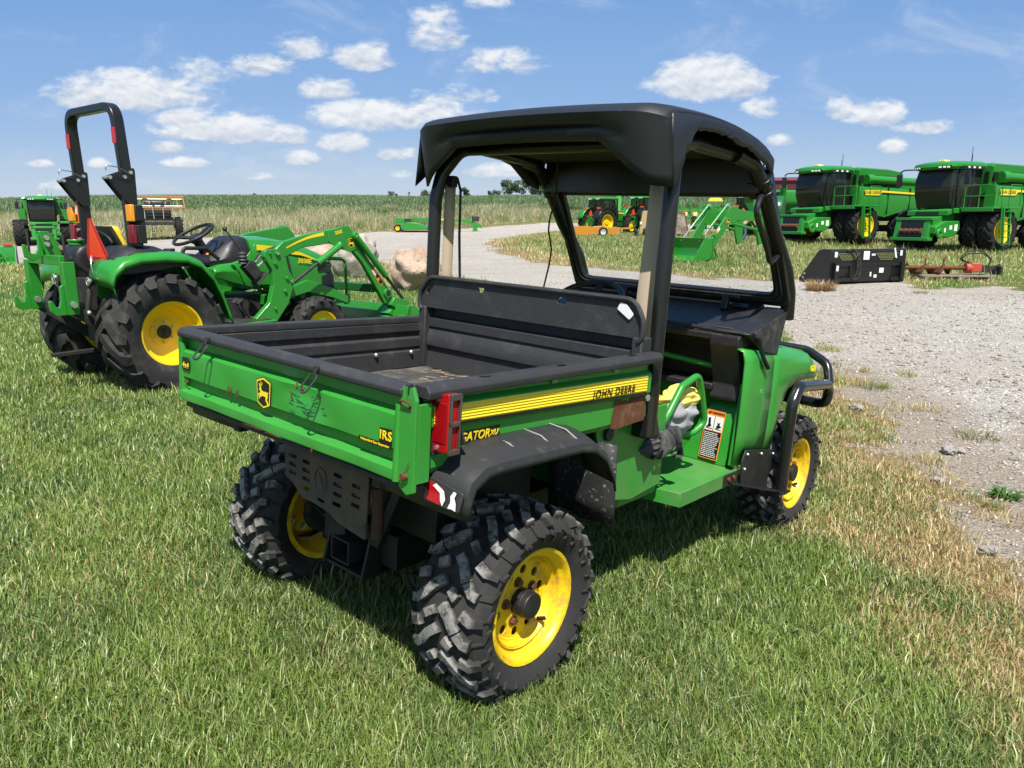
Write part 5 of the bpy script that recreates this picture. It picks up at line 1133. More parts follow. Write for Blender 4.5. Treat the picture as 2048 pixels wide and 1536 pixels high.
def tfender(s_):
    C = [(-.42, .86), (-.435, .93), (-.41, 1.02), (-.33, 1.085), (-.20, 1.12), (0, 1.125), (.18, 1.11), (.30, 1.06), (.40, .95), (.47, .80), (.525, .62), (.555, .53)]
    rows = []
    for i, (y, z) in enumerate(C): rows.append([(s_*.27, y*.985, z+.012), (s_*.45, y, z+.015), (s_*.60, y, z+.004), (s_*.675, y*1.0, z-.018), (s_*.695, y*1.01, z-.045), (s_*.690, y*1.0, z-.075)])
    m = MB(); m.grid(rows); return m.build('rear_fender', GREENN, TR, smooth=60, thick=.012)
tfender(1); tfender(-1)
m = MB()
for s_ in (1, -1): m.prism([(-.36, 1.10), (.30, 1.06), (.47, .80), (.555, .53), (.40, .48), (.20, .44), (-.10, .42), (-.38, .78)], 'x', s_*.255, s_*.268)
m.build('fender_inner', GREENN, TR)
m = MB()
for s_ in (1, -1): m.tube([(s_*.58, .20, 1.10), (s_*.58, .22, 1.155), (s_*.58, .42, 1.145), (s_*.58, .53, 1.05)], .017, 10, fil=.05)
m.build('grab_rail', PLAST, TR)
m = MB()
for s_ in (1, -1): m.box(s_*.28, s_*.68, .50, 1.02, .455, .475); m.box(s_*.66, s_*.695, .53, .95, .415, .478)
pf = m.build('step_board', GREENN, TR, bevel=.008)
m = MB()
for s_ in (1, -1): m.box(s_*.29, s_*.64, .56, .98, .476, .482)
m.build('rubber_mat', RUBBER, TR)
m = MB()
for x in (.36, .44): m.beam((x, .88, .49), (x, .80, .64), .02, .02); m.obox((x, .785, .65), (.055, .07, .012), (40, 0, 0))
m.build('pedal', DARK, TR, bevel=.003)
# seat
m = MB(); rows = []
for i in range(9):
    t = i/8; z = 1.02+.33*t; y = -.02-.10*t; hw = .235-.05*max(0, t-.55)/.45; rows.append([(hw*u, y+d-(.03*(abs(u) > .9)), z+(-.02*abs(u)**3 if i == 8 else 0)) for u, d in ((-1, -.02), (-.92, .035), (-.5, .045), (0, .04), (.5, .045), (.92, .035), (1, -.02), (.9, -.05), (0, -.055), (-.9, -.05))])
m.loft(rows); m.loft([[(-.23, y, z), (.23, y, z), (.20, y, z+.09), (-.20, y, z+.09)] for y, z in ((-.08, .98), (.12, .97), (.40, .99))]); se = m.build('seat', YELLOW, TR, smooth=50, sub=1, split=False)
m = MB(); rows = []
for i in range(8):
    t = i/7; z = 1.0+.335*t; y = -.075-.10*t; hw = .225-.05*max(0, t-.6)/.4; rows.append([(hw*u, y+d, z) for u, d in ((-1, .01), (1, .01), (1, -.02), (.7, -.03), (0, -.032), (-.7, -.03), (-1, -.02))])
m.loft(rows); m.build('seat_shell', PLAST, se, smooth=50)
m = MB(); m.X = frame((0, -.175, 1.20), (1, 0, 0), (0, -.28, 1)); m.tube([(.15*math.cos(a)*(1+.15*math.cos(2*a)), .09*math.sin(a), 0) for a in [2*math.pi*i/24 for i in range(24)]], .012, 6, closed=True); m.build('seat_back_pocket', PLAST, se)
# dashboard and steering
m = MB(); m.loft([[(-.20*w, y, z0), (.20*w, y, z0), (.225*w, y, (z0+z1)/2), (.17*w, y, z1-.02), (.08*w, y, z1), (-.08*w, y, z1), (-.17*w, y, z1-.02), (-.225*w, y, (z0+z1)/2)] for y, z0, z1, w in ((.66, .98, 1.05, .8), (.76, .94, 1.10, .95), (.86, .92, 1.17, 1.05), (.95, .92, 1.235, 1.1), (1.04, .95, 1.24, 1.12), (1.08, 1.0, 1.215, 1.1))]); ds = m.build('instrument_panel', PLAST, TR, smooth=45)
m = MB(); m.X = frame((0, .848, 1.148), (1, 0, 0), (0, .72, .69)); m.prism(rpoly([(-.13, -.06), (.13, -.06), (.11, .055), (-.11, .055)], .03, 3), 'z', .012, .02); m.build('gauge_cluster', GLASSD, ds)
m = MB(); m.tube([(.13, .70, 1.03), (.16, .67, 1.08)], .012, 8); m.build('orange_lever', ORANGE, ds)
TSW = Matrix.Translation((0, .64, 1.255)) @ Euler((rad(28), 0, 0)).to_matrix().to_4x4()
m = MB(); m.X = TSW; m.tube([(.19*math.cos(a), .19*math.sin(a), 0) for a in [2*math.pi*i/40 for i in range(40)]], .0155, 10, closed=True)
for a in (80, 200, 340): m.beam((0, 0, -.04), (.185*math.cos(rad(a)), .185*math.sin(rad(a)), 0), .04, .014)
m.cyl((0, 0, -.07), (0, 0, -.015), .055, 16); m.cyl((0, .02, -.26), (0, 0, -.05), .045, 12); m.build('steering_wheel', PLAST, TR)
# cowl and hood
m = MB(); m.loft([[(-.26, y, z0), (.26, y, z0), (.285, y, (z0+z1)/2), (.25, y, z1-.03), (-.25, y, z1-.03), (-.285, y, (z0+z1)/2)] for y, z0, z1 in ((.66, .86, .98), (.74, .84, 1.01), (.86, .80, 1.02), (1.00, .76, 1.06), (1.12, .72, 1.20))]); m.build('cowl', GREENN, TR, smooth=40, bevel=.01)
def hs_(y, zb, zt, w): return [(w*.98, y, zb), (w, y, zb+(zt-zb)*.4), (w*.97, y, zb+(zt-zb)*.75), (w*.80, y, zt-.025), (w*.45, y, zt), (0, y, zt+.012), (-w*.45, y, zt), (-w*.80, y, zt-.025), (-w*.97, y, zb+(zt-zb)*.75), (-w, y, zb+(zt-zb)*.4), (-w*.98, y, zb)]
m = MB(); m.loft([hs_(1.06, .78, 1.225, .275), hs_(1.3, .76, 1.215, .275), hs_(1.55, .74, 1.175, .27), hs_(1.75, .72, 1.12, .265), hs_(1.90, .70, 1.06, .255), hs_(2.0, .70, 1.0, .24)], closed=False); ho_ = m.build('hood', GREENN, TR, smooth=45)
m = MB(); m.loft([hs_(1.88, .50, .975, .262), hs_(2.03, .50, .95, .245), hs_(2.07, .52, .90, .22)]); m.build('front_grille', PLAST, TR, smooth=40)
m = MB()
for s_ in (1, -1): m.loft([[(s_*.266, 1.83, .98), (s_*.268, 1.83, .86), (s_*.255, 2.0, .87), (s_*.225, 2.035, .94)], [(s_*.25, 1.83, .98), (s_*.25, 1.83, .86), (s_*.23, 1.99, .87), (s_*.20, 2.02, .94)]])
m.build('headlight', GLASSD, TR)
m = MB()
for s_ in (1, -1):
    m.prism([(1.12, 1.10), (1.40, 1.095), (1.40, 1.125), (1.12, 1.155)], 'x', s_*.270, s_*.2775); m.prism([(1.47, 1.055), (1.62, 1.035), (1.86, .965), (1.84, .975), (1.62, 1.065), (1.47, 1.095)], 'x', s_*.266, s_*.2745)
m.build('yellow_stripe', DECALY, ho_, smooth=0)
for s_ in (1, -1): text('3038E', .068, DECALY, ho_, frame((s_*.2765, 1.66, .975), (0, s_, -.1), (0, 0, 1)), shear=.1, bold=.001)
m = MB()
for s_ in (1, -1): m.prism([(1.43, 1.10), (1.455, 1.10), (1.52, .76), (1.49, .76)], 'x', s_*.268, s_*.2765); m.prism([(1.52, .70), (1.70, .70), (1.80, .50), (1.54, .48)], 'x', s_*.20, s_*.25)
m.build('hood_gap', DARK, TR)
m = MB(); m.loft([[(s, y, z) for s in (-.25, .25)]+[(.25, y, z-.1), (-.25, y, z-.1)] for y, z in ((1.5, .70), (2.0, .68))]); m.cyl((.2515, 1.62, .63), (.262, 1.62, .63), .035, 16); m.build('side_panel', GREENN, TR, split=False)
# loader
def arm_side(s_):
    x0, x1 = s_*.47, s_*.535
    m = MB(); m.prism(rpoly([(.86, .46), (1.05, .62), (1.10, .78), (1.10, .92), (1.02, 1.05), (1.03, 1.11), (1.17, 1.12), (1.23, 1.08), (1.26, .95), (1.33, .83), (1.33, .78), (1.26, .60), (1.12, .44), (.96, .40)], .03, 3), 'x', x0, x1); mast = m.build('loader_mast', GREENN, TR, bevel=.006)
    m = MB()
    for y, z, r in ((1.16, 1.075, .024), (1.315, .80, .024), (1.25, .84, .017), (1.22, .72, .017), (1.13, .985, .017), (1.08, 1.08, .01), (1.10, .56, .012)): m.cyl((x1-s_*.005, y, z), (x1+s_*.018, y, z), r, 14)
    m.build('mast_bolt', GREENN, mast, bevel=.003)
    m = MB()
    for y, z in ((1.16, 1.075), (1.315, .80)): m.cyl((x1+s_*.016, y, z), (x1+s_*.024, y, z), .012, 8)
    m.build('pin_end', ZINC, mast)
    a0, a1 = s_*.475, s_*.53
    m = MB(); m.prism(rpoly([(1.13, 1.10), (1.24, 1.185), (1.50, 1.245), (1.76, 1.285), (1.98, 1.315), (2.03, 1.31), (2.12, 1.20), (2.34, .92), (2.62, .58), (2.68, .50), (2.62, .46), (2.50, .49), (2.42, .62), (2.20, .95), (2.07, 1.08), (1.92, 1.12), (1.80, 1.155), (1.45, 1.12), (1.24, 1.03), (1.17, 1.02)], .02, 2), 'x', a0, a1); arm = m.build('loader_arm', GREENN, TR, bevel=.008)
    m = MB(); m.prism([(1.78, 1.275), (1.98, 1.325), (2.045, 1.32), (2.135, 1.20), (2.12, 1.09), (2.04, 1.06), (1.86, 1.11), (1.76, 1.18)], 'x', a1, a1+s_*.008); m.build('knee_plate', GREENN, arm, bevel=.002)
    m = MB()
    for y, z in ((2.10, 1.225), (1.90, 1.135)): m.cyl((a1, y, z), (a1+s_*.05, y, z), .036, 18); m.cyl((a1+s_*.05, y, z), (a1+s_*.058, y, z), .016, 8)
    m.cyl((a1, 2.53, .60), (a1+s_*.03, 2.53, .60), .05, 18); m.build('arm_boss', GREENN, arm, bevel=.003)
    m = MB(); m.cyl((a1+s_*.02, 2.53, .60), (a1+s_*.032, 2.53, .60), .034, 18); m.build('torque_tube_end', DARK, arm)
    m = MB(); m.grid([[(a1+s_*.0015, 1.27+.45*t, 1.125+.125*t+.02*math.sin(math.pi*t)+k*(.006+.012*t)) for k in (-1, 1)] for t in [i/14 for i in range(15)]]); m.build('yellow_stripe', DECALY, arm, smooth=0)
    m = MB(); m.prism([(2.32, .855), (2.365, .885), (2.49, .715), (2.445, .685)], 'x', a1, a1+s_*.002); w_ = m.build('warning_label', ORANGE, arm, smooth=0)
    m = MB(); m.prism([(2.333, .849), (2.364, .872), (2.40, .822), (2.369, .80)], 'x', a1, a1+s_*.003); m.build('label_picture_panel', WHITE, w_, smooth=0)
    m = MB(); m.prism([(2.375, .792), (2.405, .815), (2.425, .787), (2.395, .765)], 'x', a1, a1+s_*.003); m.prism([(2.415, .737), (2.445, .76), (2.474, .72), (2.444, .697)], 'x', a1, a1+s_*.003); m.build('label_text_panel', DECALK, w_, smooth=0)
    if s_ > 0:
        text('300E', .05, DECALY, arm, frame((a1+.0095, 1.90, 1.262), (0, 1, .22), (0, -.22, 1)), bold=.001); deer(frame((a1+.009, 2.055, 1.155), (0, 1, .1), (0, -.1, 1)), arm, .085)
    # cylinders
    m = MB(); m.cyl((a1+s_*.03, 1.60, .965), (a1+s_*.03, 1.90, 1.135), .034, 14); m.build('lift_cylinder', GREENN, arm, bevel=.004)
    m = MB(); m.cyl((a1+s_*.03, 1.315, .80), (a1+s_*.03, 1.61, .97), .016, 10); m.build('lift_rod', DARK, arm)
    m = MB(); m.cyl((a1+s_*.03, 2.10, 1.225), (a1+s_*.03, 2.50, .79), .034, 14); m.build('tilt_cylinder', GREENN, arm, bevel=.004)
    m = MB(); m.cyl((a1+s_*.03, 2.49, .80), (a1+s_*.03, 2.74, .53), .017, 10); m.build('tilt_rod', DARK, arm)
    m = MB(); m.prism(rpoly([(2.54, .47), (2.60, .55), (2.70, .53), (2.80, .50), (2.84, .46), (2.66, .41)], .015, 2), 'x', a0-s_*.01, a1+s_*.05); m.build('bucket_link', GREENN, arm, bevel=.004)
    return arm
arm_side(1); arm_side(-1)
m = MB(); m.beam((-.47, 2.42, .66), (.47, 2.42, .66), .10, .09); m.build('cross_tube', M('dark green paint', (.012, .1, .02), .4), TR, bevel=.01)
m = MB(); m.beam((-.47, 1.22, .62), (.47, 1.22, .62), .12, .10); m.prism([(1.25, .72), (1.55, .80), (1.85, .70), (2.05, .60), (2.05, .52), (1.85, .60), (1.55, .68), (1.25, .62)], 'x', .42, .46); m.prism([(1.25, .72), (1.55, .80), (1.85, .70), (2.05, .60), (2.05, .52), (1.85, .60), (1.55, .68), (1.25, .62)], 'x', -.46, -.42); m.build('loader_frame', GREENN, TR, bevel=.006)
m = MB(); m.tube([(.30, 2.12, .52), (.30, 2.16, .62), (.30, 2.16, .94), (.30, 2.13, .98), (-.30, 2.13, .98), (-.30, 2.16, .94), (-.30, 2.16, .62), (-.30, 2.12, .52)], .028, 4, fil=.05, flat=.4); m.beam((.30, 2.0, .56), (.30, 2.2, .56), .03, .09); m.cyl((.31, 2.14, .54), (.33, 2.14, .54), .045, 14); m.build('brush_guard', GREENN, TR, bevel=.003)
BK = [(2.62, .47), (2.56, .26), (2.58, .12), (2.70, .06), (3.22, .055), (3.24, .075), (2.74, .085), (2.62, .15), (2.605, .26), (2.66, .46)]
m = MB(); m.prism(BK, 'x', -.78, .78)
for x in (-.78, .765): m.prism([(2.60, .46), (2.56, .26), (2.58, .12), (2.70, .06), (3.22, .06), (3.06, .20), (2.70, .47)], 'x', x, x+.015)
m.prism([(2.52, .38), (2.60, .45), (2.60, .34)], 'x', .40, .56); m.build('loader_bucket', GREENN, TR, bevel=.003, split=False)
# hydraulic valve and joystick
m = MB(); m.obox((.44, .93, .93), (.09, .10, .16), (40, 0, 0)); m.obox((.44, 1.02, .85), (.12, .16, .012), (40, 0, 0)); m.lathe([(0, .05), (.02, .035), (.03, .05), (.05, .035), (.06, .048), (.08, .032), (.09, .042), (.11, .022)], 'z', (.43, .86, .99), 14); m.build('loader_valve', DARK, TR, bevel=.003, split=False)
m = MB(); m.cyl((.43, .86, 1.09), (.41, .72, 1.30), .006, 8); m.ball((.41, .715, 1.305), .022); m.build('joystick', DARK, TR)
m = MB()
for i in range(3): m.tube([(.45, .95, .98-.02*i), (.46, 1.0, 1.06), (.46, 1.10, 1.11-.01*i), (.46, 1.18, 1.13), (.45, 1.28, 1.15)], .011, 8, fil=.04); m.tube([(.44, .96+.02*i, .90), (.43, .93, .82-.02*i), (.40, 1.1, .70), (.38, 1.3, .60)], .009, 6, fil=.05)
m.build('hydraulic_hose', RUBBER, TR, split=False)
m = MB(); m.tube([(.455, .97, 1.0), (.46, 1.02, 1.06), (.46, 1.08, 1.08)], .013, 8); m.tube([(.46, .99, .96), (.465, 1.05, 1.0), (.465, 1.12, 1.02)], .013, 8); m.build('hose_fitting', ZINC, TR)
# three-point hitch, lift arms and quick hitch
m = MB()
for s_ in (1, -1):
    m.beam((s_*.28, -.18, .36), (s_*.335, -.60, .69), .025, .085); m.beam((s_*.24, -.30, .92), (s_*.30, -.44, .90), .04, .06); m.cyl((s_*.30, -.44, .92), (s_*.32, -.50, .58), .013, 8); m.cyl((s_*.305, -.455, .84), (s_*.315, -.50, .62), .022, 10)
m.cyl((0, -.20, .84), (0, -.56, 1.17), .02, 10); m.cyl((0, -.26, .90), (0, -.46, 1.08), .030, 12); m.cyl((.04, -.36, .66), (.04, -.52, .66), .03, 12); m.box(-.20, .20, -.42, -.30, .66, .92); m.beam((0, -.3, .30), (0, -.68, .30), .06, .03); lk = m.build('lift_link', DARK, TR, bevel=.003, split=False)
m = MB()
for s_ in (1, -1): m.tube([(s_*.33+.03*math.cos(a), -.47, .905+.03*math.sin(a)) for a in [2*math.pi*i/14 for i in range(14)]], .005, 6, closed=True); m.ball((s_*.325, -.455, .905), .022); m.ball((s_*.36, -.5, .66), .02)
m.build('linch_pin', ZINC, lk)
qh = []
HY = -.96; QX = Matrix.Translation((0, -.62, 0)) @ Matrix.Diagonal((1, .84, 1, 1)) @ Matrix.Translation((0, .96, .137))
m = MB(); m.X = QX
for s_ in (1, -1):
    x = s_*.345; m.box(x-.035, x+.035, HY-.05, HY+.055, .52, .93)
m.box(-.31, .31, HY-.035, HY+.045, .90, .975)
m.prism([(HY-.02, .95), (HY-.06, 1.16), (HY+.02, 1.16), (HY+.14, 1.02), (HY+.10, .95)], 'x', -.045, -.03); m.prism([(HY-.02, .95), (HY-.06, 1.16), (HY+.02, 1.16), (HY+.14, 1.02), (HY+.10, .95)], 'x', .03, .045); q = m.build('quick_hitch', GREENN, TR, bevel=.004, split=False)
m = MB(); m.X = QX
for x in (-.36, .33):
    m.prism(rpoly([(HY-.05, .52), (HY-.14, .52), (HY-.185, .56), (HY-.19, .635), (HY-.16, .635), (HY-.135, .585), (HY-.105, .585), (HY-.085, .64), (HY-.085, .74), (HY-.05, .76)], .008, 2), 'x', x, x+.03)
m.prism(rpoly([(HY-.03, .97), (HY-.12, .93), (HY-.19, .96), (HY-.20, 1.06), (HY-.17, 1.06), (HY-.15, .995), (HY-.10, .985), (HY-.07, 1.02), (HY-.06, 1.14), (HY-.02, 1.14)], .008, 2), 'x', -.015, .015); m.build('hitch_hook', GREENN, q, bevel=.003)
m = MB(); m.X = QX; m.cyl((.345, HY, .93), (.345, HY, 1.14), .012, 8); m.cyl((-.345, HY, .93), (-.345, HY, 1.17), .012, 8); m.build('latch_handle', DARK, q)
m = MB(); m.X = QX
for x, y, z in ((.382, HY+.0, .60), (-.308, HY, .60)): m.cyl((x, y, z), (x+.03, y, z), .026, 10)
for z in (1.06, 1.11): m.cyl((.045, HY-.01, z), (.075, HY-.01, z), .02, 8)
m.cyl((.03, HY+.11, 1.03), (.06, HY+.11, 1.03), .02, 8); m.build('hitch_pin', ZINC, q)

# ---------------------------------------------------------------- machines and things further off
def gz(x, y): return float(ground_z(np.array([x]), np.array([y]))[0])
def put(name, label, cat, x, y, hd=0, group=None, dz=0): return thing(name, label, cat, (x, y, gz(x, y)+dz), head(hd), group)
def far_wheel(parent, R, W, rr, c, left, n=18, rim=YELLOW, lw=.09, lh=.05, seg=32, deep=.1):
    k = W/2; m = MB(); xd = k*.9-deep
    m.lathe([(k*.80, rr+.02), (k*.88, rr+.01), (k*.86, rr-.02), (xd+.03, rr-.05), (xd, rr*.62), (xd+.03, rr*.55), (xd+.03, .02), (xd-.03, .02), (xd-.03, rr-.06), (-k*.8, rr-.03), (-k*.86, rr+.015)], 'x', n=24, closed=True)
    m.cyl((xd, 0, 0), (xd+.09, 0, 0), rr*.28, 14)
    for i in range(8): a = math.pi/4*i; m.cyl((xd+.02, rr*.42*math.cos(a), rr*.42*math.sin(a)), (xd+.05, rr*.42*math.cos(a), rr*.42*math.sin(a)), rr*.05, 6)
    w = m.build('wheel', rim, parent, split=False); w.location = c; w.rotation_euler = (random.uniform(0, 1), 0, math.pi if left else 0)
    lug_tyre('tyre', R, W, rr, n, RUBFAR, w, ang=1.15, lw=lw, lh=lh, seg=seg, bulge=1.05)
    return w
def combine(label, x, y, hd, dual=True, dz=0):
    T = put('combine_harvester', label, 'combine harvester', x, y, hd, 'combine harvesters parked without headers', dz)
    if dual:
        for xx in (1.42, 2.12): far_wheel(T, .97, .58, .56, (xx, 0, .95), False, 18); far_wheel(T, .97, .58, .56, (-xx, 0, .95), True, 18)
    else: far_wheel(T, 1.05, .95, .5, (1.62, 0, 1.03), False, 16, lw=.11); far_wheel(T, 1.05, .95, .5, (-1.62, 0, 1.03), True, 16, lw=.11)
    far_wheel(T, .78, .5, .42, (1.45, -3.7, .77), False, 14); far_wheel(T, .78, .5, .42, (-1.45, -3.7, .77), True, 14)
    m = MB(); m.box(-1.2, 1.2, -.22, .22, .75, 1.15); m.box(-.85, .85, -5.2, .6, 1.15, 2.0); m.box(-1.5, 1.5, -3.85, -3.55, .6, .95); m.box(-.9, .9, -.4, .9, 1.0, 1.75); m.build('chassis', DARK, T, split=False)
    # body sides with a rising lower edge
    for s in (1, -1):
        m = MB(); m.loft([[(s*1.62, yy, z0), (s*1.70, yy, (z0+z1)/2), (s*1.62, yy, z1), (s*1.2, yy, z1+.05), (s*1.2, yy, z0)] for yy, z0, z1 in ((-.25, 1.75, 2.86), (-1.2, 1.55, 2.86), (-2.2, 1.35, 2.84), (-3.0, 1.55, 2.82), (-4.2, 1.75, 2.78), (-5.6, 1.7, 2.6))]); sd = m.build('side_panel', GREEND, T, smooth=30)
        m = MB()
        for yy in (-2.25, -3.9): m.box(s*1.60, s*1.715, yy-.012, yy+.012, 1.5, 2.83)
        m.build('panel_seam', DECALK, sd)
        m = MB(); m.prism([(-.55, 2.45), (-.50, 2.70), (-1.55, 2.70), (-5.5, 2.56), (-5.5, 2.48), (-1.75, 2.60), (-1.60, 2.45)], 'x', s*1.70, s*1.716); m.build('yellow_stripe', DECALY, sd, smooth=0)
        text('JOHN DEERE', .20, DECALK, sd, frame((s*1.719, -1.03, 2.575), (0, s, 0), (0, 0, 1)), shear=.1, bold=.004, sx=1.0)
        m = MB(); m.box(s*1.64, s*1.76, -.62+.0, -.36, 1.62, 1.80); m.box(s*1.64, s*1.765, -.60, -.38, 1.82, 1.86); m.build('side_lamp', M('amber side lamp', (.7, .22, .02), .3), sd)
    m = MB(); m.loft([[(-1.2, yy, 2.5), (1.2, yy, 2.5), (1.35, yy, z), (1.2, yy, z+.06), (-1.2, yy, z+.06), (-1.35, yy, z)] for yy, z in ((-.42, 3.66), (-.5, 3.78), (-2.6, 3.74), (-3.6, 3.62))]); gt = m.build('grain_tank', GREEND, T, smooth=30)
    m = MB(); m.box(-1.375, -1.36, -3.3, -1.15, 2.95, 3.45); m.box(1.36, 1.375, -3.3, -1.15, 2.95, 3.45); m.build('tank_recess_shade', DARK, gt)  # flat dark sheets paint in the black shade of the arch cutout
    m = MB(); m.prism(rpoly([(-.72, 3.05), (-.46, 3.05), (-.46, 3.45), (-.72, 3.45)], .03, 2), 'x', -1.39, -1.2); m.build('tank_window', GLASSD, gt)
    m = MB(); m.prism(rpoly([(-1.18, 2.98), (-.98, 2.98), (-.98, 3.48), (-1.18, 3.48)], .03, 2), 'y', -.44, -.40); m.build('tank_window', GLASSD, gt)
    m = MB(); m.cyl((-1.50, -1.0, 3.24), (-1.62, -7.2, 3.10), .20, 16); m.cyl((-1.45, -.82, 3.24), (-1.50, -1.15, 3.24), .25, 16); m.build('unloading_auger', GREEND, T)
    m = MB(); m.box(-1.1, 1.1, -5.8, -3.6, 2.4, 3.35); m.build('engine_deck', GREEND, T, bevel=.05)
    # cab
    m = MB(); m.loft([[(-.90*w, y0, z), (-.82*w, y1, z), (0, y1+.10, z), (.82*w, y1, z), (.90*w, y0, z), (.90*w, -.28, z), (-.90*w, -.28, z)] for z, w, y0, y1 in ((1.92, .98, 1.10, 1.42), (2.5, 1.03, 1.22, 1.60), (3.1, 1.04, 1.22, 1.62), (3.58, 1.0, 1.10, 1.48))]); cb = m.build('cab_glass', GLASSD, T, smooth=50)
    m = MB()
    for s in (1, -1):
        m.tube([(s*.90, 1.10, 1.9), (s*.935, 1.24, 2.5), (s*.945, 1.24, 3.1), (s*.91, 1.12, 3.6)], .055, 6); m.tube([(s*.90, .30, 1.9), (s*.945, .30, 2.7), (s*.91, .30, 3.6)], .05, 6); m.box(s*.84, s*.92, -.34, -.18, 1.9, 3.6)
    m.build('cab_pillar', BLACK, cb)
    m = MB(); m.loft([[(-1.0*w, yb, z), (-.85*w, yf, z), (-.35*w, yf+.22, z), (.35*w, yf+.22, z), (.85*w, yf, z), (1.0*w, yb, z), (1.0*w, -.35, z), (-1.0*w, -.35, z)] for z, w, yf, yb in ((3.56, 1.03, 1.62, 1.2), (3.66, 1.08, 1.72, 1.3), (3.80, 1.05, 1.68, 1.25), (3.90, .85, 1.35, 1.0))]); rf_ = m.build('cab_roof', GREEND, T, smooth=40)
    m = MB()
    for s in (1, -1):
        m.hexa([(s*.42, 1.93, 3.575), (s*.86, 1.74, 3.575), (s*.86, 1.70, 3.575), (s*.42, 1.85, 3.575), (s*.42, 1.955, 3.70), (s*.90, 1.77, 3.70), (s*.90, 1.70, 3.70), (s*.42, 1.85, 3.70)]); m.box(s*1.05, s*1.115, -.2, 1.25, 3.58, 3.69)
    lb = m.build('light_bar', BLACK, rf_)
    m = MB()
    for s in (1, -1):
        for a, b in ((.50, 1.93), (.66, 1.87), (.80, 1.80)): m = MB(); m.obox((s*a, b, 3.64), (.11, .05, .07), (0, 0, -s*22)); m.build('work_light', WHITE, lb)
        for yy in (.9, .55, .2): m = MB(); m.box(s*1.10, s*1.125, yy-.07, yy+.07, 3.60, 3.67); m.build('work_light', WHITE, lb)
    m = MB(); m.loft([[(-.2, y, 3.90), (.2, y, 3.90), (.14, y, 3.99), (-.14, y, 3.99)] for y in (.85, 1.2)]); m.build('receiver_dome', M('pale yellow dome', (.8, .65, .12), .4), rf_, bevel=.02)
    m = MB(); m.cyl((-.5, -.1, 3.85), (-.5, -.1, 4.55), .012, 5); m.cyl((-.8, .3, 3.8), (-.8, .3, 4.2), .012, 5); m.build('antenna', DECALK, rf_)
    m = MB()
    for s in (1, -1): m.tube([(s*1.0, 1.35, 3.62), (s*1.45, 1.62, 3.62), (s*1.62, 1.66, 3.55), (s*1.62, 1.66, 3.45)], .035, 6, fil=.08); m.obox((s*1.64, 1.68, 3.15), (.24, .10, .55), (0, 0, s*12))
    m.build('mirror', BLACK, T, bevel=.03, split=True)
    m = MB(); m.prism([(.15, 3.0), (.42, 3.0), (.42, 2.15), (.15, 2.15)], 'y', .2, .3); m.build('cab_seat', GREYF, cb)
    m = MB(); m.loft([[(-1.0, y, z), (1.0, y, z), (1.0, y, z-.22), (-1.0, y, z-.22)] for y, z in ((-.3, 1.90), (1.35, 1.90), (1.75, 1.80))]); fl = m.build('cab_floor', GREEND, T, bevel=.02)
    m = MB(); m.box(-.55, .55, 1.70, 1.79, 1.62, 1.74); m.build('cab_nose', DECALK, fl)
    # feeder house
    m = MB(); m.loft([[(-.72, y, z-h), (.72, y, z-h), (.72, y, z+h), (-.72, y, z+h)] for y, z, h in ((.7, 1.42, .36), (2.55, 1.02, .36))])
    for s in (1, -1): m.hexa([(s*.70-.09, 2.45, .55), (s*.70+.18, 2.45, .55), (s*.70+.18, 2.72, .55), (s*.70-.09, 2.72, .55), (s*.70-.09, 2.35, 1.45), (s*.70+.18, 2.35, 1.45), (s*.70+.18, 2.55, 1.45), (s*.70-.09, 2.55, 1.45)])
    m.box(-.9, .9, 2.36, 2.60, 1.38, 1.50); m.box(-.95, .95, 2.50, 2.80, .50, .64); fh = m.build('feeder_house', GREEND, T, bevel=.02, split=False)
    m = MB(); m.hexa([(-.60, 2.61, .66), (.60, 2.61, .66), (.60, 2.66, .66), (-.60, 2.66, .66), (-.60, 2.52, 1.36), (.60, 2.52, 1.36), (.60, 2.57, 1.36), (-.60, 2.57, 1.36)]); m.build('feeder_mouth', DECALK, fh)
    m = MB(); m.cyl((-.55, 2.70, .92), (.55, 2.70, .92), .09, 12)
    for xx in (-.5, -.25, 0, .25, .5): m.cyl((xx-.02, 2.70, .92), (xx+.02, 2.70, .92), .12, 12)
    m.build('feeder_drum', RUST, fh)
    m = MB(); m.prism([(.9, 1.0), (1.0, 1.35), (1.9, 1.35), (2.5, 1.10), (2.5, .80), (1.7, .62), (1.2, .70)], 'x', -1.05, -.76); m.lathe([(-1.14, .05), (-1.14, .23), (-1.06, .23), (-1.06, .05)], 'x', (0, 2.25, .82), 18, closed=True); ds_ = m.build('drive_shield', GREEND, fh, bevel=.03, split=False)
    m = MB(); m.box(-1.058, -1.052, 1.45, 1.62, .98, 1.16); m.box(-1.058, -1.052, 1.85, 1.95, .86, 1.05); m.box(-1.058, -1.052, 1.1, 1.3, .92, 1.2); m.build('safety_label', WHITE, ds_, smooth=0)
    # platform, ladder and rails (left side)
    m = MB(); m.box(-2.55, -1.0, -.75, 1.05, 1.86, 1.93); m.box(-2.5, -1.1, 1.0, 1.08, 1.75, 1.9); pl_ = m.build('platform', GREEND, T, bevel=.01, split=False)
    m = MB()
    for P_ in ([(-2.5, 1.0, 1.93), (-2.5, 1.0, 2.85), (-1.15, 1.0, 2.85), (-1.15, 1.0, 1.93)], [(-2.5, -.7, 1.93), (-2.5, -.7, 2.85), (-2.5, .05, 2.85), (-2.5, .05, 1.93)], [(-2.5, 1.0, 2.4), (-1.15, 1.0, 2.4)], [(-2.5, -.7, 2.4), (-2.5, .05, 2.4)], [(-2.62, .55, .6), (-2.58, .60, 1.9), (-2.50, .62, 2.75), (-2.5, .80, 2.75), (-2.5, .8, 1.93)], [(-1.8, 1.0, 1.93), (-1.8, 1.0, 2.85)]): m.tube(P_, .022, 5, fil=.08)
    m.build('handrail', GREEND, pl_, split=False)
    m = MB()
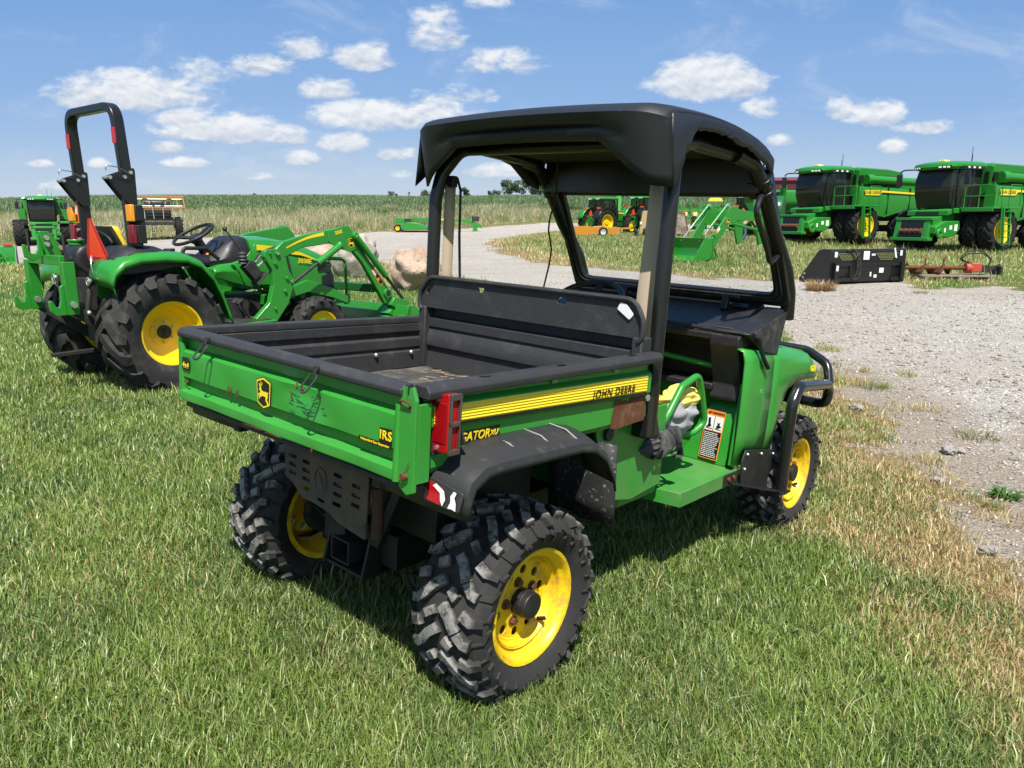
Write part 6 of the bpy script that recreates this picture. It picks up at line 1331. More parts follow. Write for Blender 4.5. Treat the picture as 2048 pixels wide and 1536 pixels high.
    for yy in (.10, .52): m.beam((-2.75, yy, .32), (-2.60, yy, 1.9), .10, .05, up=(0, 1, 0))
    for i in range(6): z = .38+.27*i; m.box(-2.80+.022*i, -2.58+.022*i, .10, .52, z, z+.035)
    m.build('ladder', GREEND, pl_, split=False)
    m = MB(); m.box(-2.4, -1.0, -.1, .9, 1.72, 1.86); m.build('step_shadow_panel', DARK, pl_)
    return T
cR = combine('green combine harvester with black dual front tyres, behind the auger on the pallet', 20.15, 34.95, 245)
cL = combine('green combine harvester on dual tyres behind the black bucket, further back than its twin', 16.76, 40.45, 245)
cF = combine('distant green combine harvester facing us on wide single tyres by the tall grass', -38.3, 62.4, 149, dual=False)

# ---- cab tractors
def cab_tractor(label, x, y, hd):
    T = put('farm_tractor', label, 'tractor', x, y, hd, 'row crop tractors with cabs', -.02)
    for s, l in ((1, False), (-1, True)): far_wheel(T, .96, .52, .55, (s*.86, 0, .94), l, 16, deep=.2); far_wheel(T, .68, .42, .36, (s*.86, 2.65, .66), l, 14)
    m = MB(); m.box(-.28, .28, -.5, 3.1, .65, 1.2); m.cyl((-.8, 0, .94), (.8, 0, .94), .16, 12); m.box(-.7, .7, 2.55, 2.75, .55, .75); m.build('driveline', M('dark green casting', (.012, .09, .02), .5), T, split=False)
    m = MB(); m.loft([[(.34*w, y, 1.05), (.40*w, y, 1.35), (.36*w, y, z-.06), (.2*w, y, z), (-.2*w, y, z), (-.36*w, y, z-.06), (-.40*w, y, 1.35), (-.34*w, y, 1.05)] for y, z, w in ((1.2, 1.86, 1), (2.2, 1.80, .98), (3.0, 1.68, .92), (3.25, 1.5, .85))]); hd_ = m.build('hood', GREEND, T, smooth=40)
    m = MB()
    for s in (1, -1): m.prism([(1.3, 1.60), (3.0, 1.50), (3.0, 1.56), (1.3, 1.72)], 'x', s*.385, s*.408)
    m.build('yellow_stripe', DECALY, hd_)
    m = MB(); m.loft([[(-.72*w, y0, z), (.72*w, y0, z), (.78*w, .5, z), (.62*w, y1, z), (-.62*w, y1, z), (-.78*w, .5, z)] for z, w, y0, y1 in ((1.28, .9, -.05, 1.2), (1.8, 1, -.22, 1.32), (2.55, .95, -.18, 1.15))]); cb = m.build('cab_glass', GLASSC, T, smooth=30)
    m = MB()
    for s in (1, -1):
        for P_ in ([(s*.66, -.05, 1.3), (s*.72, -.22, 1.8), (s*.68, -.18, 2.58)], [(s*.72, .5, 1.3), (s*.79, .5, 1.8), (s*.75, .5, 2.58)], [(s*.56, 1.2, 1.3), (s*.63, 1.32, 1.8), (s*.60, 1.15, 2.58)]): m.tube(P_, .045, 6)
    m.box(-.7, .7, -.10, 1.2, 1.18, 1.3); m.build('cab_frame', BLACK, cb, split=False)
    m = MB(); m.prism(rpoly([(.20, 1.35), (.52, 1.35), (.45, 1.5), (.32, 1.5), (.22, 2.1), (.10, 2.1)], .04, 2), 'x', -.25, .25); m.tube([(.2*math.cos(a), .95+.12*math.sin(a), 1.78+.16*math.sin(a)) for a in [2*math.pi*i/16 for i in range(16)]], .02, 5, closed=True); m.build('cab_seat', DARK, cb, split=False)
    m = MB(); m.loft([[(-.78*w, y0, z), (.78*w, y0, z), (.78*w, y1, z), (-.78*w, y1, z)] for z, w, y0, y1 in ((2.56, 1.0, -.40, 1.35), (2.66, 1.03, -.42, 1.42), (2.76, .9, -.25, 1.2))]); rf_ = m.build('cab_roof', GREEND, T, bevel=.03)
    m = MB(); m.cyl((.3, -.1, 2.76), (.3, -.1, 2.90), .06, 10); m.build('beacon', SMVO, rf_)
    m = MB()
    for xx in (-.5, -.3, .3, .5): m = MB(); m.box(xx-.07, xx+.07, -.43, -.40, 2.58, 2.66); m.build('work_light', WHITE, rf_)
    for s in (1, -1):
        rows = [[(s*xx, 1.06*math.sin(a), .95+1.06*math.cos(a)-dz) for xx, dz in ((.5, -.02), (.8, 0), (1.12, .04), (1.14, .10))] for a in [rad(d) for d in range(-75, 66, 10)]]
        m = MB(); m.grid(rows); fe = m.build('rear_fender', BLACK if s > 0 else GREEND, T, smooth=60, thick=.03)
        m = MB(); m.box(s*.70-.14, s*.70+.14, -.62, -.54, 1.90, 2.02); m.build('fender_lamp', SMVO, fe)
    m = MB(); m.cyl((.62, 1.42, 1.2), (.62, 1.42, 2.62), .06, 10); m.cyl((.62, 1.42, 1.1), (.62, 1.42, 1.75), .11, 12); m.build('exhaust_stack', DECALK, T)
    m = MB(); m.X = frame((-.12, -.56, 1.55), (1, 0, 0), (0, 0, 1)); m.prism([(-.22, -.16), (.22, -.16), (.03, .26), (-.03, .26)], 'z', 0, .02); m.build('slow_vehicle_sign', SMVO, T, smooth=0)
    m = MB()
    for s in (1, -1): m.beam((s*.35, -.4, .62), (s*.48, -1.15, .60), .06, .12); m.beam((s*.33, -.45, 1.3), (s*.45, -.85, .68), .05, .06); m.beam((s*.3, -.3, 1.32), (s*.34, -.75, 1.38), .07, .09)
    m.beam((0, -.5, 1.15), (0, -.9, 1.25), .07, .07); m.box(-.4, .4, -.6, -.45, .7, 1.3); m.build('three_point_hitch', GREEND, T, split=False)
    return T
t1 = cab_tractor('green cab tractor behind the orange land plane, beside the mown bank', 6.3, 56.4, 52)
t2 = cab_tractor('green cab tractor close behind the tan folded mower deck', 9.6, 57.6, 50)
t3 = cab_tractor('green cab tractor largely hidden behind the detached front loader', 17.9, 58.5, 25)

# ---- detached loader
L = put('front_loader', 'detached bright green front loader resting on its bucket and stand', 'loader', 6.55, 28.2, 240); L.scale = (1.1, 1.28, 1.36)
m = MB(); B = [(-.10, .62), (-.18, .35), (-.12, .10), (.05, .03), (.62, .02), (.64, .045), (.08, .07), (-.07, .14), (-.13, .36), (-.06, .62)]
m.prism(B, 'x', -1.0, 1.0)
for x in (-1.0, .97): m.prism([(-.10, .62), (-.18, .35), (-.12, .10), (.05, .03), (.62, .03), (.20, .60)], 'x', x, x+.03)
m.box(-.62, -.52, -.14, -.04, .60, .72); m.build('bucket', GREENN, L, split=False, bevel=.006)
for s in (1, -1):
    x0, x1 = s*.50-.04, s*.50+.04
    m = MB(); m.prism([(-.10, .30), (-.32, .42), (-1.12, 1.36), (-1.25, 1.42), (-2.45, 1.28), (-2.45, 1.05), (-1.32, 1.10), (-1.12, .98), (-.48, .22), (-.30, .16)], 'x', x0, x1); m.prism([(-.98, 1.22), (-1.14, 1.46), (-1.40, 1.44), (-1.42, 1.06), (-1.20, .96), (-.95, 1.0)], 'x', x0-.012, x1+.012); ar = m.build('loader_arm', GREENN, L, bevel=.008, split=False)
    m = MB(); m.cyl((s*.44, -1.10, 1.50), (s*.44, -.42, .86), .042, 12); m.build('tilt_cylinder', GREENN, ar)
    m = MB(); m.cyl((s*.44, -.43, .87), (s*.44, -.08, .54), .022, 8); m.cyl((s*.44-.05, -1.12, 1.50), (s*.44+.05, -1.12, 1.50), .05, 10); m.build('tilt_rod', ZINC, ar)
    m = MB(); m.cyl((s*.52, -1.25, 1.0), (s*.52, -2.35, .82), .04, 10); m.build('lift_cylinder', GREENN, ar)
    m = MB(); m.beam((s*.52, -.62, .34), (s*.52, -.74, .05), .05, .05); m.beam((s*.52, -.20, .20), (s*.52, -.92, .05), .05, .06); m.build('parking_stand', GREENN, ar, split=False)
    m = MB(); m.prism([(-2.30, 1.40), (-2.62, 1.34), (-2.62, .45), (-2.42, .40), (-2.28, .80)], 'x', x0, x1); m.build('loader_mast', GREENN, ar, bevel=.01)
    if s < 0:
        P_ = frame((x0-.0145, -1.06, 1.06), (0, -1, .0), (0, 0, 1)); deer(P_, ar, .15)
        m = MB(); m.prism([(-.66, .72), (-.60, .79), (-.72, .93), (-.78, .86)], 'x', x0-.003, x0); m.build('warning_label', ORANGE, ar, smooth=0)
        m = MB(); m.prism([(-.70, .77), (-.64, .84), (-.72, .93), (-.78, .86)], 'x', x0-.005, x0-.002); m.build('label_picture_panel', WHITE, ar, smooth=0)
        m = MB(); m.tube([(x0-.01, -.47+.09*math.cos(a)-.10*math.sin(a), .55+.10*math.cos(a)+.12*math.sin(a)) for a in [2*math.pi*i/16 for i in range(16)]], .016, 5, closed=True); m.build('step_grille', GREENN, ar)
m = MB(); m.beam((-.5, -.55, .42), (.5, -.55, .42), .12, .12); m.build('cross_tube', GREENN, L)

# ---- round baler with slow sign behind the loader
Bq = put('round_baler', 'dark green round baler with orange warning triangle beyond the loader', 'baler', 15.6, 46.5, 25)
m = MB(); m.lathe([(-.85, .02), (-.85, .95), (.85, .95), (.85, .02)], 'x', (0, 0, 1.5), 28); m.box(-.8, .8, .4, 1.6, .8, 2.3); m.build('bale_chamber', M('deep green panel', (.012, .11, .025), .35), Bq, bevel=.03, split=False)
for s, l in ((1, False), (-1, True)): far_wheel(Bq, .55, .4, .25, (s*1.1, .3, .55), l, 12)
m = MB(); m.X = frame((.12, -1.0, 1.75), (1, 0, 0), (0, .1, 1)); m.prism([(-.22, -.16), (.22, -.16), (.03, .26), (-.03, .26)], 'z', 0, .02); m.build('slow_vehicle_sign', SMVO, Bq, smooth=0)
m = MB(); m.cyl((.62, -.86, 1.95), (.62, -.9, 1.95), .12, 14); m.build('round_lamp', WHITE, Bq)
m = MB(); m.beam((0, 1.5, .7), (0, 3.4, .55), .14, .16); m.build('tongue', GREEND, Bq)

# ---- grain cart
Gc = put('grain_cart', 'green rounded grain cart tub beside the left cab of the further combine', 'grain cart', 18.6, 52, 60)
m = MB(); m.loft([[(x*w, y, z) for x, y in ((-1.6, -2.4), (1.6, -2.4), (1.6, 2.4), (-1.6, 2.4))] for z, w in ((1.2, .5), (2.0, .95), (2.7, 1.0), (2.85, .97))]); tb = m.build('tub', GREEND, Gc, bevel=.25, seg=4)
m = MB(); m.cyl((1.3, -2.0, .8), (1.9, -2.6, 3.0), .2, 12); m.build('unloading_auger', GREEND, tb)
m = MB(); m.box(-.7, .7, -2.2, 3.6, .7, 1.2); m.build('chassis', DARK, Gc)
for s, l in ((1, False), (-1, True)): far_wheel(Gc, .85, .6, .42, (s*1.5, 0, .85), l, 14)
# ---- orange land plane
G = put('land_plane', 'low orange land plane with one white rimmed wheel on the grass', 'grader', 5.9, 53, 92, None)
m = MB()
for s in (1, -1): m.box(s*.95-.05, s*.95+.05, -1.5, 1.5, .14, .62)
m.box(-.95, .95, 1.2, 1.35, .12, .6); m.box(-.95, .95, -.6, -.5, .12, .5); m.box(-.95, .95, -1.5, -1.35, .2, .62); m.box(.9, 1.05, -1.62, -.5, .10, .70); m.beam((0, 1.3, .5), (0, 2.4, .55), .12, .12); m.build('frame', ORANGEM, G, split=False, bevel=.01)
far_wheel(G, .32, .2, .17, (1.22, .35, .31), False, 10, WHITE, lw=.03, lh=.01); far_wheel(G, .32, .2, .17, (-1.22, .35, .31), True, 10, WHITE, lw=.03, lh=.01)
m = MB(); m.beam((.95, .35, .5), (1.2, .35, .32), .1, .1); m.cyl((.7, -.3, .62), (.7, .4, .68), .05, 8); m.build('wheel_arm', ORANGEM, G)

# ---- folded rotary cutter, tan and rusty wings
K = put('rotary_cutter', 'folded rotary cutter with tan deck wing and rusty brown wing', 'mower', 9.75, 49.2, 8)
m = MB(); m.hexa([(-1.55, -1.0, .18), (-1.05, -1.0, .18), (-1.05, 1.0, .18), (-1.55, 1.0, .18), (-1.35, -.9, 1.55), (-.95, -.9, 1.62), (-.95, .9, 1.62), (-1.35, .9, 1.55)]); tw = m.build('tan_wing', TAN, K, bevel=.02)
m = MB(); m.box(-1.5, -1.38, -1.012, -.99, .75, .92); m.build('white_placard', WHITE, tw)
m = MB(); m.hexa([(.35, -1.0, .12), (1.62, -1.0, .05), (1.62, .9, .05), (.35, .9, .12), (.45, -.9, 1.5), (1.28, -.85, 1.5), (1.28, .8, 1.5), (.45, .8, 1.5)]); rw = m.build('rusty_wing', RUST, K, bevel=.02)
m = MB(); m.hexa([(.42, -1.03, .2), (1.5, -1.03, .12), (1.5, -.99, .12), (.42, -.99, .2), (.50, -.95, 1.42), (1.22, -.9, 1.42), (1.22, -.86, 1.42), (.50, -.9, 1.42)]); m.build('worn_face', M('bare scuffed steel', (.16, .11, .08), .7, dirt=.9, dcol=(.33, .29, .24), dscale=2.5, dlo=.45, dhi=.6), rw)
m = MB(); m.box(-1.0, .4, -1.0, 1.1, .35, .55); m.box(-.3, .1, -.6, .8, .55, .9); m.beam((0, 1, .5), (0, 2.6, .5), .14, .14); m.build('deck', DARK, K, split=False)
for x in (-1.75, -1.2, -.6): far_wheel(K, .26, .2, .12, (x, -1.25, .26), False, 10, DARK, lw=.02, lh=.006, seg=20)
far_wheel(K, .36, .22, .19, (.55, -1.1, .95), False, 10, STEEL, lw=.02, lh=.006, seg=20)

# ---- planter
Pn = put('row_planter', 'large green row planter with yellow hoppers and raised black wing', 'planter', 19.5, 74, 0)
m = MB(); m.box(-5.2, 3.2, -.15, .15, .9, 1.15); m.box(-5.2, 0, .9, 1.1, 1.5, 1.7); m.beam((0, 0, 1.1), (0, 5, .8), .25, .25); m.beam((-2.2, -.3, .9), (-1.2, -.2, 2.3), .22, .18); m.beam((-1.2, -.2, 2.3), (.6, 0, 2.2), .2, .2); m.beam((-1.6, -.5, .6), (-1.0, -.5, 1.9), .2, .2); m.box(-5.0, 2.5, .3, .5, 1.9, 2.05)
for x in (-4.6, -3.4, -2.2, 1.4, 2.6): m.box(x-.05, x+.05, .1, .4, .9, 2.9)
m.build('toolbar', GREEND, Pn, split=False)
for i in range(9):
    x = -4.8+.95*i; m = MB(); m.beam((x, -.15, 1.0), (x, -1.0, .75), .16, .22); m.beam((x, -.9, .75), (x+.1, -1.2, .2), .1, .16); m.cyl((x-.12, -1.05, .25), (x+.12, -1.05, .25), .24, 12); m.box(x-.14, x+.14, -.7, -.35, .75, 1.25); ru = m.build('row_unit', M('row unit dark', (.012, .05, .016), .5) if i == 0 else bpy.data.materials['row unit dark'], Pn, split=False)
    m = MB(); m.loft([[(x-.22*w, -.80, z), (x+.22*w, -.80, z), (x+.22*w, -.30, z), (x-.22*w, -.30, z)] for z, w in ((1.25, .7), (1.5, 1), (1.62, .8))]); m.build('hopper', M('cream yellow hopper', (.75, .62, .2), .5) if i == 0 else bpy.data.materials['cream yellow hopper'], ru)
m = MB(); m.loft([[(-.5, y, 2.6), (.9, y, 2.6), (.7, y, 2.95), (-.3, y, 2.95)] for y in (.1, .7)]); m.build('seed_tank', M('seed tank yellow', (.8, .62, .06), .5), Pn, bevel=.05)
for c, l in (((-2.0, -.6, .48), True), ((.5, -.5, .5), False)): far_wheel(Pn, .5, .35, .26, c, l, 14)
m = MB()
for i in range(8):
    x = 1.2+.34*i; m.tube([(x, -.4, 1.0), (x+.5, -.5, 1.9), (x+.95, -.5, 2.7), (x+.8, -.5, 3.0)], .055, 5); m.lathe([(-.03, .02), (-.03, .19), (.03, .19), (.03, .02)], 'x', (x+.9, -.55, 2.75), 10, closed=True); m.obox((x+.45, -.5, 1.75), (.22, .2, .34), (0, 25, 0)); m.obox((x+.2, -.5, 1.3), (.2, .2, .26), (0, 25, 0))
m.build('raised_wing', M('wing dark green', (.012, .06, .018), .5), Pn, split=False)
# ---- light green folded mast behind the tractors
for i, (x, y, h, w) in enumerate(((9.6, 69, 4.1, .42), (11.3, 71, 4.4, .8))):
    q = put('folded_drill_wing', ['narrow upright light green implement wing between the two cab tractors', 'wide upright light green implement wing above the second cab tractor'][i], 'implement', x, y, 5, 'folded implement wings')
    m = MB(); m.box(-w/2, w/2, -.1, .1, 1.2, h); q2 = m.build('wing_panel', M('light green panel', (.09, .42, .09), .45) if i == 0 else bpy.data.materials['light green panel'], q, bevel=.02)
    m = MB(); m.box(-.08, .08, -.05, .05, 0, 1.2); m.box(-.4, .4, -.3, .3, 0, .12); m.build('wing_leg', DARK, q2, split=False)

# ---- mower conditioner by the tall grass
Q = put('mower_conditioner', 'low green mower conditioner with long tongue beside the tall grass', 'mower', -11.2, 81.3, 88, None)
far_wheel(Q, .40, .32, .22, (.9, -.9, .40), False, 12); far_wheel(Q, .40, .32, .22, (-1.6, -.9, .40), True, 12)
m = MB(); m.loft([[(-1.8, y, .25), (1.0, y, .25), (1.0, y, z), (-1.8, y, z)] for y, z in ((-.6, .75), (.1, 1.05), (1.3, .9), (2.2, .45))]); m.box(-.3, .5, -1.2, .6, .9, 1.45); mb_ = m.build('mower_deck', GREEND, Q, bevel=.03, split=False)
m = MB(); m.box(.52, .56, -.2, .5, 1.05, 1.40); m.loft([[(-1.7, 2.2, .2), (.9, 2.2, .2), (.9, 3.2, .35), (-1.7, 3.2, .35)], [(-1.7, 2.2, .4), (.9, 2.2, .4), (.9, 3.2, .4), (-1.7, 3.2, .4)]]); m.build('crop_curtain', DARK, mb_)
m = MB(); m.beam((0, .3, 1.35), (0, 6.8, 1.15), .28, .30); m.hexa([(-.15, 6.4, .95), (.15, 6.4, .95), (.15, 8.0, .35), (-.15, 8.0, .35), (-.15, 6.5, 1.3), (.15, 6.5, 1.3), (.15, 7.9, .75), (-.15, 7.9, .75)]); m.box(-.12, .12, 7.0, 7.5, .05, .6); m.box(-.3, .3, 6.95, 7.6, .0, .10); tg_ = m.build('tongue', GREEND, Q, split=False, bevel=.01)
m = MB(); m.box(.14, .16, 2.3, 4.2, 1.22, 1.36); m.build('yellow_stripe', DECALY, tg_)
m = MB(); m.box(-.25, .25, 6.9, 7.7, 1.1, 1.65); m.build('hose_rack', DARK, tg_, bevel=.05)

# ---- sprayer with folded booms
S = put('field_sprayer', 'tall field sprayer with folded orange booms on narrow black tyres', 'sprayer', -29.6, 64, 155)
for s, l in ((1, False), (-1, True)):
    far_wheel(S, .95, .48, .6, (s*1.55, 0, .94), l, 16, DARK); far_wheel(S, .95, .48, .6, (s*1.55, -3.6, .94), l, 16, DARK)
m = MB(); m.box(-1.35, 1.35, -3.8, .3, 1.55, 1.85); m.box(-1.2, 1.2, .25, .6, 1.2, 1.5)
for s in (1, -1): m.box(s*1.3-.12, s*1.3+.12, -.3, .3, .9, 1.7); m.box(s*1.3-.12, s*1.3+.12, -3.9, -3.3, .9, 1.7)
m.build('chassis', DARK, S, split=False, bevel=.03)
m = MB(); m.box(-1.0, 1.0, -2.8, -.4, 1.8, 3.2); m.build('tank', M('dark tank', (.03, .03, .03), .4), S, bevel=.15, seg=3)
m = MB()
for z, y in ((3.55, .55), (3.40, .3), (2.62, .75), (2.5, .7)): m.beam((-2.05, y, z), (2.05, y, z), .07, .09)
for x in (-2.0, -1.5, -.6, .6, 1.5, 2.0): m.beam((x, .5, 3.5), (x*1.02, .75, 2.55), .07, .07)
for s in (1, -1):
    for i in range(5): m.beam((s*(1.8+.05*i), .4-.9*i, 3.45), (s*(1.95+.03*i), -.3-.9*i, 2.6), .06, .06)
    m.beam((s*2.0, .6, 3.5), (s*2.1, -5, 3.4), .09, .09); m.beam((s*2.05, .6, 2.65), (s*2.15, -5, 2.6), .09, .09)
m.build('boom', M('orange boom', (.42, .19, .045), .5), S, split=False)
m = MB()
for z in (3.3, 2.75): m.cyl((-1.9, .72, z), (1.9, .72, z), .03, 6)
for x in (-1.7, -1.1, -.4, .4, 1.1, 1.7, 1.9, 2.1): m.cyl((x, .80, 2.6), (x+random.uniform(-.1, .1), .85, 1.7), .025, 5)
m.build('spray_pipe', M('pale pipe', (.5, .5, .48), .4, metal=.4), S, split=False)
m = MB()
for x in (-1.2, 1.2): m.tube([(x, .6, 3.1), (x*.85, .9, 3.35), (x*.4, .9, 3.2), (x*.2, .8, 2.7)], .04, 5, fil=.2)
m.build('spray_hose', RUBBER, S)
m = MB()
for x in (.25, .55): m.box(x-.02, x+.02, .5, .54, .35, 1.6)
for i in range(5): m.box(.25, .55, .49, .55, .42+.25*i, .45+.25*i)
m.build('ladder', DARK, S, split=False)

# ---- black skid loader bucket
Kb = put('skid_bucket', 'black steel bucket with mesh back and white labels on the gravel edge', 'bucket', 8.02, 17.7, 344)
m = MB(); m.prism([(-.42, .02), (-.46, .10), (-.46, .74), (-.42, .78), (-.40, .78), (-.42, .12), (-.36, .05), (.55, .035), (.55, .0), (-.38, .0)], 'x', -1.02, 1.02)
for x in (-1.04, 1.01): m.prism([(-.46, .76), (-.46, .02), (.55, .0), (.58, .06), (-.05, .74), (-.2, .78), (-.42, .78)], 'x', x, x+.03)
bk = m.build('bucket_shell', BLACK, Kb, split=False, bevel=.006)
m = MB(); m.box(-.95, .95, -.50, -.455, .40, .47); m.box(-.95, -.86, -.56, -.455, .08, .47); m.box(.86, .95, -.56, -.455, .08, .47); m.box(-.5, .62, -.49, -.455, .06, .40); m.box(.62, .86, -.52, -.455, .06, .14); m.box(-.86, -.5, -.52, -.455, .06, .14); m.box(-.2, -.1, -.494, -.49, .2, .34); m.build('mount_frame', BLACK, bk, split=False, bevel=.004)
m = MB()
for cx in (-.55, .50):
    for i in range(9):
        for j in range(5):
            x = cx-.28+.07*i+(.035 if j % 2 else 0); z = .54+.035*j
            if abs(x-cx) < .30-.05*(4-j)*.6: m.prism([(x-.026, z), (x, z+.012), (x+.026, z), (x, z-.012)], 'y', -.4655, -.462)
m.build('mesh_opening', M('grass seen through mesh', (.25, .25, .09), .8), bk, split=False, smooth=0)
m = MB()
for x0, x1, z0, z1, y in ((-.14, .02, .54, .73, -.464), (-.92, -.85, .60, .72, -.464), (.87, .93, .62, .74, -.464), (-.93, -.87, .30, .42, -.565), (.30, .42, .24, .35, -.494), (.16, .24, .13, .20, -.494), (.05, .09, .16, .26, -.494), (.08, .18, .63, .67, -.464)): m.box(x0, x1, y, y+.003, z0, z1)
m.hexa([(.74, -.468, .58), (.79, -.468, .56), (.79, -.464, .56), (.74, -.464, .58), (.68, -.468, .80), (.72, -.468, .80), (.72, -.464, .80), (.68, -.464, .80)]); m.build('white_label', WHITE, bk, smooth=0)
m = MB(); m.tube([(-.62, -.47, .75), (-.5, -.52, .79), (-.35, -.56, .66), (-.30, -.58, .35), (-.32, -.58, .12), (-.45, -.56, .10), (-.48, -.56, .2)], .018, 6, fil=.08); m.tube([(-.58, -.47, .72), (-.46, -.52, .76), (-.38, -.56, .6), (-.36, -.58, .3), (-.42, -.56, .16)], .016, 6, fil=.08); m.build('hydraulic_hose', RUBBER, bk, split=False)
m = MB()
for y, z in ((.42, .10), (.38, .19)): m.cyl((-1.052, y, z), (-1.04, y, z), .028, 10)
m.build('edge_bolt', ZINC, bk)

# ---- auger on a pallet
Wd = M('grey weathered wood', (.22, .18, .14), .9, var=.3, vscale=8)
Pa = put('wooden_pallet', 'low grey wooden pallet lying on the grass under the rusty auger', 'pallet', 10.75, 18.35, 100)
for i in range(6): m = MB(); x = -.45+.18*i; m.box(x-.06, x+.06, -.85, .75, .10, .125); m.build('deck_board', Wd, Pa)
for y in (-.75, 0, .65): m = MB(); m.box(-.52, .52, y-.04, y+.04, .0, .098); m.build('stringer', Wd, Pa)
Au = put('earth_auger', 'rusty earth auger with red drive motor lying on a wooden pallet', 'auger', 10.55, 18.35, 97, None, .125)
m = MB(); rows = []; m.cyl((0, -.95, .16), (0, .45, .16), .045, 12)
for i in range(76):
    t = i/75; a = 2*math.pi*2.6*t+.6; y = -.95+1.1*t; r = .25*(1-.25*(1-t)**4)
    rows.append([(.04*math.cos(a), y, .16+.04*math.sin(a)), (r*math.cos(a), y, max(.003, .16+r*math.sin(a)))])
m.grid(rows); m.lathe([(-1.05, .01), (-.95, .05)], 'y', (0, 0, .16), 10); m.build('auger_flight', RUST, Au, thick=.012, split=False)
m = MB(); m.cyl((0, .45, .16), (0, .62, .16), .13, 14); m.box(-.12, .12, .55, .80, .06, .28); m.build('drive_motor', M('faded red paint', (.42, .06, .03), .55, dirt=.5), Au, bevel=.02, split=False)
m = MB(); m.box(-.1, .1, .78, 1.0, .06, .22); m.beam((0, .9, .1), (0, 1.25, .22), .06, .08); m.box(-.25, .25, 1.15, 1.2, .0, .2); m.build('mount_bracket', DARK, Au, split=False)
m = MB()
for k in (0, .06): m.tube([(.05, .62, .25), (.1, .30-k, .36), (.12, .40, .50+k), (.12, .75, .52+k), (.1, .98, .38), (.05, .95, .2)], .016, 6, fil=.15)
m.build('hydraulic_hose', RUBBER, Au, split=False)

# ---- green bucket at the lawn edge, left
Gb = put('material_bucket', 'green material bucket with red marker and grey worn side plate', 'bucket', -17.45, 24.6, 150)
m = MB(); m.prism([(-.5, 0), (-.55, .1), (-.55, .62), (-.5, .64), (-.48, .6), (-.48, .12), (-.4, .05), (.5, .04), (.5, 0)], 'x', -1.1, 1.1); m.build('bucket_shell', GREENN, Gb, bevel=.01)
m = MB()
for x in (-1.12, 1.1): m.prism([(-.52, .66), (-.52, .0), (.5, .0), (.52, .1), (.3, .45), (.1, .48), (0, .66)], 'x', x, x+.025)
m.build('side_plate', M('grey worn plate', (.13, .17, .12), .6, dirt=.5), Gb, bevel=.004)
m = MB(); m.box(-1.0, -.75, -.56, -.46, .645, .70); m.build('red_marker', SMVR, Gb)
m = MB(); m.beam((-1, .42, .1), (-.6, -.40, .5), .04, .04); m.beam((-.2, .42, .1), (-.6, -.40, .5), .04, .04); m.beam((-1.0, .2, .28), (1, .2, .28), .05, .05); m.build('brace', GREENN, Gb, split=False)

# ---- boulders, stones, plants
def rock(name, label, cat, x, y, r, seed, mat, group=None, sink=.12):
    R = np.random.default_rng(seed); m = MB(); rows = []; n = 64; ph = R.uniform(0, 6, (9, 4)); fr = R.uniform(1, 4.5, (9, 3)); am = R.uniform(.3, 1, 9); q = R.normal(0, 1, (12, 3)); q /= np.linalg.norm(q, axis=1)[:, None]; cut = R.uniform(.80, .98, 12)
    for i in range(n):
        rr = []
        for j in range(33):
            a = 2*math.pi*i/n; b = math.pi*(.01+.98*j/32); d = np.array([math.sin(b)*math.cos(a), math.sin(b)*math.sin(a), math.cos(b)])
            k = 1+.13*float(np.sum(am*np.sin(fr[:, 0]*d[0]*2+ph[:, 0])*np.sin(fr[:, 1]*d[1]*2+ph[:, 1])*np.sin(fr[:, 2]*d[2]*2+ph[:, 2])))
            for c in range(12):
                dd = float(d @ q[c])
                if dd*k > cut[c]: k = min(k, cut[c]/dd)
            k += .012*math.sin(9*d[0]+5*d[2]+seed)*math.sin(11*d[1]-7*d[2])
            rr.append((d[0]*k*r[0], d[1]*k*r[1], d[2]*k*r[2]))
        rows.append(rr)
    rows.append(rows[0]); m.grid(rows); o = m.build(name, mat, None, smooth=50); o.location = (x, y, gz(x, y)+r[2]*(1-sink)); o.rotation_euler = (0, 0, R.uniform(0, 6)); return tag(o, label, cat, group)
def rockmat(name, a, b, c):
    m, t, bs = new_mat(name); co = t.n.new('ShaderNodeTexCoord').outputs['Object']; n1 = t.noise(co, 3, 6, .65); n2 = t.noise(co, 22, 6, .7)
    col = t.mix(t.ramp(n1, .38, .62), a, b); col = t.mix(t.ramp(n2, .52, .68), col, c); t.link(col, bs.inputs['Base Color']); bs.inputs['Roughness'].default_value = .9
    t.link(t.bump(t.math('ADD', n1, n2), .8, .04), bs.inputs['Normal']); return m
PINK = rockmat('pink granite', (.36, .25, .175), (.46, .35, .265), (.2, .145, .11)); GRAN = rockmat('grey granite', (.36, .32, .26), (.44, .40, .33), (.22, .2, .17))
rock('boulder', 'large pink granite boulder behind the rear post of the utility vehicle', 'boulder', -2.02, 15.75, (.52, .5, .50), 4, PINK, 'landscape boulders', .18)
rock('boulder', 'tall grey tan boulder between two pink boulders at the lawn edge', 'boulder', -3.95, 18.9, (.60, .5, .60), 9, GRAN, 'landscape boulders', .2)
rock('boulder', 'pink boulder furthest back, seen through the tractor loader frame', 'boulder', -5.75, 22.8, (.62, .55, .40), 15, PINK, 'landscape boulders', .1)
STN = rockmat('grey stone', (.3, .28, .26), (.42, .4, .37), (.17, .16, .15))
for i, (x, y, s, l) in enumerate(((3.02, 6.35, .045, 'pale grey stone at the dry grass edge nearest the front wheel'), (3.15, 5.15, .05, 'dark angular stone lying alone on the gravel'), (3.23, 5.15, .035, 'small pale stone touching the dark angular stone'), (2.72, 4.52, .03, 'small dark stone by the green weed tuft'), (2.36, 3.42, .035, 'pale stone among the chippings at the straw edge'))): rock('stone', l, 'stone', x, y, (s*1.4, s, s*.75), 30+i, STN, 'loose stones on the gravel', .25)
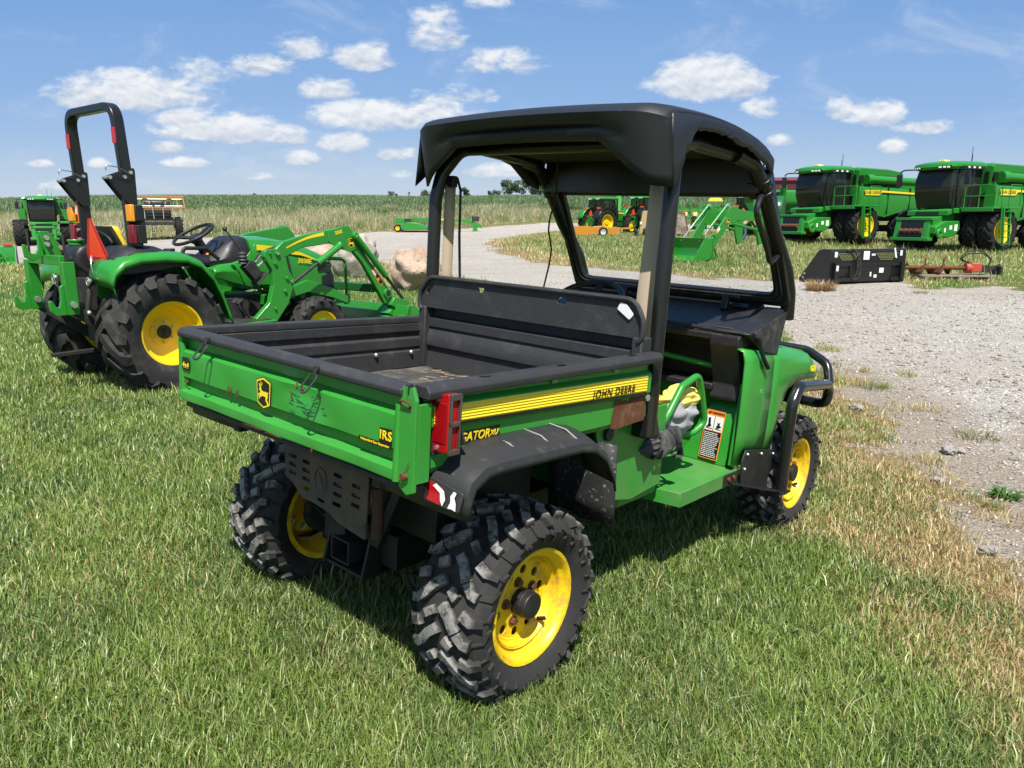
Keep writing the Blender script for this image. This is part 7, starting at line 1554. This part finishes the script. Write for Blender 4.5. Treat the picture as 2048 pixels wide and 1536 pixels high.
def plant(name, label, x, y, n, h, w, lean, cols, spread, cat='plant'):
    a = RNG.uniform(0, 6.28, n); r = spread*np.sqrt(RNG.uniform(0, 1, n)); px, py = x+r*np.cos(a), y+r*np.sin(a)
    c = np.array([cols[RNG.integers(len(cols))] for _ in range(n)])*RNG.uniform(.75, 1.2, (n, 1))
    o = blades(name, px, py, ground_z(px, py), h*RNG.uniform(.5, 1, n), w*RNG.uniform(.6, 1, n), np.abs(RNG.normal(lean, .25, n)), c, az=a+RNG.normal(0, .5, n)); return tag(o, label, cat)
STR = [(.42, .27, .13), (.5, .36, .2), (.34, .22, .1)]
plant('dry_shrub', 'rounded straw coloured dry tuft in front of the black bucket', 6.55, 15.9, 700, .30, .012, .8, STR, .26, 'shrub')
plant('weed', 'small green broadleaf weed growing in the gravel beside the drive edge', 2.98, 4.25, 60, .10, .022, .95, [(.07, .15, .03), (.1, .2, .04)], .05)
plant('grass_clump', 'small green grass clump growing alone in the gravel behind the brush guard', 3.55, 7.2, 160, .08, .005, .6, [(.1, .2, .05), (.3, .28, .1)], .14, 'grass')
for i, (x, y) in enumerate(((3.6, 5.55), (8.3, 15.2))): plant('grass_clump', ['low dry grass clump at the far edge of the gravel bend', 'low green clump on the white gravel near the pallet'][i], x, y, 150, .08, .006, .7, [(.12, .2, .06), (.35, .28, .12)], .16, 'grass')

# ---- trees on the ridge
LEAF = [M('tree leaf dark', (.035, .065, .022), .7, var=.35, vscale=2), M('tree leaf olive', (.055, .085, .03), .7, var=.35, vscale=2)]
BARK = M('bark', (.07, .055, .04), .9)
def tree(label, x, y, h, w, seed, mt, name='tree'):
    R = np.random.default_rng(seed); z0 = gz(x, y)-.1; T = thing(name, label, 'tree', (x, y, z0), 0, 'trees on the ridge')
    m = MB(); m.tube([(0, 0, 0), (.1, 0, h*.25), (.05, .1, h*.5)], .05*h*.5, 6, r2=.02*h)
    for k in range(5): a = R.uniform(0, 6.28); m.tube([(0, 0, h*R.uniform(.15, .4)), (w*.25*math.cos(a), w*.25*math.sin(a), h*.5), (w*.4*math.cos(a), w*.4*math.sin(a), h*.7)], .03*h*.4, 5, r2=.006*h)
    m.build('trunk', BARK, T, split=False)
    nb = int(5+w*1.6); C = []
    for k in range(nb): a = R.uniform(0, 6.28); r = w*.5*math.sqrt(R.uniform(0, .75)); C.append((r*math.cos(a), r*math.sin(a)*.7, h*R.uniform(.38, .86)*(1-.25*(r/(w*.5))**2), R.uniform(.22, .40)*min(w, h)*.5))
    vs = []; fs = []
    for cx, cy, cz, cr in C:
        for k in range(170):
            d = R.normal(0, 1, 3); d /= np.linalg.norm(d); p = np.array([cx, cy, cz])+d*cr*R.uniform(.55, 1.15)*np.array([1, 1, .85]); u = R.normal(0, 1, 3); u /= np.linalg.norm(u); v = np.cross(u, R.normal(0, 1, 3)); v /= np.linalg.norm(v)+1e-9; s = R.uniform(.10, .20)*max(.7, h/6); n = len(vs)
            vs += [tuple(p-u*s-v*s*.5), tuple(p+u*s*.3-v*s*.6), tuple(p+u*s+v*s*.3), tuple(p-u*s*.2+v*s*.6)]; fs.append((n, n+1, n+2, n+3))
    m = MB(); m.v = vs; m.f = fs; m.build('crown', LEAF[mt], T, smooth=0, split=False)
def tx(px, d): return (px-1024)/1491.35*d
for i, (px, d, h, w, mt, l) in enumerate(((1020, 215, 7.2, 6.5, 0, 'broad dark bushy tree at the end of the corn skyline'), (1062, 212, 8.2, 7.0, 0, 'tallest bushy tree on the skyline beside the roof post'), (1092, 214, 6.8, 5.5, 1, 'bushy tree whose crown meets the roof post on the skyline'), (990, 220, 4.4, 3.6, 0, 'low round bush just left of the broad skyline trees'), (932, 222, 5.6, 3.4, 0, 'lone round tree on the skyline above the mower tongue'), (912, 222, 3.8, 3.0, 1, 'low bush leaning against the lone skyline tree'), (862, 220, 4.6, 4.5, 1, 'tree on the skyline behind the rear roof post'), (893, 222, 4.0, 3.8, 1, 'small skyline tree just beyond the seat belt'), (792, 224, 4.0, 3.4, 0, 'small dark bush on the bare corn skyline by the roof flap'), (822, 226, 4.3, 1.2, 0, 'thin upright sapling on the corn skyline'), (520, 228, 3.6, 2.2, 0, 'tiny lone bush on the corn skyline above the steering wheel'), (1172, 200, 8.6, 8.0, 0, 'tree seen through the windshield above the first cab tractor'), (1240, 150, 6.2, 9.0, 1, 'olive tree between the two cab tractors'), (1222, 158, 6.4, 6.0, 1, 'olive tree behind the exhaust of the first cab tractor'))): tree(l, tx(px, d), d, h, w, 50+i, mt)

# ---- red barn
Bn = put('barn', 'dark red metal barn roof just showing behind the combines', 'barn', 50, 135, 20)
m = MB(); m.box(-9, 9, -6, 6, -.5, 3.9); m.prism([(-6, 3.9), (6, 3.9), (0, 4.6)], 'x', -9, 9); m.build('wall', M('dark red metal wall', (.12, .015, .02), .5), Bn, split=False)
m = MB(); m.strip([(-6.3, 3.92), (0, 4.72), (6.3, 3.92)], 'x', -9.3, 9.3, .12); m.build('roof', M('dark red metal roof', (.16, .02, .028), .4), Bn)
m = MB(); m.box(-2, 2, -6.06, -5.98, 0, 3.2); m.build('door', M('dark barn door', (.08, .012, .015), .5), Bn)

# ---- person in jeans behind the loader
def person():
    T = put('person', 'person in blue jeans bending forward behind the green loader arm', 'person', 12.0, 39.5, 85)
    def skin(name, V_, E, Rr, mat):
        me = bpy.data.meshes.new(name); me.from_pydata(V_, E, []); o = bpy.data.objects.new(name, me); COL.objects.link(o); o.parent = T
        sk = o.modifiers.new('skin', 'SKIN'); 
        for i, r in enumerate(Rr): me.skin_vertices[0].data[i].radius = (r, r)
        me.skin_vertices[0].data[0].use_root = True; sk.use_smooth_shade = True; sb = o.modifiers.new('sub', 'SUBSURF'); sb.levels = 1; sb.render_levels = 1; me.materials.append(mat); return o
    def sk_mesh(*a):
        o = skin(*a); return o
    # pelvis root, spine bent forward (+y), head, arms reaching down, legs astride
    Vb = [(0, 0, .92), (0, .10, 1.08), (0, .30, 1.26), (0, .42, 1.32), (0, .50, 1.34), (0, .60, 1.36), (.17, .36, 1.27), (.24, .46, 1.02), (.22, .60, .80), (.21, .64, .72), (-.17, .36, 1.27), (-.24, .44, 1.02), (-.22, .58, .80), (-.21, .62, .72),
          (.10, -.02, .86), (.20, .06, .48), (.26, -.14, .08), (.27, .02, .04), (-.10, -.02, .86), (-.18, .10, .48), (-.20, .02, .08), (-.21, .18, .04)]
    Eb = [(0, 1), (1, 2), (2, 3), (3, 4), (4, 5), (2, 6), (6, 7), (7, 8), (8, 9), (2, 10), (10, 11), (11, 12), (12, 13), (0, 14), (14, 15), (15, 16), (16, 17), (0, 18), (18, 19), (19, 20), (20, 21)]
    Rb = [.13, .14, .15, .07, .085, .07, .06, .045, .035, .03, .06, .045, .035, .03, .095, .062, .045, .035, .095, .062, .045, .035]
    sk_mesh('body', Vb, Eb, Rb, M('skin', (.5, .3, .2), .6))
    jn = [(0, -.01, .93), (.10, -.02, .84), (.20, .06, .48), (.255, -.12, .12), (-.10, -.02, .84), (-.18, .10, .48), (-.20, .03, .12)]
    sk_mesh('jeans', jn, [(0, 1), (1, 2), (2, 3), (0, 4), (4, 5), (5, 6)], [.15, .115, .085, .078, .115, .085, .078], M('blue denim', (.045, .075, .14), .85, var=.3))
    sh = [(0, .02, .98), (0, .12, 1.10), (0, .30, 1.27), (.18, .36, 1.26), (.235, .45, 1.06), (-.18, .36, 1.26), (-.235, .44, 1.06)]
    sk_mesh('shirt', sh, [(0, 1), (1, 2), (2, 3), (3, 4), (2, 5), (5, 6)], [.155, .165, .165, .075, .062, .075, .062], M('dark shirt', (.03, .035, .045), .85))
    for x, y in ((.265, -.08), (-.205, .07)):
        m = MB(); m.ball((x, y, .055), .06, sx=.8, sy=2.0, sz=.8); m.build('boot', M('brown boot', (.06, .04, .03), .7) if x > 0 else bpy.data.materials['brown boot'], T)
    m = MB(); m.ball((0, .57, 1.40), .10, sx=.9, sy=1.0, sz=.9); m.build('hair', M('dark hair', (.02, .015, .01), .8), T)
person()
